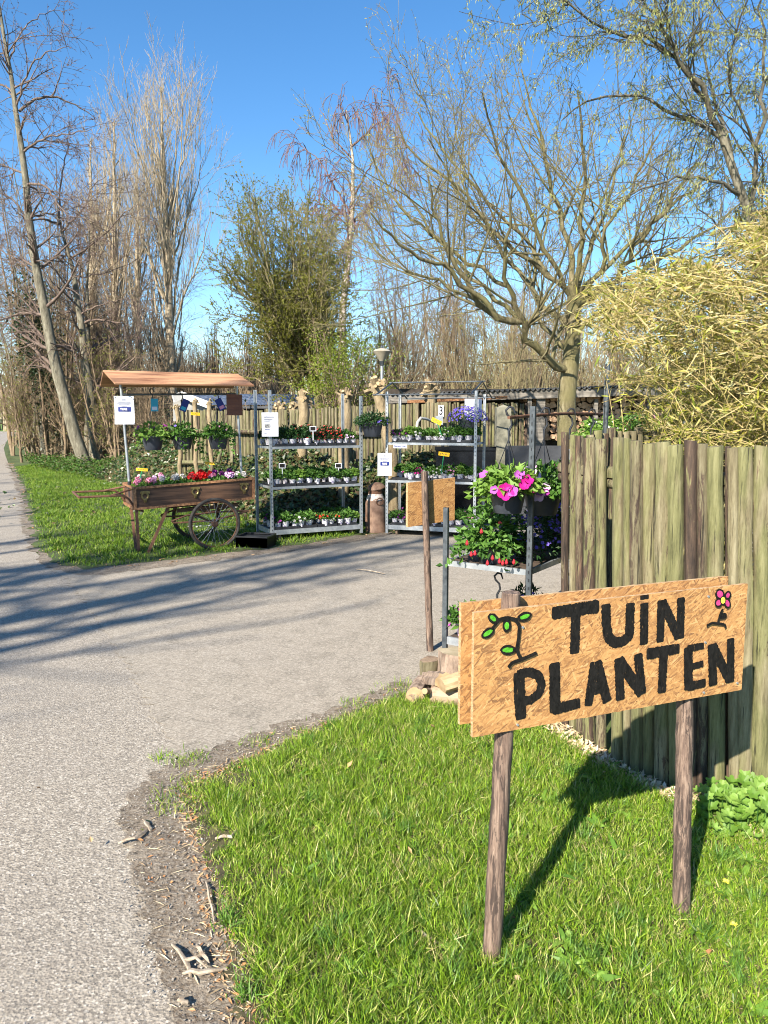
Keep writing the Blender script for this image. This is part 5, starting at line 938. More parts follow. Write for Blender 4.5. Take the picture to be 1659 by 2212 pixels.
stock(r1, rz1, 1.27, .62, 1.22, ['tallgreen', 'tallgreen', 'tallgreen', 'fuchsia', 'tallgreen', 'fuchsia', 'fuchsia', 'fuchsia', 'fuchsia', 'petunia', 'petunia'], 'top', T1)
stock(r1, rz1, 1.27, .62, .705, ['green', 'light', 'green', 'light', 'green', 'green', 'light', 'green', 'light', 'green', 'light'], 'middle', T1)
stock(r1, rz1, 1.27, .62, .145, ['purple', 'green', 'white', 'white', 'green', 'white', 'red', 'white', 'red', 'green', 'light'], 'bottom', T1)
r2 = np.array([*G(835.5, 1147, .06)[:2], 0]); rz2 = R(-18)
t2 = trolley('steel plant trolley with a gable shaped pipe frame on top in the middle', r2, rz2, 1.2, .62, (1.93, 1.93, 1.9, 1.9), (.75, 1.255), cast=.055); T2 = 'gable frame trolley'
m = MB(); L_, W_ = 1.2, .62
ra, rb = (-.02, W_/2, 2.06), (1.22, W_/2, 2.06)
for x in (-.02, 1.22): m.tube([(x, -.42, 1.87), (x, W_/2, 2.06), (x, W_+.42, 1.86)], .011, 6)
for y, z in ((-.40, 1.875), (W_/2, 2.06), (W_+.40, 1.865)): m.tube([(-.06, y, z), (1.26, y, z)], .010, 6)
m.build('gable_frame', M_steel_dk, t2, True)
stock(r2, rz2, 1.2, .62, 1.26, ['purple', 'purple', 'light', 'white', 'green', 'green', 'white', 'green', 'green', 'green', 'green'], 'top', T2, n=10)
stock(r2, rz2, 1.2, .62, .755, ['green', 'magenta', 'green', 'magenta', 'white', 'white', 'white', 'pink', 'light', 'green', 'green'], 'middle', T2, n=10, sk=((0, 0), (0, 1)))
stock(r2, rz2, 1.2, .62, .145, ['green', 'purple', 'green', 'green', 'green', 'green', 'pink', 'pink', 'green', 'pink'], 'bottom', T2, n=10)

# ================================================================ SHEETS AND TAGS
def notice(label, c, w, h, yaw, kind, pins=True, roll=0.0, name='notice_sheet'):
    th = thing(name, label, 'notice', c, yaw); th.rotation_euler = (0, roll, yaw); V = []; nx, nz = 7, 9
    def yy(x, z): return .010*math.sin(3*x/w)+.006*math.cos(5*z/h)
    for j in range(nz):
        for i in range(nx): x, z = w*(i/(nx-1)-.5), h*(j/(nz-1)-.5); V.append((x, yy(x, z), z))
    F = [(j*nx+i, j*nx+i+1, (j+1)*nx+i+1, (j+1)*nx+i) for j in range(nz-1) for i in range(nx-1)]; tris('paper', np.array(V), np.array(F), M_paper, th)
    def strip(m, x0, x1, z, hh, mi=0): 
        k = 4
        for q in range(k): xa, xb = x0+(x1-x0)*q/k, x0+(x1-x0)*(q+1)/k; m.add([(xa, yy(xa, z)-.003, z-hh/2), (xb, yy(xb, z)-.003, z-hh/2), (xb, yy(xb, z)-.003, z+hh/2), (xa, yy(xa, z)-.003, z+hh/2)], [(0, 1, 2, 3)], mi)
    m = MB(); rr = random.Random(int(w*1e4+c[0]*99))
    if kind == 'logo':
        for z, ww in ((.40, .22), (.375, .18), (.35, .2), (.30, .72), (.275, .66), (.25, .74), (.225, .7), (.2, .55), (.15, .42), (.125, .3), (-.13, .3), (-.16, .36)): strip(m, -w*ww/2 if z > 0 else -w*.38, w*ww/2 if z > 0 else -w*.38+w*ww, h*z, h*.009)
        m.build('text_lines', M_grey_ink, th); m = MB(); strip(m, -w*.31, w*.34, h*.03, h*.165); m.build('logo_panel', M_navy, th)
        o = textmesh('logo_text', 'TIKKIE', h*.105, M_white, th, (-.0*w, -.017, h*.03), (R(90), 0, 0), bold=h*.002, sx=.95*w/h*1.25)
    elif kind == 'page':
        for z, ww in ((.40, .2), (.33, .72), (.31, .74), (.29, .6), (.24, .7), (.22, .5), (.2, .66), (.16, .7), (.13, .36), (-.26, .3), (-.36, .16), (-.38, .2)): strip(m, -w*.36, -w*.36+w*ww, h*z, h*.008)
        m.build('text_lines', M_grey_ink, th); m = MB(); strip(m, -w*.33, w*.02, -h*.06, h*.14); m.build('picture', simple('printed_photo', (.03,.03,.04), (.4,.4,.38), 60, .6, 0), th); m = MB(); strip(m, -w*.33, -w*.02, -h*.2, h*.022); m.build('blue_bar', M_navy, th)
    if pins and kind == 'logo':
        m = MB()
        for sx in (-.42, .42):
            for sz in (-.42, .44): m.box((w*sx, -.014, h*sz), (.01, .006, .01))
        m.build('pins', M_steel_dk, th)
    return th
notice('white payment notice pinned to the left post of the cart', at(268.5, 886, 9.0), .225, .325, R(-2), 'logo')
notice('white instruction page with a small picture on the first trolley post', r1+[0, -.04, 0]+[0, 0, at(591, 917, 9.75)[2]], .205, .30, R(2), 'page')
notice('white payment notice on the left post of the gable frame trolley', r2+[-.03, -.05, at(832, 1004, 10.2)[2]], .185, .305, R(-3), 'logo', False)
notice('plain white sheet hanging at the back of the lobelia basket', at(1022, 884, 10.1), .22, .27, R(-10), 'blank')
t_ = thing('shelf_label', 'small white label reading Betaal hier under the top shelf', 'sign', at(864.5, 964, 10.12), rz2); m = MB(); m.box((0, 0, 0), (.185, .004, .05)); m.build('card', M_paper, t_); textmesh('lettering', 'Betaal hier', .038, M_navy, t_, (0, -.004, 0), (R(90), 0, 0), bold=.0006)
def ytag(label, c, w, h, yaw, roll, stick=None, st2=None):
    th = thing('price_tag', label, 'price tag', c, yaw); m = MB(); 
    M = np.array(Matrix.Rotation(roll, 3, 'Y')); m.box((0, 0, 0), (w, .004, h), M=M); m.build('tag_plate', M_yellow, th)
    m = MB(); 
    for k in range(5): m.box(np.array(M)@np.array([(-.3+k*.14)*w, -.003, random.uniform(-.1, .1)*h]), (w*.07, .001, h*.3), M=M)
    m.build('scribble', M_rust2, th)
    if stick is not None: m = MB(); s = np.array(stick)-np.array(c); q = np.array([math.cos(-yaw)*s[0]-math.sin(-yaw)*s[1], math.sin(-yaw)*s[0]+math.cos(-yaw)*s[1], s[2]]); m.tube([q*.02+[0, .006, 0], q], .006, 6); m.build('stick', M_greenpl, th)
    return th
def blacktag(label, c, yaw=0):
    th = thing('plant_label', label, 'plant label', c, yaw); m = MB(); m.box((0, 0, 0), (.085, .005, .065)); m.build('board', M_paper, th); m = MB(); m.box((0, -.0035, 0), (.068, .002, .048)); m.build('slate', M_paint, th); m = MB(); m.box((0, .001, -.09), (.009, .003, .12)); m.build('spike', M_paper, th)
blacktag('black slate label among the top shelf fuchsias', at(676, 926, 10.0)); blacktag('black slate label at the left of the middle shelf', at(609.5, 1006, 9.9)); blacktag('white rimmed slate label at the right of the middle shelf', at(731, 1006, 10.3)); 
ytag('yellow price tag on a leaning green stick, top shelf of the gable frame trolley', at(943, 910, 10.1), .14, .055, 0, R(25), at(954, 940, 10.1)); ytag('yellow price tag above the middle shelf of the gable frame trolley', at(959, 981, 10.0), .145, .05, 0, R(8), at(953, 1024, 10.0))
# hanging tags lobby
for (c, w, h, z, y, lb) in ():
    pass
# tray stack by the cart
g = G(549, 1187); rz_ = R(-12)
for k in range(8): tray_at((g[0], g[1]+.17, .004+k*.017), rz_, f'{("bottom", "second", "third", "fourth", "fifth", "sixth", "seventh", "topmost")[k]} empty black tray of the stack on the grass beside the cart', 'stack of empty trays', (1.35, .66, 1))

# ================================================================ HANGING BASKETS
def basket(label, c, pr, ph, hook_z, lm, nl, L, W, rx, rz_, flw, seed, trail=None, hook=True, spread_dn=.1, kind='dia', cat='hanging basket', tagc=None):
    """c: centre of the pot's rim"""
    r = np.random.default_rng(seed); th = thing('hanging_basket', label, cat, np.array(c)-[0, 0, ph]); m = MB(); m.lathe([(.001, 0), (pr*.66, 0), (pr*.70, .005), (pr*.93, ph*.86), (pr*1.0, ph*.88), (pr*1.0, ph), (pr*.94, ph), (pr*.9, ph*.9), (.001, ph*.88)], n=28); m.build('pot', M_pot, th, True)
    n = nl; P = nrm(r.normal(0, 1, (n, 3)))*(r.uniform(.15, 1, (n, 1))**.45)*[rx, rx, rz_]; P[:, 2] = np.where(P[:, 2] < 0, P[:, 2]*spread_dn/.3, P[:, 2])+ph
    inside = (np.hypot(P[:, 0], P[:, 1]) < pr)&(P[:, 2] < ph); P[inside, 2] = ph+abs(r.normal(0, .03, inside.sum())); D = nrm(P-[0, 0, ph-.03])+r.normal(0, .55, (n, 3)); parts = [leaves(P, D, r.uniform(.6, 1.3, n)*L, r.uniform(.75, 1.2, n)*W, r, kind, .25, nrmv=nrm(P-[0, 0, ph-.1])+[0, -.2, .5])]
    if trail:
        for (az, ln, dn) in trail:
            k = 26; s = r.uniform(0, 1, k); Q = np.column_stack([np.cos(az)*(pr*.9+ln*s), np.sin(az)*(pr*.9+ln*s), ph+.03-dn*s**1.6])+r.normal(0, .02, (k, 3)); parts.append(leaves(Q, r.normal(0, 1, (k, 3))+[math.cos(az), math.sin(az), -.4], r.uniform(.6, 1.2, k)*L, W*np.ones(k), r, kind, .2))
    V, F = merge(parts); tris('foliage', V, F, lm, th)
    for (fm_, k, rad, az0, asd, up, cup) in flw:
        a = r.normal(az0, asd, k); e = r.uniform(-.15, 1, k)*up; P = np.column_stack([np.cos(a)*np.cos(e)*rx, np.sin(a)*np.cos(e)*rx, np.sin(e)*rz_+ph])*1.0; V, F = disc5(P, P-[0, 0, ph-.04]+r.normal(0, .05, P.shape), rad*r.uniform(.8, 1.15, k), r, cup, 20 if rad > .03 else 10)
        if rad <= .03: tris('flowers', V, F, fm_, th)
        else:
            for q in range(k): tris('petunia_bloom', V[q*21:(q+1)*21], F[q*20:(q+1)*20]-q*21, fm_, th, smooth=True)
    if hook_z is not None:
        hz = hook_z-th.location[2]; m = MB(); top = hz-.16
        for k in range(3): a = .5+k*2.094; m.tube([(math.cos(a)*pr*.97, math.sin(a)*pr*.97, ph-.01), (0, 0, top)], .0028, 5)
        m.build('hanger', M_black, th, True)
        if hook: m = MB(); m.tube([(0, 0, top-.02), (0, 0, top+.05), (.018, 0, top+.085), (.012, 0, top+.12), (-.012, 0, top+.145), (-.02, 0, top+.17), (0, 0, top+.19), (.022, 0, top+.185), (.034, 0, top+.15)], [.004, .008, .007, .007, .007, .007, .007, .007, .004], 7); m.build('hook', M_black, th, True)
    return th
# ================================================================ FLOWER CART
cO = np.array([-2.885, 8.86, 0.0]); crz = math.atan2(.454, .891); TL_ = math.tan(R(2.5)); CL, CWd, BH, BZ = 1.42, .74, .25, .525
def cz(x): return BZ+TL_*x
cart = thing('flower_cart', 'old rusty wooden handcart with spoked wheels and a little plank roof', 'cart', cO, crz)
M_cartw = simple('dark_weathered_plank', (.045,.022,.012), (.15,.078,.042), 5, .7, .35, (.35, 1, 5)); M_roofw = simple('orange_brown_roof_plank', (.22,.095,.045), (.56,.30,.16), 4.5, .65, .35, (.35, 1, 7), lo=.3, hi=.6); M_brass = simple('old_brass', (.16,.12,.045), (.33,.25,.10), 18, .4, .3, metal=.6)
def cb(x, y, z): return (x, y, z+TL_*x)
def beamc(m, a, b, w, h, mi=0): m.beam(cb(*a), cb(*b), w, h, mi)
m = MB(); t = .022
beamc(m, (0, t/2, BZ+BH/2), (CL, t/2, BZ+BH/2), t, BH); m.build('side_board', M_cartw, cart); m = MB(); beamc(m, (0, CWd-t/2, BZ+BH/2), (CL, CWd-t/2, BZ+BH/2), t, BH); m.build('side_board', M_cartw, cart)
m = MB(); m.beam(cb(t/2, t, BZ+BH/2), cb(t/2, CWd-t, BZ+BH/2), t, BH); m.build('end_board', M_cartw, cart); m = MB(); m.beam(cb(CL-t/2, t, BZ+BH/2), cb(CL-t/2, CWd-t, BZ+BH/2), t, BH); m.build('end_board', M_cartw, cart)
m = MB(); m.add([cb(.02, .02, BZ+.02), cb(CL-.02, .02, BZ+.02), cb(CL-.02, CWd-.02, BZ+.02), cb(.02, CWd-.02, BZ+.02)], [(0, 1, 2, 3), (3, 2, 1, 0)][:1]); m.build('floor', M_cartw, cart)
m = MB(); m.add([cb(.02, .02, BZ+BH-.045), cb(CL-.02, .02, BZ+BH-.045), cb(CL-.02, CWd-.02, BZ+BH-.045), cb(.02, CWd-.02, BZ+BH-.045)], [(0, 1, 2, 3)]); m.build('soil', simple('potting_soil', (.015,.01,.007), (.05,.035,.025), 30, .95, .8), cart)
m = MB()
for z in (BZ+.008, BZ+BH): 
    for y in (-.008, CWd+.008): beamc(m, (-.012, y, z), (CL+.012, y, z), .03, .026)
    for x in (-.008, CL+.008): m.beam(cb(x, .005, z), cb(x, CWd-.005, z), .03, .024)
for x in (0, CL):
    for y in (-.009, CWd+.009): m.beam(cb(x, y, BZ+.02), cb(x, y, BZ+BH-.012), .032, .024)
m.build('edge_iron', M_rust2, cart)
for x in (.115, .70, 1.30):
    c = np.array(cb(x, -.006, BZ+BH*.60)); g_ = MB()
    g_.tor((0, 0, 0), .036, .012, 'y', 20, 7); g_.prism([(-.055, 0, .05), (-.055, 0, .028), (-.03, 0, .03), (.03, 0, .03), (.055, 0, .028), (.055, 0, .05), (.035, 0, .058), (-.035, 0, .058)], (0, -.012, 0)); g_.prism([(-.022, 0, -.03), (.022, 0, -.03), (.014, 0, -.075), (-.014, 0, -.075)], (0, -.012, 0)); g_.tube([(0, -.014, -.055), (0, -.03, -.062)], .012, 8)
    o = g_.build('brass_handle', M_brass, cart, True); o.location = tuple(c)
# chassis
m = MB(); m.beam((.5, .12, .47), (1.25, .12, .51), .05, .04); m.beam((.5, CWd-.12, .47), (1.25, CWd-.12, .51), .05, .04); m.beam((.86, .05, .45), (.86, CWd-.05, .45), .05, .05)
m.build('chassis', M_cartw, cart)
wx, wy0, wy1, wr = .90, -.10, CWd+.10, .315
for y in (.04, CWd-.04):
    m = MB(); m.tube([(.42, y, .36), (.6, y, .42), (wx, y, .44), (1.2, y, .44), (1.36, y, .435)], .012, 6); m.tube([(.42, y, .36), (.44, y, .34), (.62, y, .335), (wx, y, .34), (1.2, y, .39), (1.36, y, .435)], .012, 6); m.build('leaf_spring', M_rust, cart, True)
m = MB(); m.tube([(wx, wy0, wr), (wx, wy1, wr)], .014, 10); m.build('axle', M_rust, cart, True)
for y, s in ((wy0, -1), (wy1, 1)):
    w = MB(); w.tor((0, 0, 0), wr-.018, .0185, 'y', 56, 10); wh = w.build('wheel', M_rubber, cart, True); wh.location = (wx, y, wr); wh.rotation_euler = (0, .2, 0)
    w = MB(); w.tor((0, 0, 0), wr-.040, .0085, 'y', 48, 8); w.build('rim', M_rust, wh, True)
    w = MB(); w.tube([(0, -.04, 0), (0, .04, 0)], .024, 14); w.tube([(0, -.034, 0), (0, -.026, 0)], .037, 14); w.tube([(0, .026, 0), (0, .034, 0)], .037, 14); w.build('hub', M_rust, wh, True); w = MB()
    for k in range(28):
        a = 2*math.pi*k/28; hb = a+(.6 if k % 2 else -.6); yy = .03 if (k//2) % 2 else -.03; w.tube([(.034*math.cos(hb), yy, .034*math.sin(hb)), ((wr-.042)*math.cos(a), 0, (wr-.042)*math.sin(a))], .0016, 4)
    w.build('spokes', M_steel, wh)
# legs, handle
for (a, b) in (((.015, .0, BZ), (.02, -.01, .0)), ((.02, CWd-.3, BZ+.02), (.0, .02, .0)), ((.38, .03, BZ), (.12, -.01, .0))):
    m = MB(); m.beam(a, b, .034, .014, up=(0, 1, 0)); m.build('leg', M_rust, cart)
m = MB()
for y in (.02, CWd-.02):
    m.tube([(.10, y, BZ-.03), (.0, y, BZ+.02), (-.06, y, BZ+.12), (-.12, y, BZ+.17), (-.6, y+(.13 if y < .3 else -.13)*0, BZ+.17)], .013, 8); m.tube([(-.012, y+(.12 if y < .3 else -.12), BZ+.225), (-.25, y+(.02 if y < .3 else -.02), BZ+.175)], .011, 8)
m.tube([(-.6, -.0, BZ+.17), (-.6, CWd, BZ+.17)], .014, 8); m.build('push_handle', M_rust, cart, True)
# posts, rail, roof
PX0, PX1, PT = .0, CL-.01, 2.06
for x, xt in ((PX0+.01, PX0-.055), (PX1-.02, PX1-.07)):
    m = MB(); m.tube([(x, CWd*.5, cz(x)+.12), (xt, CWd*.5, PT)], .016, 12); p_ = m.build('roof_post', M_steel, cart, True); m = MB(); f_ = lambda q: (x+(xt-x)*q, CWd*.5, cz(x)+.12+(PT-cz(x)-.12)*q); m.tube([f_(.0), f_(.13)], .021, 12); m.build('socket', M_black, p_, True)
m = MB(); m.tube([(-.045, CWd*.5, 1.855), (CL-.06, CWd*.5, 1.88)], .013, 10); m.build('hanging_rail', M_steel_dk, cart, True)
rdg = [(-.24, CWd/2, 2.115), (1.36, CWd/2, 2.115)]; ef = [(-.16, CWd/2-.33, 1.955), (1.47, CWd/2-.33, 1.965)]; eb_ = [(-.24, CWd/2+.33, 1.955), (1.39, CWd/2+.33, 1.965)]
for q in (ef, eb_):
    a, b = np.array(rdg); c, d = np.array(q[1]), np.array(q[0]); nn = nrm(np.cross(b-a, d-a)); nn = nn if nn[2] > 0 else -nn; m = MB(); m.prism([a, b, c, d], nn*.018); m.build('roof_panel', M_roofw, cart)
m = MB(); m.beam((-.06, .12, 1.99), (-.06, CWd/2, 2.09), .02, .03); m.beam((-.06, CWd-.12, 1.99), (-.06, CWd/2, 2.09), .02, .03); m.build('rafter', M_cartw, cart); m = MB(); m.beam((1.32, .12, 1.99), (1.32, CWd/2, 2.09), .02, .03); m.build('rafter', M_cartw, cart)
def cw(x, y, z): return lw(cO, crz, (x, y, z))
# panel hanging at right post
t_ = thing('wooden_plaque', 'dark brown wooden plaque hanging by the right cart post', 'plaque', cw(1.30, CWd*.5-.04, 1.745), crz); m = MB(); m.box((0, 0, 0), (.20, .015, .26)); m.build('board', simple('red_brown_board', (.12,.035,.015), (.2,.07,.035), 6, .5, .2, (.5, 1, 3)), t_); m = MB(); m.box((0, -.009, -.015), (.2, .003, .004)); m.build('seam', M_rust2, t_)
# baskets under the roof
def onrail(px): # intersect with rail line
    best = min(np.linspace(0, CL, 300), key=lambda x: abs(CX+FPX*(lambda w: w[0]/(w[1]*math.cos(PITCH)+(CAMZ-w[2])*math.sin(PITCH)))(cw(x, CWd*.5, 1.6))-px)); return best
for px, lb, seed, lm, fl, nl in ((327, 'hanging basket with dark purple petunias at the left under the cart roof', 1, L_lite, [(F_purp, 6, .035, -1.6, 1.2, .9, .4)], 420), (392, 'trailing green basket in the middle under the cart roof', 2, L_mid, [(F_viol, 3, .02, -2.5, .5, .9, .3)], 460), (469, 'big leafy basket at the right under the cart roof', 3, L_mid, [(F_pink, 2, .012, -1.6, 1.2, .9, .3)], 560)):
    x = onrail(px); c = cw(x, CWd*.5-.02, at(px, 941, 9.4)[2]); basket(lb, c, .135, .17, 1.90, lm, int(nl*.8), .06, .034, .20, .15, fl, 300+seed, [(-.3, .08, .2), (-1.2, .1, .25), (-2.6, .1, .22)] if seed > 1 else [(2.8, .1, .15)], spread_dn=.04)
    th = thing('plant_tag', ('blue plastic plant tag hanging at the left basket', 'dark blue plastic plant tag above the middle basket', 'printed plastic tag with flowers above the right basket')[seed-1], 'plant tag', cw(x+.03, CWd*.5-.05, 1.735 if seed < 3 else 1.75), crz+R(6)); th.rotation_euler = (0, R((0, 22, -28)[seed-1]), crz); m = MB(); m.box((0, 0, 0), (.085, .002, .15)); m.build('card', (M_teal, M_navy, M_navy)[seed-1], th); m = MB(); m.box((0, -.002, -.04), (.06, .001, .04)); m.build('print', (M_paper, M_teal, F_pink)[seed-1], th)
ytag('yellow price tag hanging between the middle and right cart baskets', cw(onrail(418), CWd*.5-.1, at(418, 894, 9.4)[2]), .11, .035, crz, R(4))
ytag('yellow price tag on a green stick at the left end of the cart', cw(.12, .16, at(305, 1014, 9.1)[2]), .135, .035, crz*.3, R(4), cw(.07, .16, BZ+BH)); ytag('yellow price tag on a green stick at the right end of the cart', cw(1.0, .45, at(467, 1000, 9.8)[2]), .12, .03, crz*.5, R(7), cw(1.0, .46, BZ+BH))
# flowers in the cart
def headcl(P, fm_, th, r, rad=.028, k=30):
    rad *= 1.22; P = P+[0, 0, .012]
    Q = np.repeat(P, k, 0)+nrm(r.normal(0, 1, (len(P)*k, 3)))*rad*r.uniform(.5, 1, (len(P)*k, 1)); V, F = disc5(Q, Q-np.repeat(P, k, 0), rad*.42, r, .2, 6); tris('flowers', V, F, fm_, th)
CF = [(.06, .12, F_pink, 'pale pink', 2), (.16, .30, F_pink, 'pink', 2), (.24, .10, F_pink, 'light pink', 1), (.33, .34, F_lil, 'lilac white', 2), (.40, .12, F_white, 'small white', 1), (.53, .25, F_white, 'large white', 3), (.62, .50, F_white, 'white back row', 1), (.66, .12, F_coral, 'coral', 1), (.76, .38, F_red, 'bright red', 3), (.84, .15, F_red, 'scarlet front', 3), (.93, .5, F_red, 'deep red', 2), (1.0, .2, F_pink, 'rose pink', 2), (.90, .30, F_red, 'crimson', 2), (1.08, .42, F_purp, 'dark purple', 2), (1.16, .22, F_lil, 'white and purple', 3), (1.23, .45, F_mag, 'magenta', 1), (1.32, .20, F_white, 'pure white', 2), (1.30, .52, F_purp, 'small purple', 1), (.14, .55, F_white, 'creamy white', 1), (.48, .58, F_pink, 'rear pink', 1)]
for i, (x, y, f_, lb, k) in enumerate(CF):
    r = np.random.default_rng(400+i); th = thing('bedding_plant', f'{lb} flowered geranium planted in the cart bed', 'flower', cw(x, y, cz(x)+BH-.05)); V, F = blob(70, .085, .07, .01, r, .045, .035); tris('foliage', V, F, L_mid if i % 3 else L_lite, th)
    P = np.column_stack([r.uniform(-.06, .06, k), r.uniform(-.06, .05, k), r.uniform(.08, .125, k)]); headcl(P, f_, th, r, .030 if 'red' not in lb and 'scar' not in lb else .036)
# ---- baskets around the trolleys
basket('dark green basket hanging between the two left trolleys', at(804, 912, 10.2), .15, .19, 1.92, L_dark, 700, .05, .022, .23, .13, [(F_viol, 6, .014, -.6, .6, 1, .2)], 310, hook=False)
basket('basket of blue lobelia hanging inside the gable frame trolley', at(1010, 905, 10.15), .14, .17, 1.98, L_dark, 500, .035, .012, .26, .17, [(F_viol, 230, .014, -1.57, 1.6, 1.2, .2)], 311, [(-.4, .1, .25), (-2.4, .12, .2), (3.0, .1, .12)], spread_dn=.26)
# ================================================================ NEAR TROLLEY
LC = np.array([.399, 4.95]); NC = np.array([.884, 4.62]); es = nrm(NC-LC); el = np.array([.562, .826]); Ws = .587; Ll = 1.35
th = thing('plant_trolley', 'near steel plant trolley with one low shelf and a rusty rail for hooks', 'plant trolley', (LC[0], LC[1], 0), math.atan2(es[1], es[0])); nrz = math.atan2(es[1], es[0])
for (x, y, h) in ((0, 0, 1.0), (Ws, 0, 1.645), (0, Ll, 1.0), (Ws, Ll, 1.97)):
    p = post_mb(h, .02, x > 0, .005).build('post', [M_steel_dk, M_black], th); p.location = (x, y, 0); p.rotation_euler = (0, 0, (0 if y == 0 else math.pi))
    p.scale = (.95, .95, 1)
m = MB(); m.box((Ws/2, Ll/2, .64), (Ws-.03, Ll-.03, .015), 1); m.box((Ws/2, .006, .637), (Ws-.04, .018, .035), 0); m.box((Ws/2, Ll-.006, .637), (Ws-.04, .018, .035), 0); m.box((.006, Ll/2, .637), (.018, Ll-.04, .035), 0); m.box((Ws-.006, Ll/2, .637), (.018, Ll-.04, .035), 0); m.build('shelf', [M_steel, M_shelf], th)
m = MB(); m.box((Ws/2, Ll/2, .13), (Ws-.03, Ll-.03, .015), 1); m.box((Ws/2, .006, .12), (Ws-.04, .018, .05), 0); m.box((Ws-.006, Ll/2, .12), (.018, Ll-.04, .05), 0); m.build('base_frame', [M_steel, M_shelf], th)
for x in (.1, Ws-.1):
    for y in (.12, Ll-.12): caster(th, x, y, .045)
m = MB(); y0, y1 = -.28, 1.62; 
yr = np.linspace(-.20, 1.62, 12); m.tube([(Ws-.06-.0*y, y, 1.585+.012*math.sin(y*2)+.012*y) for y in yr], .0105, 8, jit=.04); m.build('hook_rail', M_rust, th, True)
def nw(x, y, z): return lw((LC[0], LC[1], 0), nrz, (x, y, z))
# petunia basket
basket('magenta petunia basket hanging at the front corner of the near trolley', nw(Ws-.09, -.13, 1.57-148*4.5/FPX), .118, .155, 1.61, L_lite, 620, .052, .034, .19, .115, [(F_mag, 5, .032, -1.2, .65, .9, .5), (F_orch, 5, .032, -2.0, .8, .8, .55), (F_mag, 1, .045, -1.75, .05, -.4, .35)], 320, [(3.1, .08, .1), (-2.5, .06, .08)])
basket('basket of pink and white striped petunias half hidden by the fence', nw(Ws-.06, .33, 1.57-150*5.0/FPX), .13, .16, 1.61, L_mid, 620, .052, .034, .21, .16, [(F_lil, 9, .04, -2.0, 1.0, 1.1, .35), (F_purp, 4, .028, -2, 1.0, 1.0, .5)], 321)
for y, lb in ((.78, 'second'), (1.2, 'third')): basket(f'hanging basket behind the fence, {lb} hook from the front of the rusty rail', nw(Ws-.06, y, 1.15), .13, .16, 1.61, L_mid, 300, .05, .03, .19, .12, [(F_mag, 4, .035, -2.0, 1.0, 1.1, .35)], 322+int(y*10))
# shelf plants
basket('fuchsia in a dark pot with coral buds spilling over the near trolley shelf', nw(.27, .13, .648+.145), .115, .145, None, L_mid, 900, .050, .032, .21, .27, [(F_coral, 2, .012, -2, .8, .9, .2)], 330, [(-2.7, .20, .18), (-1.25, .14, .14), (-2.0, .05, .1), (3.0, .16, .16)], cat='potted plant').name = 'fuchsia_plant'
F_fuch = fm('fuchsia_bud_petal', (.42,.012,.03), (.55,.045,.06)); r = np.random.default_rng(8); fu = [o for o in bpy.data.objects if o.name == 'fuchsia_plant'][0]; m = MB(); fl0 = np.array(fu.location)
for (px, py) in ((1053, 1215), (1064, 1204), (1079, 1211), (1086, 1215), (1094, 1213), (1110, 1213), (1018, 1196), (1026, 1194), (1009, 1172), (1040, 1147)):
    q = at(px, py, 4.58 if px > 1045 and py > 1190 else 4.72)-fl0; q[2] = max(q[2], .02); m = MB(); m.lathe([(.001, .016), (.004, .012), (.009, 0), (.011, -.010), (.005, -.018), (.001, -.021)], q, 8); m.build('bud', F_fuch, fu, True)
basket('blue lobelia plant on the near trolley shelf behind the fuchsia', nw(.42, .42, .648+.13), .12, .13, None, L_dark, 700, .04, .014, .22, .2, [(F_viol, 110, .012, -1.5, 1.0, 1.1, .2)], 331, [(-1.9, .1, .14), (-1.3, .08, .14)], spread_dn=.2, cat='potted plant').name = 'lobelia_plant'
basket('large dark pot of deep blue lobelia near the fence on the near trolley shelf', nw(.44, .85, .648+.2), .16, .2, None, L_dark, 900, .05, .018, .23, .24, [(F_viol, 90, .013, -2.0, 1.0, 1.1, .2)], 332, spread_dn=.1, cat='potted plant').name = 'lobelia_plant'
basket('dark leafy basket standing on the base of the near trolley', nw(.40, .45, .14+.15), .13, .15, .66, L_dark, 500, .045, .018, .2, .15, [(F_viol, 10, .013, -2.0, 1.0, 1.1, .2)], 333)
basket('small blue flowered basket with its hook upright on the trolley base', nw(.33, .10, .14+.13), .11, .13, .56, L_dark, 300, .045, .02, .16, .10, [(F_viol, 8, .013, -2.0, 1.0, 1.1, .2)], 334)
t_ = basket('purple flowered plant in a lilac pot beside the left trolley post', nw(.10, .10, .14+.10), .07, .10, None, L_mid, 260, .05, .034, .12, .11, [(F_purp, 6, .022, -2.0, 1.0, 1.1, .4)], 335, cat='potted plant'); t_.name = 'violet_plant'
for c in t_.children:
    if c.name.startswith('pot'): c.data = c.data.copy(); c.data.materials[0] = simple('lilac_pot_plastic', (.55,.42,.62), (.62,.5,.7), 5, .5, 0)
# plants behind the return fence
for i, (px, py, lm, Lf, lb) in enumerate(((1310, 925, L_lite, .05, 'light green leafy plant showing above the return fence'), (1385, 915, L_mid, .045, 'dark green plant with purple flower above the return fence'))):
    c = at(px, py+14, 6.7); th = basket(lb, c, .16, .2, None, lm, 700, Lf, Lf*.6, .26, .14, [(F_purp, 3, .03, -1.6, .8, 1, .3)] if i else [(F_white, 12, .01, -1.6, .8, 1, .3)], 340+i, cat='potted plant'); th.name = 'leafy_plant'
t4 = trolley('trolley behind the return fence carrying two leafy plants', (1.75, 6.35, 0), R(8), 1.1, .6, (1.3, 1.3, 1.3, 1.9), (.6, at(1310, 939, 6.7)[2]-.2))

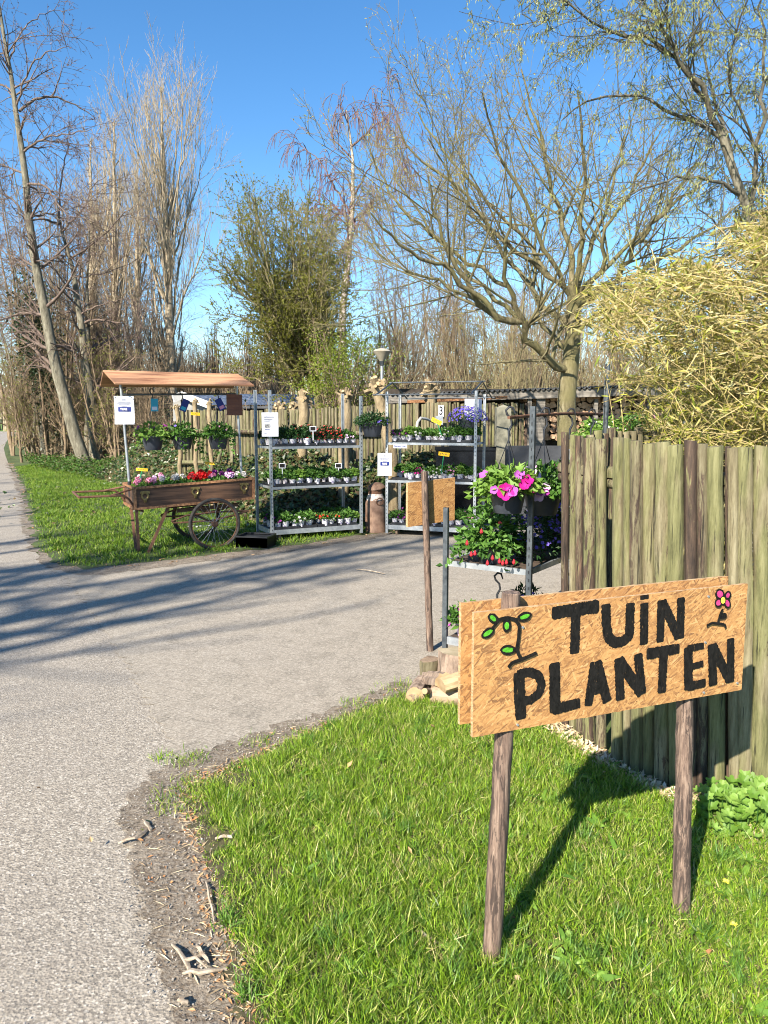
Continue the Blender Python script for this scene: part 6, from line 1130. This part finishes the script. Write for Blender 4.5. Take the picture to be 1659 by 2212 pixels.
# ================================================================ SIGNS
def wpost(name, parent, a, b, r, mat, n=14, k=16, taper=.95):
    m = MB(); a, b = np.array(a, float), np.array(b, float); pts = [a+(b-a)*j/(k-1)+[rng.normal(0, r*.03), rng.normal(0, r*.03), 0] for j in range(k)]; m.tube(pts, [r*(1-(1-taper)*j/(k-1))*(1+rng.normal(0, .012)) for j in range(k)], n, jit=.03); return m.build(name, mat, parent, True)
t = NT('weathered_round_post'); v = t.co((1, 1, .05)); f = t.noise(v, 120, 8, .75); c = t.ramp(f, [(.3, (.04,.026,.02)), (.48, (.15,.10,.075)), (.62, (.27,.195,.145)), (.75, (.38,.285,.21))]); dk = t.ramp(t.noise(t.co((1, 1, .12)), 60, 6, .75, .8), [(.50, 0.0), (.55, .85)]); c = t.mix(dk, c, (.035,.024,.02))
kn = t.vor(t.co((1, 1, .7)), 11, 'Distance'); c = t.mix(t.ramp(kn, [(.08, .95), (.13, 0.0), (.16, 0.0), (.18, .4), (.22, 0.0)]), c, (.05,.027,.016)); t.col(c).rough(.85).bump(f, .7, .004); M_wpost = t.m
TLp, TRp, BRp, BLp = at(1021, 1320, 2.0), at(1610, 1262, 2.38), at(1602, 1489, 2.38), at(1021, 1592, 2.0)
ux = BRp-BLp; ux[2] = 0; Wd = np.linalg.norm(ux); srz = math.atan2(ux[1], ux[0]); Hb = (TLp[2]-BLp[2]+TRp[2]-BRp[2])/2; zb = (BLp[2]+BRp[2])/2; tilt = (BRp[2]-BLp[2])/Wd
sign = thing('painted_sign', 'big strand board sign painted TUIN PLANTEN with leaf sprig and flower on two round posts', 'sign', (BLp[0], BLp[1], 0), srz)
def board(name, x0, x1, z0, z1, y, th, parent, tl, seed):
    r = np.random.default_rng(seed); nx, nz = 60, 24; V = []
    for face in (0, 1):
        for j in range(nz+1):
            for i in range(nx+1):
                u, w = i/nx, j/nz; x, z = x0+(x1-x0)*u, z0+(z1-z0)*w; jx = r.normal(0, .0004) if i in (0, nx) else 0; jz = r.normal(0, .0004) if j in (0, nz) else 0; V.append((x+jx, y+th*face, z+jz+tl*x))
    n = nx+1; k0 = n*(nz+1); F = []; mi = []
    for j in range(nz):
        for i in range(nx): a = j*n+i; F.append((a, a+1, a+n+1, a+n)); mi.append(0); F.append((k0+a, k0+a+n, k0+a+n+1, k0+a+1)); mi.append(0)
    for i in range(nx): F += [(i, k0+i, k0+i+1, i+1), (nz*n+i, nz*n+i+1, k0+nz*n+i+1, k0+nz*n+i)]; mi += [1, 1]
    for j in range(nz): a = j*n; F += [(a, a+n, k0+a+n, k0+a), (a+nx, k0+a+nx, k0+a+nx+n, a+nx+n)]; mi += [1, 1]
    return tris(name, np.array(V), np.array(F), [M_osb, M_osb_edge], parent, mi)
board('front_board', 0, Wd, zb, zb+Hb, 0, .012, sign, tilt, 1); board('rear_board', -.004, Wd-.012, zb+.012, zb+Hb+.012, .066, .012, sign, tilt, 2)
def loc_(p): d = np.array(p)-np.array([BLp[0], BLp[1], 0]); c, s = math.cos(-srz), math.sin(-srz); return np.array([d[0]*c-d[1]*s, d[0]*s+d[1]*c, d[2]])
pl = loc_(G(1071, 2094)); xt = loc_(at(1111, 1284, 2.075)); ptop = np.array([xt[0], .039, xt[2]]); dirp = ptop-np.array([pl[0], .03, 0]); wpost('post', sign, [pl[0], .03, -.02], ptop, .0265, M_wpost)
m = MB(); m.tube([ptop-[0, 0, .001], ptop+[0, 0, .003]], [.0255, .024], 14); m.build('post_top', M_wpost, sign, True)
pr_ = loc_(G(1471, 1984)); q = loc_(at(1490, 1500, 2.32)); dd = (q-pr_); ptr = pr_+dd*1.75; zc = zb+.02; tq = zc/max(q[2], 1e-3); pm = pr_+dd*tq; wpost('post', sign, [pr_[0], pr_[1], -.02], [pm[0], .039, zc+.0], .0275, M_wpost); wpost('post_top', sign, [pm[0], .039, zc], [ptr[0], .039, zb+Hb-.02], .0265, M_wpost)
# painted letters: strokes in enlarged-photo coordinates mapped onto the board
srcq = np.array([(145, 335), (1543, 195), (1525, 735), (145, 980)], float); dst = np.array([(0, 1), (1, 1), (1, 0), (0, 0)], float)
A_ = []; b_ = []
for (x, y), (u, w) in zip(srcq, dst): A_ += [[x, y, 1, 0, 0, 0, -u*x, -u*y], [0, 0, 0, x, y, 1, -w*x, -w*y]]; b_ += [u, w]
Hm = np.append(np.linalg.solve(np.array(A_), np.array(b_)), 1).reshape(3, 3)
def uv(x, y): q = Hm@np.array([x, y, 1.0]); return np.array([q[0]/q[2]*Wd, q[1]/q[2]*Hb])
LAY = [0]; prng = np.random.default_rng(15)
def stroke(m, pts, w, mi=0, wend=None, cap=.45, jit=.06):
    P = np.array([uv(*p) for p in pts]); sc = Hb/(645-105*np.mean([p[0] for p in pts])/1398)
    s = np.concatenate([[0], np.cumsum(np.linalg.norm(P[1:]-P[:-1], axis=1))]); n = max(6, int(s[-1]/.0032)); u = np.linspace(0, s[-1], n); C = np.stack([np.interp(u, s, P[:, k]) for k in (0, 1)], 1)
    if len(pts) > 2:
        for _ in range(3): C[1:-1] = (C[:-2]+2*C[1:-1]+C[2:])/4
    T = nrm(np.gradient(C, axis=0)); N = np.stack([-T[:, 1], T[:, 0]], 1); hw = np.linspace(w, wend or w, n)*sc/2; sc *= 1.2; hw = hw*1.2; LAY[0] += 1; y = -.0008-.00012*LAY[0]; V = []; k = 4
    C2 = [C[0]-T[0]*hw[0]*cap*math.sin(a) for a in (1.2, .6)]+list(C)+[C[-1]+T[-1]*hw[-1]*cap*math.sin(a) for a in (.6, 1.2)]; H2 = [hw[0]*.72, hw[0]*.95]+list(hw)+[hw[-1]*.95, hw[-1]*.72]; N2 = [N[0]]*2+list(N)+[N[-1]]*2
    for c, h, nn in zip(C2, H2, N2):
        for sgn in (1, -1): q = c+nn*h*sgn*(1+prng.normal(0, jit)); V.append((q[0], y, q[1]+zb+tilt*q[0]))
    m.add(V, [(2*i, 2*i+1, 2*i+3, 2*i+2) for i in range(len(C2)-1)], mi)
LET = {'T': [([(556, 338), (776, 306)], 52, 56), ([(668, 325), (666, 535)], 46, 48)], 'U': [([(822, 305), (826, 400), (838, 465), (870, 492), (915, 484), (945, 455), (947, 300)], 46, 46)], 'I': [([(1018, 300), (1020, 492)], 42, 42)], 'N': [([(1104, 285), (1103, 480)], 40, 40), ([(1112, 290), (1195, 460)], 44, 44), ([(1204, 272), (1205, 462)], 40, 40)],
       'P': [([(378, 655), (384, 760), (392, 872)], 54, 52), ([(378, 652), (430, 640), (480, 655), (498, 700), (485, 750), (440, 785), (400, 790)], 40, 40)], 'L': [([(562, 605), (568, 835)], 52, 54), ([(565, 832), (688, 802)], 48, 44)], 'A': [([(768, 600), (740, 805)], 46, 40), ([(782, 595), (834, 785)], 46, 46), ([(755, 728), (812, 716)], 52, 52)],
       'N.': [([(890, 580), (903, 775)], 44, 44), ([(896, 585), (1008, 745)], 50, 48), ([(990, 558), (1012, 745)], 44, 44)], 'T.': [([(1042, 548), (1192, 522)], 48, 42), ([(1120, 540), (1114, 738)], 46, 42)], 'E': [([(1245, 525), (1250, 720)], 46, 48), ([(1245, 522), (1318, 508)], 30, 28), ([(1250, 618), (1318, 600)], 28, 28), ([(1250, 716), (1330, 697)], 38, 36)],
       'N..': [([(1365, 510), (1374, 700)], 46, 46), ([(1370, 515), (1455, 678)], 46, 42), ([(1458, 480), (1462, 685)], 40, 42)]}
for k, st in LET.items():
    m = MB()
    for pts, w0, w1 in st: stroke(m, pts, w0, 0, w1)
    if k == 'I': stroke(m, [(1000, 262), (1036, 256)], 18)
    o = m.build('letter', M_paint, sign); o['label'] = f'black brush painted letter {k[0]}'
def ell(m, c, a, b, ang, mi, grow=0):
    LAY[0] += 1; y = -.0008-.00012*LAY[0]; V = []; n = 22
    for i in range(n): t_ = 2*math.pi*i/n; x = (a+grow)*math.cos(t_); z = (b+grow)*math.sin(t_)*(1+.0*x); j = 1+prng.normal(0, .04); q = uv(c[0]+(x*math.cos(ang)-z*math.sin(ang))*j, c[1]+(x*math.sin(ang)+z*math.cos(ang))*j); V.append((q[0], y, q[1]+zb+tilt*q[0]))
    m.add(V, [tuple(range(n-1, -1, -1))], mi)
m = MB()
for c, a, b, an in (((238, 362), 20, 13, .8), ((212, 437), 28, 13, -.6), ((309, 400), 12, 23, 0), ((400, 354), 27, 13, -.35), ((318, 524), 30, 15, -.05)): ell(m, c, a, b, an, 0, 11); ell(m, c, a, b*.85, an, 1)
for s in ([(252, 385), (270, 368), (312, 358), (352, 368), (374, 400), (371, 460), (361, 525), (388, 578)], [(230, 415), (246, 398), (262, 380)], [(352, 368), (375, 362)], [(345, 520), (362, 526)], [(322, 612), (336, 590), (385, 574), (428, 556), (462, 541)]): stroke(m, s, 16 if len(s) > 3 else 12, 0)
m.build('painted_sprig', [M_paint, M_pgreen], sign)
m = MB()
for c, a, b, an in (((1396, 245), 17, 20, -.3), ((1436, 251), 10, 15, .2), ((1434, 291), 11, 20, -.3), ((1389, 288), 13, 17, .2)): ell(m, c, a, b, an, 0, 7); ell(m, c, a*.9, b*.9, an, 1)
ell(m, (1411, 276), 12, 18, 0, 0, 4); ell(m, (1411, 276), 11, 17, 0, 2)
for s in ([(1410, 322), (1398, 345), (1388, 388)], [(1394, 358), (1415, 343), (1430, 350), (1425, 362), (1398, 366)], [(1332, 404), (1358, 390), (1390, 394), (1422, 398), (1428, 414)]): stroke(m, s, 11, 0)
m.build('painted_flower', [M_paint, M_pmag, M_pyel], sign)
m = MB()
for (x, y) in ((395, 410), (376, 913), (1343, 258), (1331, 748), (1333, 492), (1500, 700)): q = uv(x, y); m.tube([(q[0], -.004, q[1]+zb+tilt*q[0]), (q[0], .001, q[1]+zb+tilt*q[0])], .0035, 10)
m.build('screws', M_steel, sign, True)
# small back sign
a_, b_, c_, d_ = at(881, 1043, 5.0), at(983, 1032, 5.22), at(985, 1123, 5.22), at(881, 1139, 5.0); u_ = b_-a_; u_[2] = 0; w_ = np.linalg.norm(u_); rz_ = math.atan2(u_[1], u_[0])
s2 = thing('board_sign', 'small square strand board sign seen from behind on one round post', 'sign', (a_[0], a_[1], 0), rz_); z0_ = (c_[2]+d_[2])/2; h_ = (a_[2]-d_[2]+b_[2]-c_[2])/2; tz_ = ((b_[2]+c_[2])-(a_[2]+d_[2]))/2/w_
board('board', 0, w_, z0_-tz_*w_/2*1, z0_+h_-tz_*w_/2, 0, .02, s2, tz_, 3)
g = G(948.5, 1416); gg = g-np.array([a_[0], a_[1], 0]); c0, s0 = math.cos(-rz_), math.sin(-rz_); gb = (gg[0]*c0-gg[1]*s0, gg[0]*s0+gg[1]*c0); tp_ = at(935, 1020, 4.97)-np.array([a_[0], a_[1], 0]); tb = (tp_[0]*c0-tp_[1]*s0, tp_[0]*s0+tp_[1]*c0)
wpost('post', s2, (gb[0], -.03, -.02), (tb[0], -.024, tp_[2]), .0235, M_wpost, taper=.9)

# ================================================================ LOGS at the driveway edge
M_logend = simple('pale_log_end', (.26,.17,.085), (.44,.32,.18), 9, .8, .3, (1, 1, 1)); M_logbark = simple('rough_log_bark', (.13,.09,.065), (.36,.27,.20), 22, .9, .9, (1, 1, .4), bd=.012); M_birchlog = simple('peeling_pale_bark', (.15,.09,.06), (.38,.28,.19), 14, .85, .6, lo=.35, hi=.55); M_greyend = simple('weathered_cut_end', (.30,.24,.14), (.5,.42,.28), 6, .85, .4)
def log_(name, label, a, b, r, me_, mb_, prof=None, n=22, seed=1):
    rr = np.random.default_rng(seed); a, b = np.array(a, float), np.array(b, float); t = nrm(b-a); ref = np.array([0, 0, 1.]) if abs(t[2]) < .8 else np.array([1., 0, 0]); u = nrm(np.cross(t, ref)); w = np.cross(t, u); m = MB(); V = []; K = 6
    ang = np.linspace(0, 2*np.pi, n, endpoint=False); base = np.ones(n)*r*(1+rr.normal(0, .05, n)); 
    if prof: base = np.array([min(base[i], r*prof[0]/max(1e-3, math.cos(ang[i]-prof[1]))) if math.cos(ang[i]-prof[1]) > .05 else base[i] for i in range(n)])
    for k in range(K):
        for i in range(n): q = base[i]*(1+rr.normal(0, .015)); V.append(a+(b-a)*k/(K-1)+(u*math.cos(ang[i])+w*math.sin(ang[i]))*q)
    m.add(V, [(k*n+i, k*n+(i+1) % n, (k+1)*n+(i+1) % n, (k+1)*n+i) for k in range(K-1) for i in range(n)], 1); m.add(V[:n], [tuple(range(n-1, -1, -1))], 0); m.add(V[-n:], [tuple(range(n))], 0)
    o = m.build(name, [me_, mb_]); return tag(o, label, 'log', 'logs piled at the driveway edge')
s_ = G(1003, 1487); log_('stump_log', 'thick upright stump section behind the left end of the sign', s_+[.0, .0, 0], s_+[.01, .02, .215], .155, M_greyend, M_logbark, seed=2)
s_ = G(927, 1478); log_('split_log', 'upright split chunk with brown grain left of the stump', s_, s_+[-.004, .0, .155], .062, M_barkw, M_stake_br, prof=(.6, 1.0), seed=3)
p1 = at(928, 1492, 4.22); p2 = at(962, 1463, 4.34); log_('split_log', 'split half log on top of the pile with a pale cut face', at(962, 1478, 4.08), at(925, 1474, 4.32), .062, M_logend, M_logbark, prof=(.5, 2.1), seed=4)
log_('split_log', 'pale split wedge lying on the upper log', at(1000, 1470, 4.06)+[0, 0, .0], at(955, 1485, 4.02), .05, M_logend, M_logend, prof=(.45, 1.6), seed=9)
g = G(960, 1524); log_('birch_log', 'pale peeling log lying lowest in front of the pile', g+[-.07, .02, .055], g+[.22, -.05, .05], .06, M_logend, M_birchlog, seed=5)
g = G(903, 1515); log_('round_log', 'short knotty log at the left foot of the pile', g+[-.02, -.05, .045], g+[.03, .14, .05], .052, M_logend, M_logbark, seed=6)
g = at(914, 1490, 4.15); log_('branch_log', 'thin branch stub with a round cut end left in the pile', at(917, 1493, 4.0), at(950, 1492, 4.25), .017, M_logend, M_logbark, n=12, seed=7)
g = G(893, 1526); log_('bark_log', 'smooth pale log end half hidden in the grass', g+[-.02, .0, .025], g+[.05, .08, .03], .034, M_logend, M_birchlog, seed=8)

# ================================================================ BAMBOO
def bamboo():
    r = np.random.default_rng(55); th = thing('bamboo_clump', 'big clump of dry yellow leaved bamboo rising behind the near fence', 'bamboo', (1.9, 4.6, 0)); O = np.array([1.9, 4.6, 0])
    edge = [(1258, 705), (1285, 625), (1345, 595), (1420, 585), (1480, 555), (1550, 575), (1600, 500), (1645, 470), (1700, 410), (1900, 340), (2300, 420), (2300, 1000), (1400, 985), (1370, 940), (1320, 850), (1290, 800), (1340, 780), (1300, 740)]
    E = np.array(edge, float); N = 9800; q = r.uniform(E.min(0), E.max(0), (N, 2)); q = q[inpoly(q, edge)]; ed = polydist(q, edge); cc = r.uniform(E.min(0), E.max(0), (520, 2)); cc = cc[inpoly(cc, edge)]; ci = r.integers(0, len(cc), len(q)); ca = r.uniform(1.9, 3.0, len(cc))[ci]; ct = r.normal(0, 30, len(q)); cs_ = r.normal(0, 6, len(q)); q = np.where((r.uniform(size=len(q)) < .72)[:, None], cc[ci]+np.column_stack([np.cos(ca)*ct-np.sin(ca)*cs_, -np.sin(ca)*ct*.7-np.cos(ca)*cs_]), q); ed = polydist(q, edge)*np.where(inpoly(q, edge), 1, -1); q = q[(ed > -38)&(r.uniform(size=len(q)) < np.clip(.5+ed/50, .22, 1))]; lowl = (q[:, 0] < 1420)&(q[:, 1] > 700); q = q[~lowl|(r.uniform(size=len(q)) < .5)]; N = len(q)
    Yd = r.uniform(0, 1, N)**.7; S = np.array([at(x, y, 3.7+1.7*d+.25*max(0, (1420-x)/180)) for (x, y), d in zip(q, Yd)]); S[:, 2] = np.maximum(S[:, 2], .9)
    # each spray: a twig with leaves
    az = r.normal(2.7, .8, N); D = np.column_stack([np.cos(az)*.9, -.35+r.normal(0, .4, N), r.normal(.15, .4, N)]); D[:, 0] *= np.where(S[:, 0] > 2.2, r.choice([-1, 1], N), 1); D = nrm(D); T = np.stack([S-D*.22, S-D*.1+[0, 0, .012], S, S+D*.10-[0, 0, .012]], 1); tw = (T, np.tile([.0022, .0018, .0013, .001], (N, 1)))
    k = 9; i = np.repeat(np.arange(N), k); t = np.tile(np.linspace(.15, 1, k), N)*3; j = np.minimum(t.astype(int), 2); f = (t-j)[:, None]; P = T[i, j]*(1-f)+T[i, j+1]*f; dd = D[i]+r.normal(0, .55, (len(i), 3))-[0, 0, .18]; L = r.uniform(.03, .078, len(i)); V, F = leaves(P, dd, L, L*r.uniform(.10, .17, len(i)), r, 'lance', .3); fr = r.uniform(size=len(i))
    grn = np.repeat(r.uniform(size=len(i)) < .06+.22*(P[:, 2] < 1.75), 4)
    tris('foliage', V-O, F, [leafmat('dry_bamboo_leaf', [(.18,.155,.03), (.31,.27,.07), (.45,.39,.15), (.25,.235,.035), (.08,.075,.025), (.35,.33,.06), (.58,.51,.27), (.20,.24,.03), (.24,.23,.06)], .16, .45), leafmat('green_bamboo_leaf', [(.22,.30,.04), (.38,.42,.06), (.55,.50,.08)], .4, .45)], th, grn.astype(np.int32))
    V, F = btubes([tw], 3); tris('twigs', V-O, F, simple('bamboo_twig', (.35,.26,.10), (.55,.43,.2), 20, .6, 0), th)
    C = []
    for n_ in range(70):
        b = np.array([r.uniform(1.5, 3.6), r.uniform(4.3, 5.6), 0]); tpx = r.uniform(1300, 2200); e = at(tpx, r.uniform(480, 800), r.uniform(4.1, 5.3)); C.append(([b, b*.65+e*.35+[0, 0, .3], b*.25+e*.75+[0, 0, .25], e], .009, .002))
    V, F = btubes([limbs(C, 10, .008)], 6); tris('canes', V-O, F, simple('bamboo_cane', (.30,.27,.09), (.5,.43,.18), 5, .45, 0), th, smooth=True)
    # dark core leaves deep inside
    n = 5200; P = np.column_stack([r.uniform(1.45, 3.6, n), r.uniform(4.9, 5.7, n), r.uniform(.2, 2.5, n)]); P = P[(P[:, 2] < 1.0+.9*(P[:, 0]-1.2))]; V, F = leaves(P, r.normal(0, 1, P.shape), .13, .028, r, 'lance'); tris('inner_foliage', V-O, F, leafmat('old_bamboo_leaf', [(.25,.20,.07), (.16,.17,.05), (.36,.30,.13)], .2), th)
bamboo()
# shrub stems and low plant at the fence foot
def lobed(P, N_, Rr, r):
    V, F = disc5(P, N_, Rr, r, .12, 15); return V, F
r = np.random.default_rng(66); th = thing('cranesbill_plant', 'low leafy yellow green plant at the foot of the near fence', 'plant', G(1610, 1790)); O = np.array(th.location)
P = []; 
for (cx_, cy_, n, s) in ((1590, 1770, 60, .07), (1630, 1790, 60, .07), (1560, 1790, 26, .05), (1660, 1800, 55, .08), (1600, 1810, 40, .06)): g = G(cx_, cy_); P.append(g+np.column_stack([r.normal(0, s, n), r.normal(0, s*.7, n), r.uniform(.02, .16, n)]))
P = np.concatenate(P); V, F = disc5(P, np.column_stack([r.normal(-.1, .35, len(P)), r.normal(-.4, .35, len(P)), np.ones(len(P))]), r.uniform(.016, .034, len(P)), r, .2, 25, .5); tris('leaves', V-O, F, L_lite, th, smooth=False)
Q = np.stack([np.tile(O*[1, 1, 0]+[0, 0, 0], (len(P), 1))*.4+P*[1, 1, 0]*.6, P*[1, 1, .6], P], 1); V, F = btubes([(Q, np.full((len(P), 3), .0016))], 3); tris('stems', V-O, F, L_mid, th)
r = np.random.default_rng(67); Pn = []
for k in range(170): x, y = r.uniform(1000, 1659), r.uniform(1560, 2200); g = G(x, y); g[2] = .035; Pn.append(g)
Pn = np.array(Pn); V, F = disc5(Pn, np.column_stack([r.normal(0, .4, (len(Pn), 2)), np.ones(len(Pn))]), r.uniform(.006, .014, len(Pn)), r, .1, 15); tag(tris('clover', V, F, L_lite), 'small round clover leaves among the lawn grass', 'clover', kind='stuff')
for i, (px, py, fm_, lb) in enumerate(((1583, 1987, F_white, ''), (1583, 2038, None, 'yellow dandelion flower'), (1566, 1942, None, 'small yellow flower in the grass right of the right post'))):
    if not lb: continue
    g = G(px, py); g[2] = .05; th = thing('dandelion', lb if i == 2 else 'yellow dandelion in the grass right of the sign', 'flower', g); r = np.random.default_rng(i); Q = np.array([[0, 0, 0.01]]).repeat(26, 0); a = r.uniform(0, 6.28, 26); V, F = leaves(Q, np.column_stack([np.cos(a), np.sin(a), r.uniform(.1, .9, 26)]), .012, .004, r); tris('petals', V, F, M_pyel, th); m = MB(); m.tube([(0, 0, -.05), (0, 0, .01)], .0015, 5); m.build('stalk', L_mid, th)
# daisies under the cart (few)
r = np.random.default_rng(68); k = 0
for (px, py) in ((408, 1145), (414, 1144), (425, 1146), (432, 1144), (446, 1143), (612/1.8, 1148), (617, 1180)):
    g = G(px, py); 
for i, (px, py) in enumerate(((408, 1148), (416, 1147), (425, 1149), (433, 1147), (452, 1146), (620, 1149))):
    if i == 5: continue
    g = G(px-0, py); g[2] = .07; m = MB(); th = None; Q = np.array([g]); V, F = disc5(Q, np.array([[0, -.3, 1.]]), .018, r, .1, 15); o = tris('daisy', V, F, F_white); tag(o, f'{NUMW[i]} white daisy from the left in the grass in front of the cart wheel', 'daisy', 'daisies in front of the cart wheel')
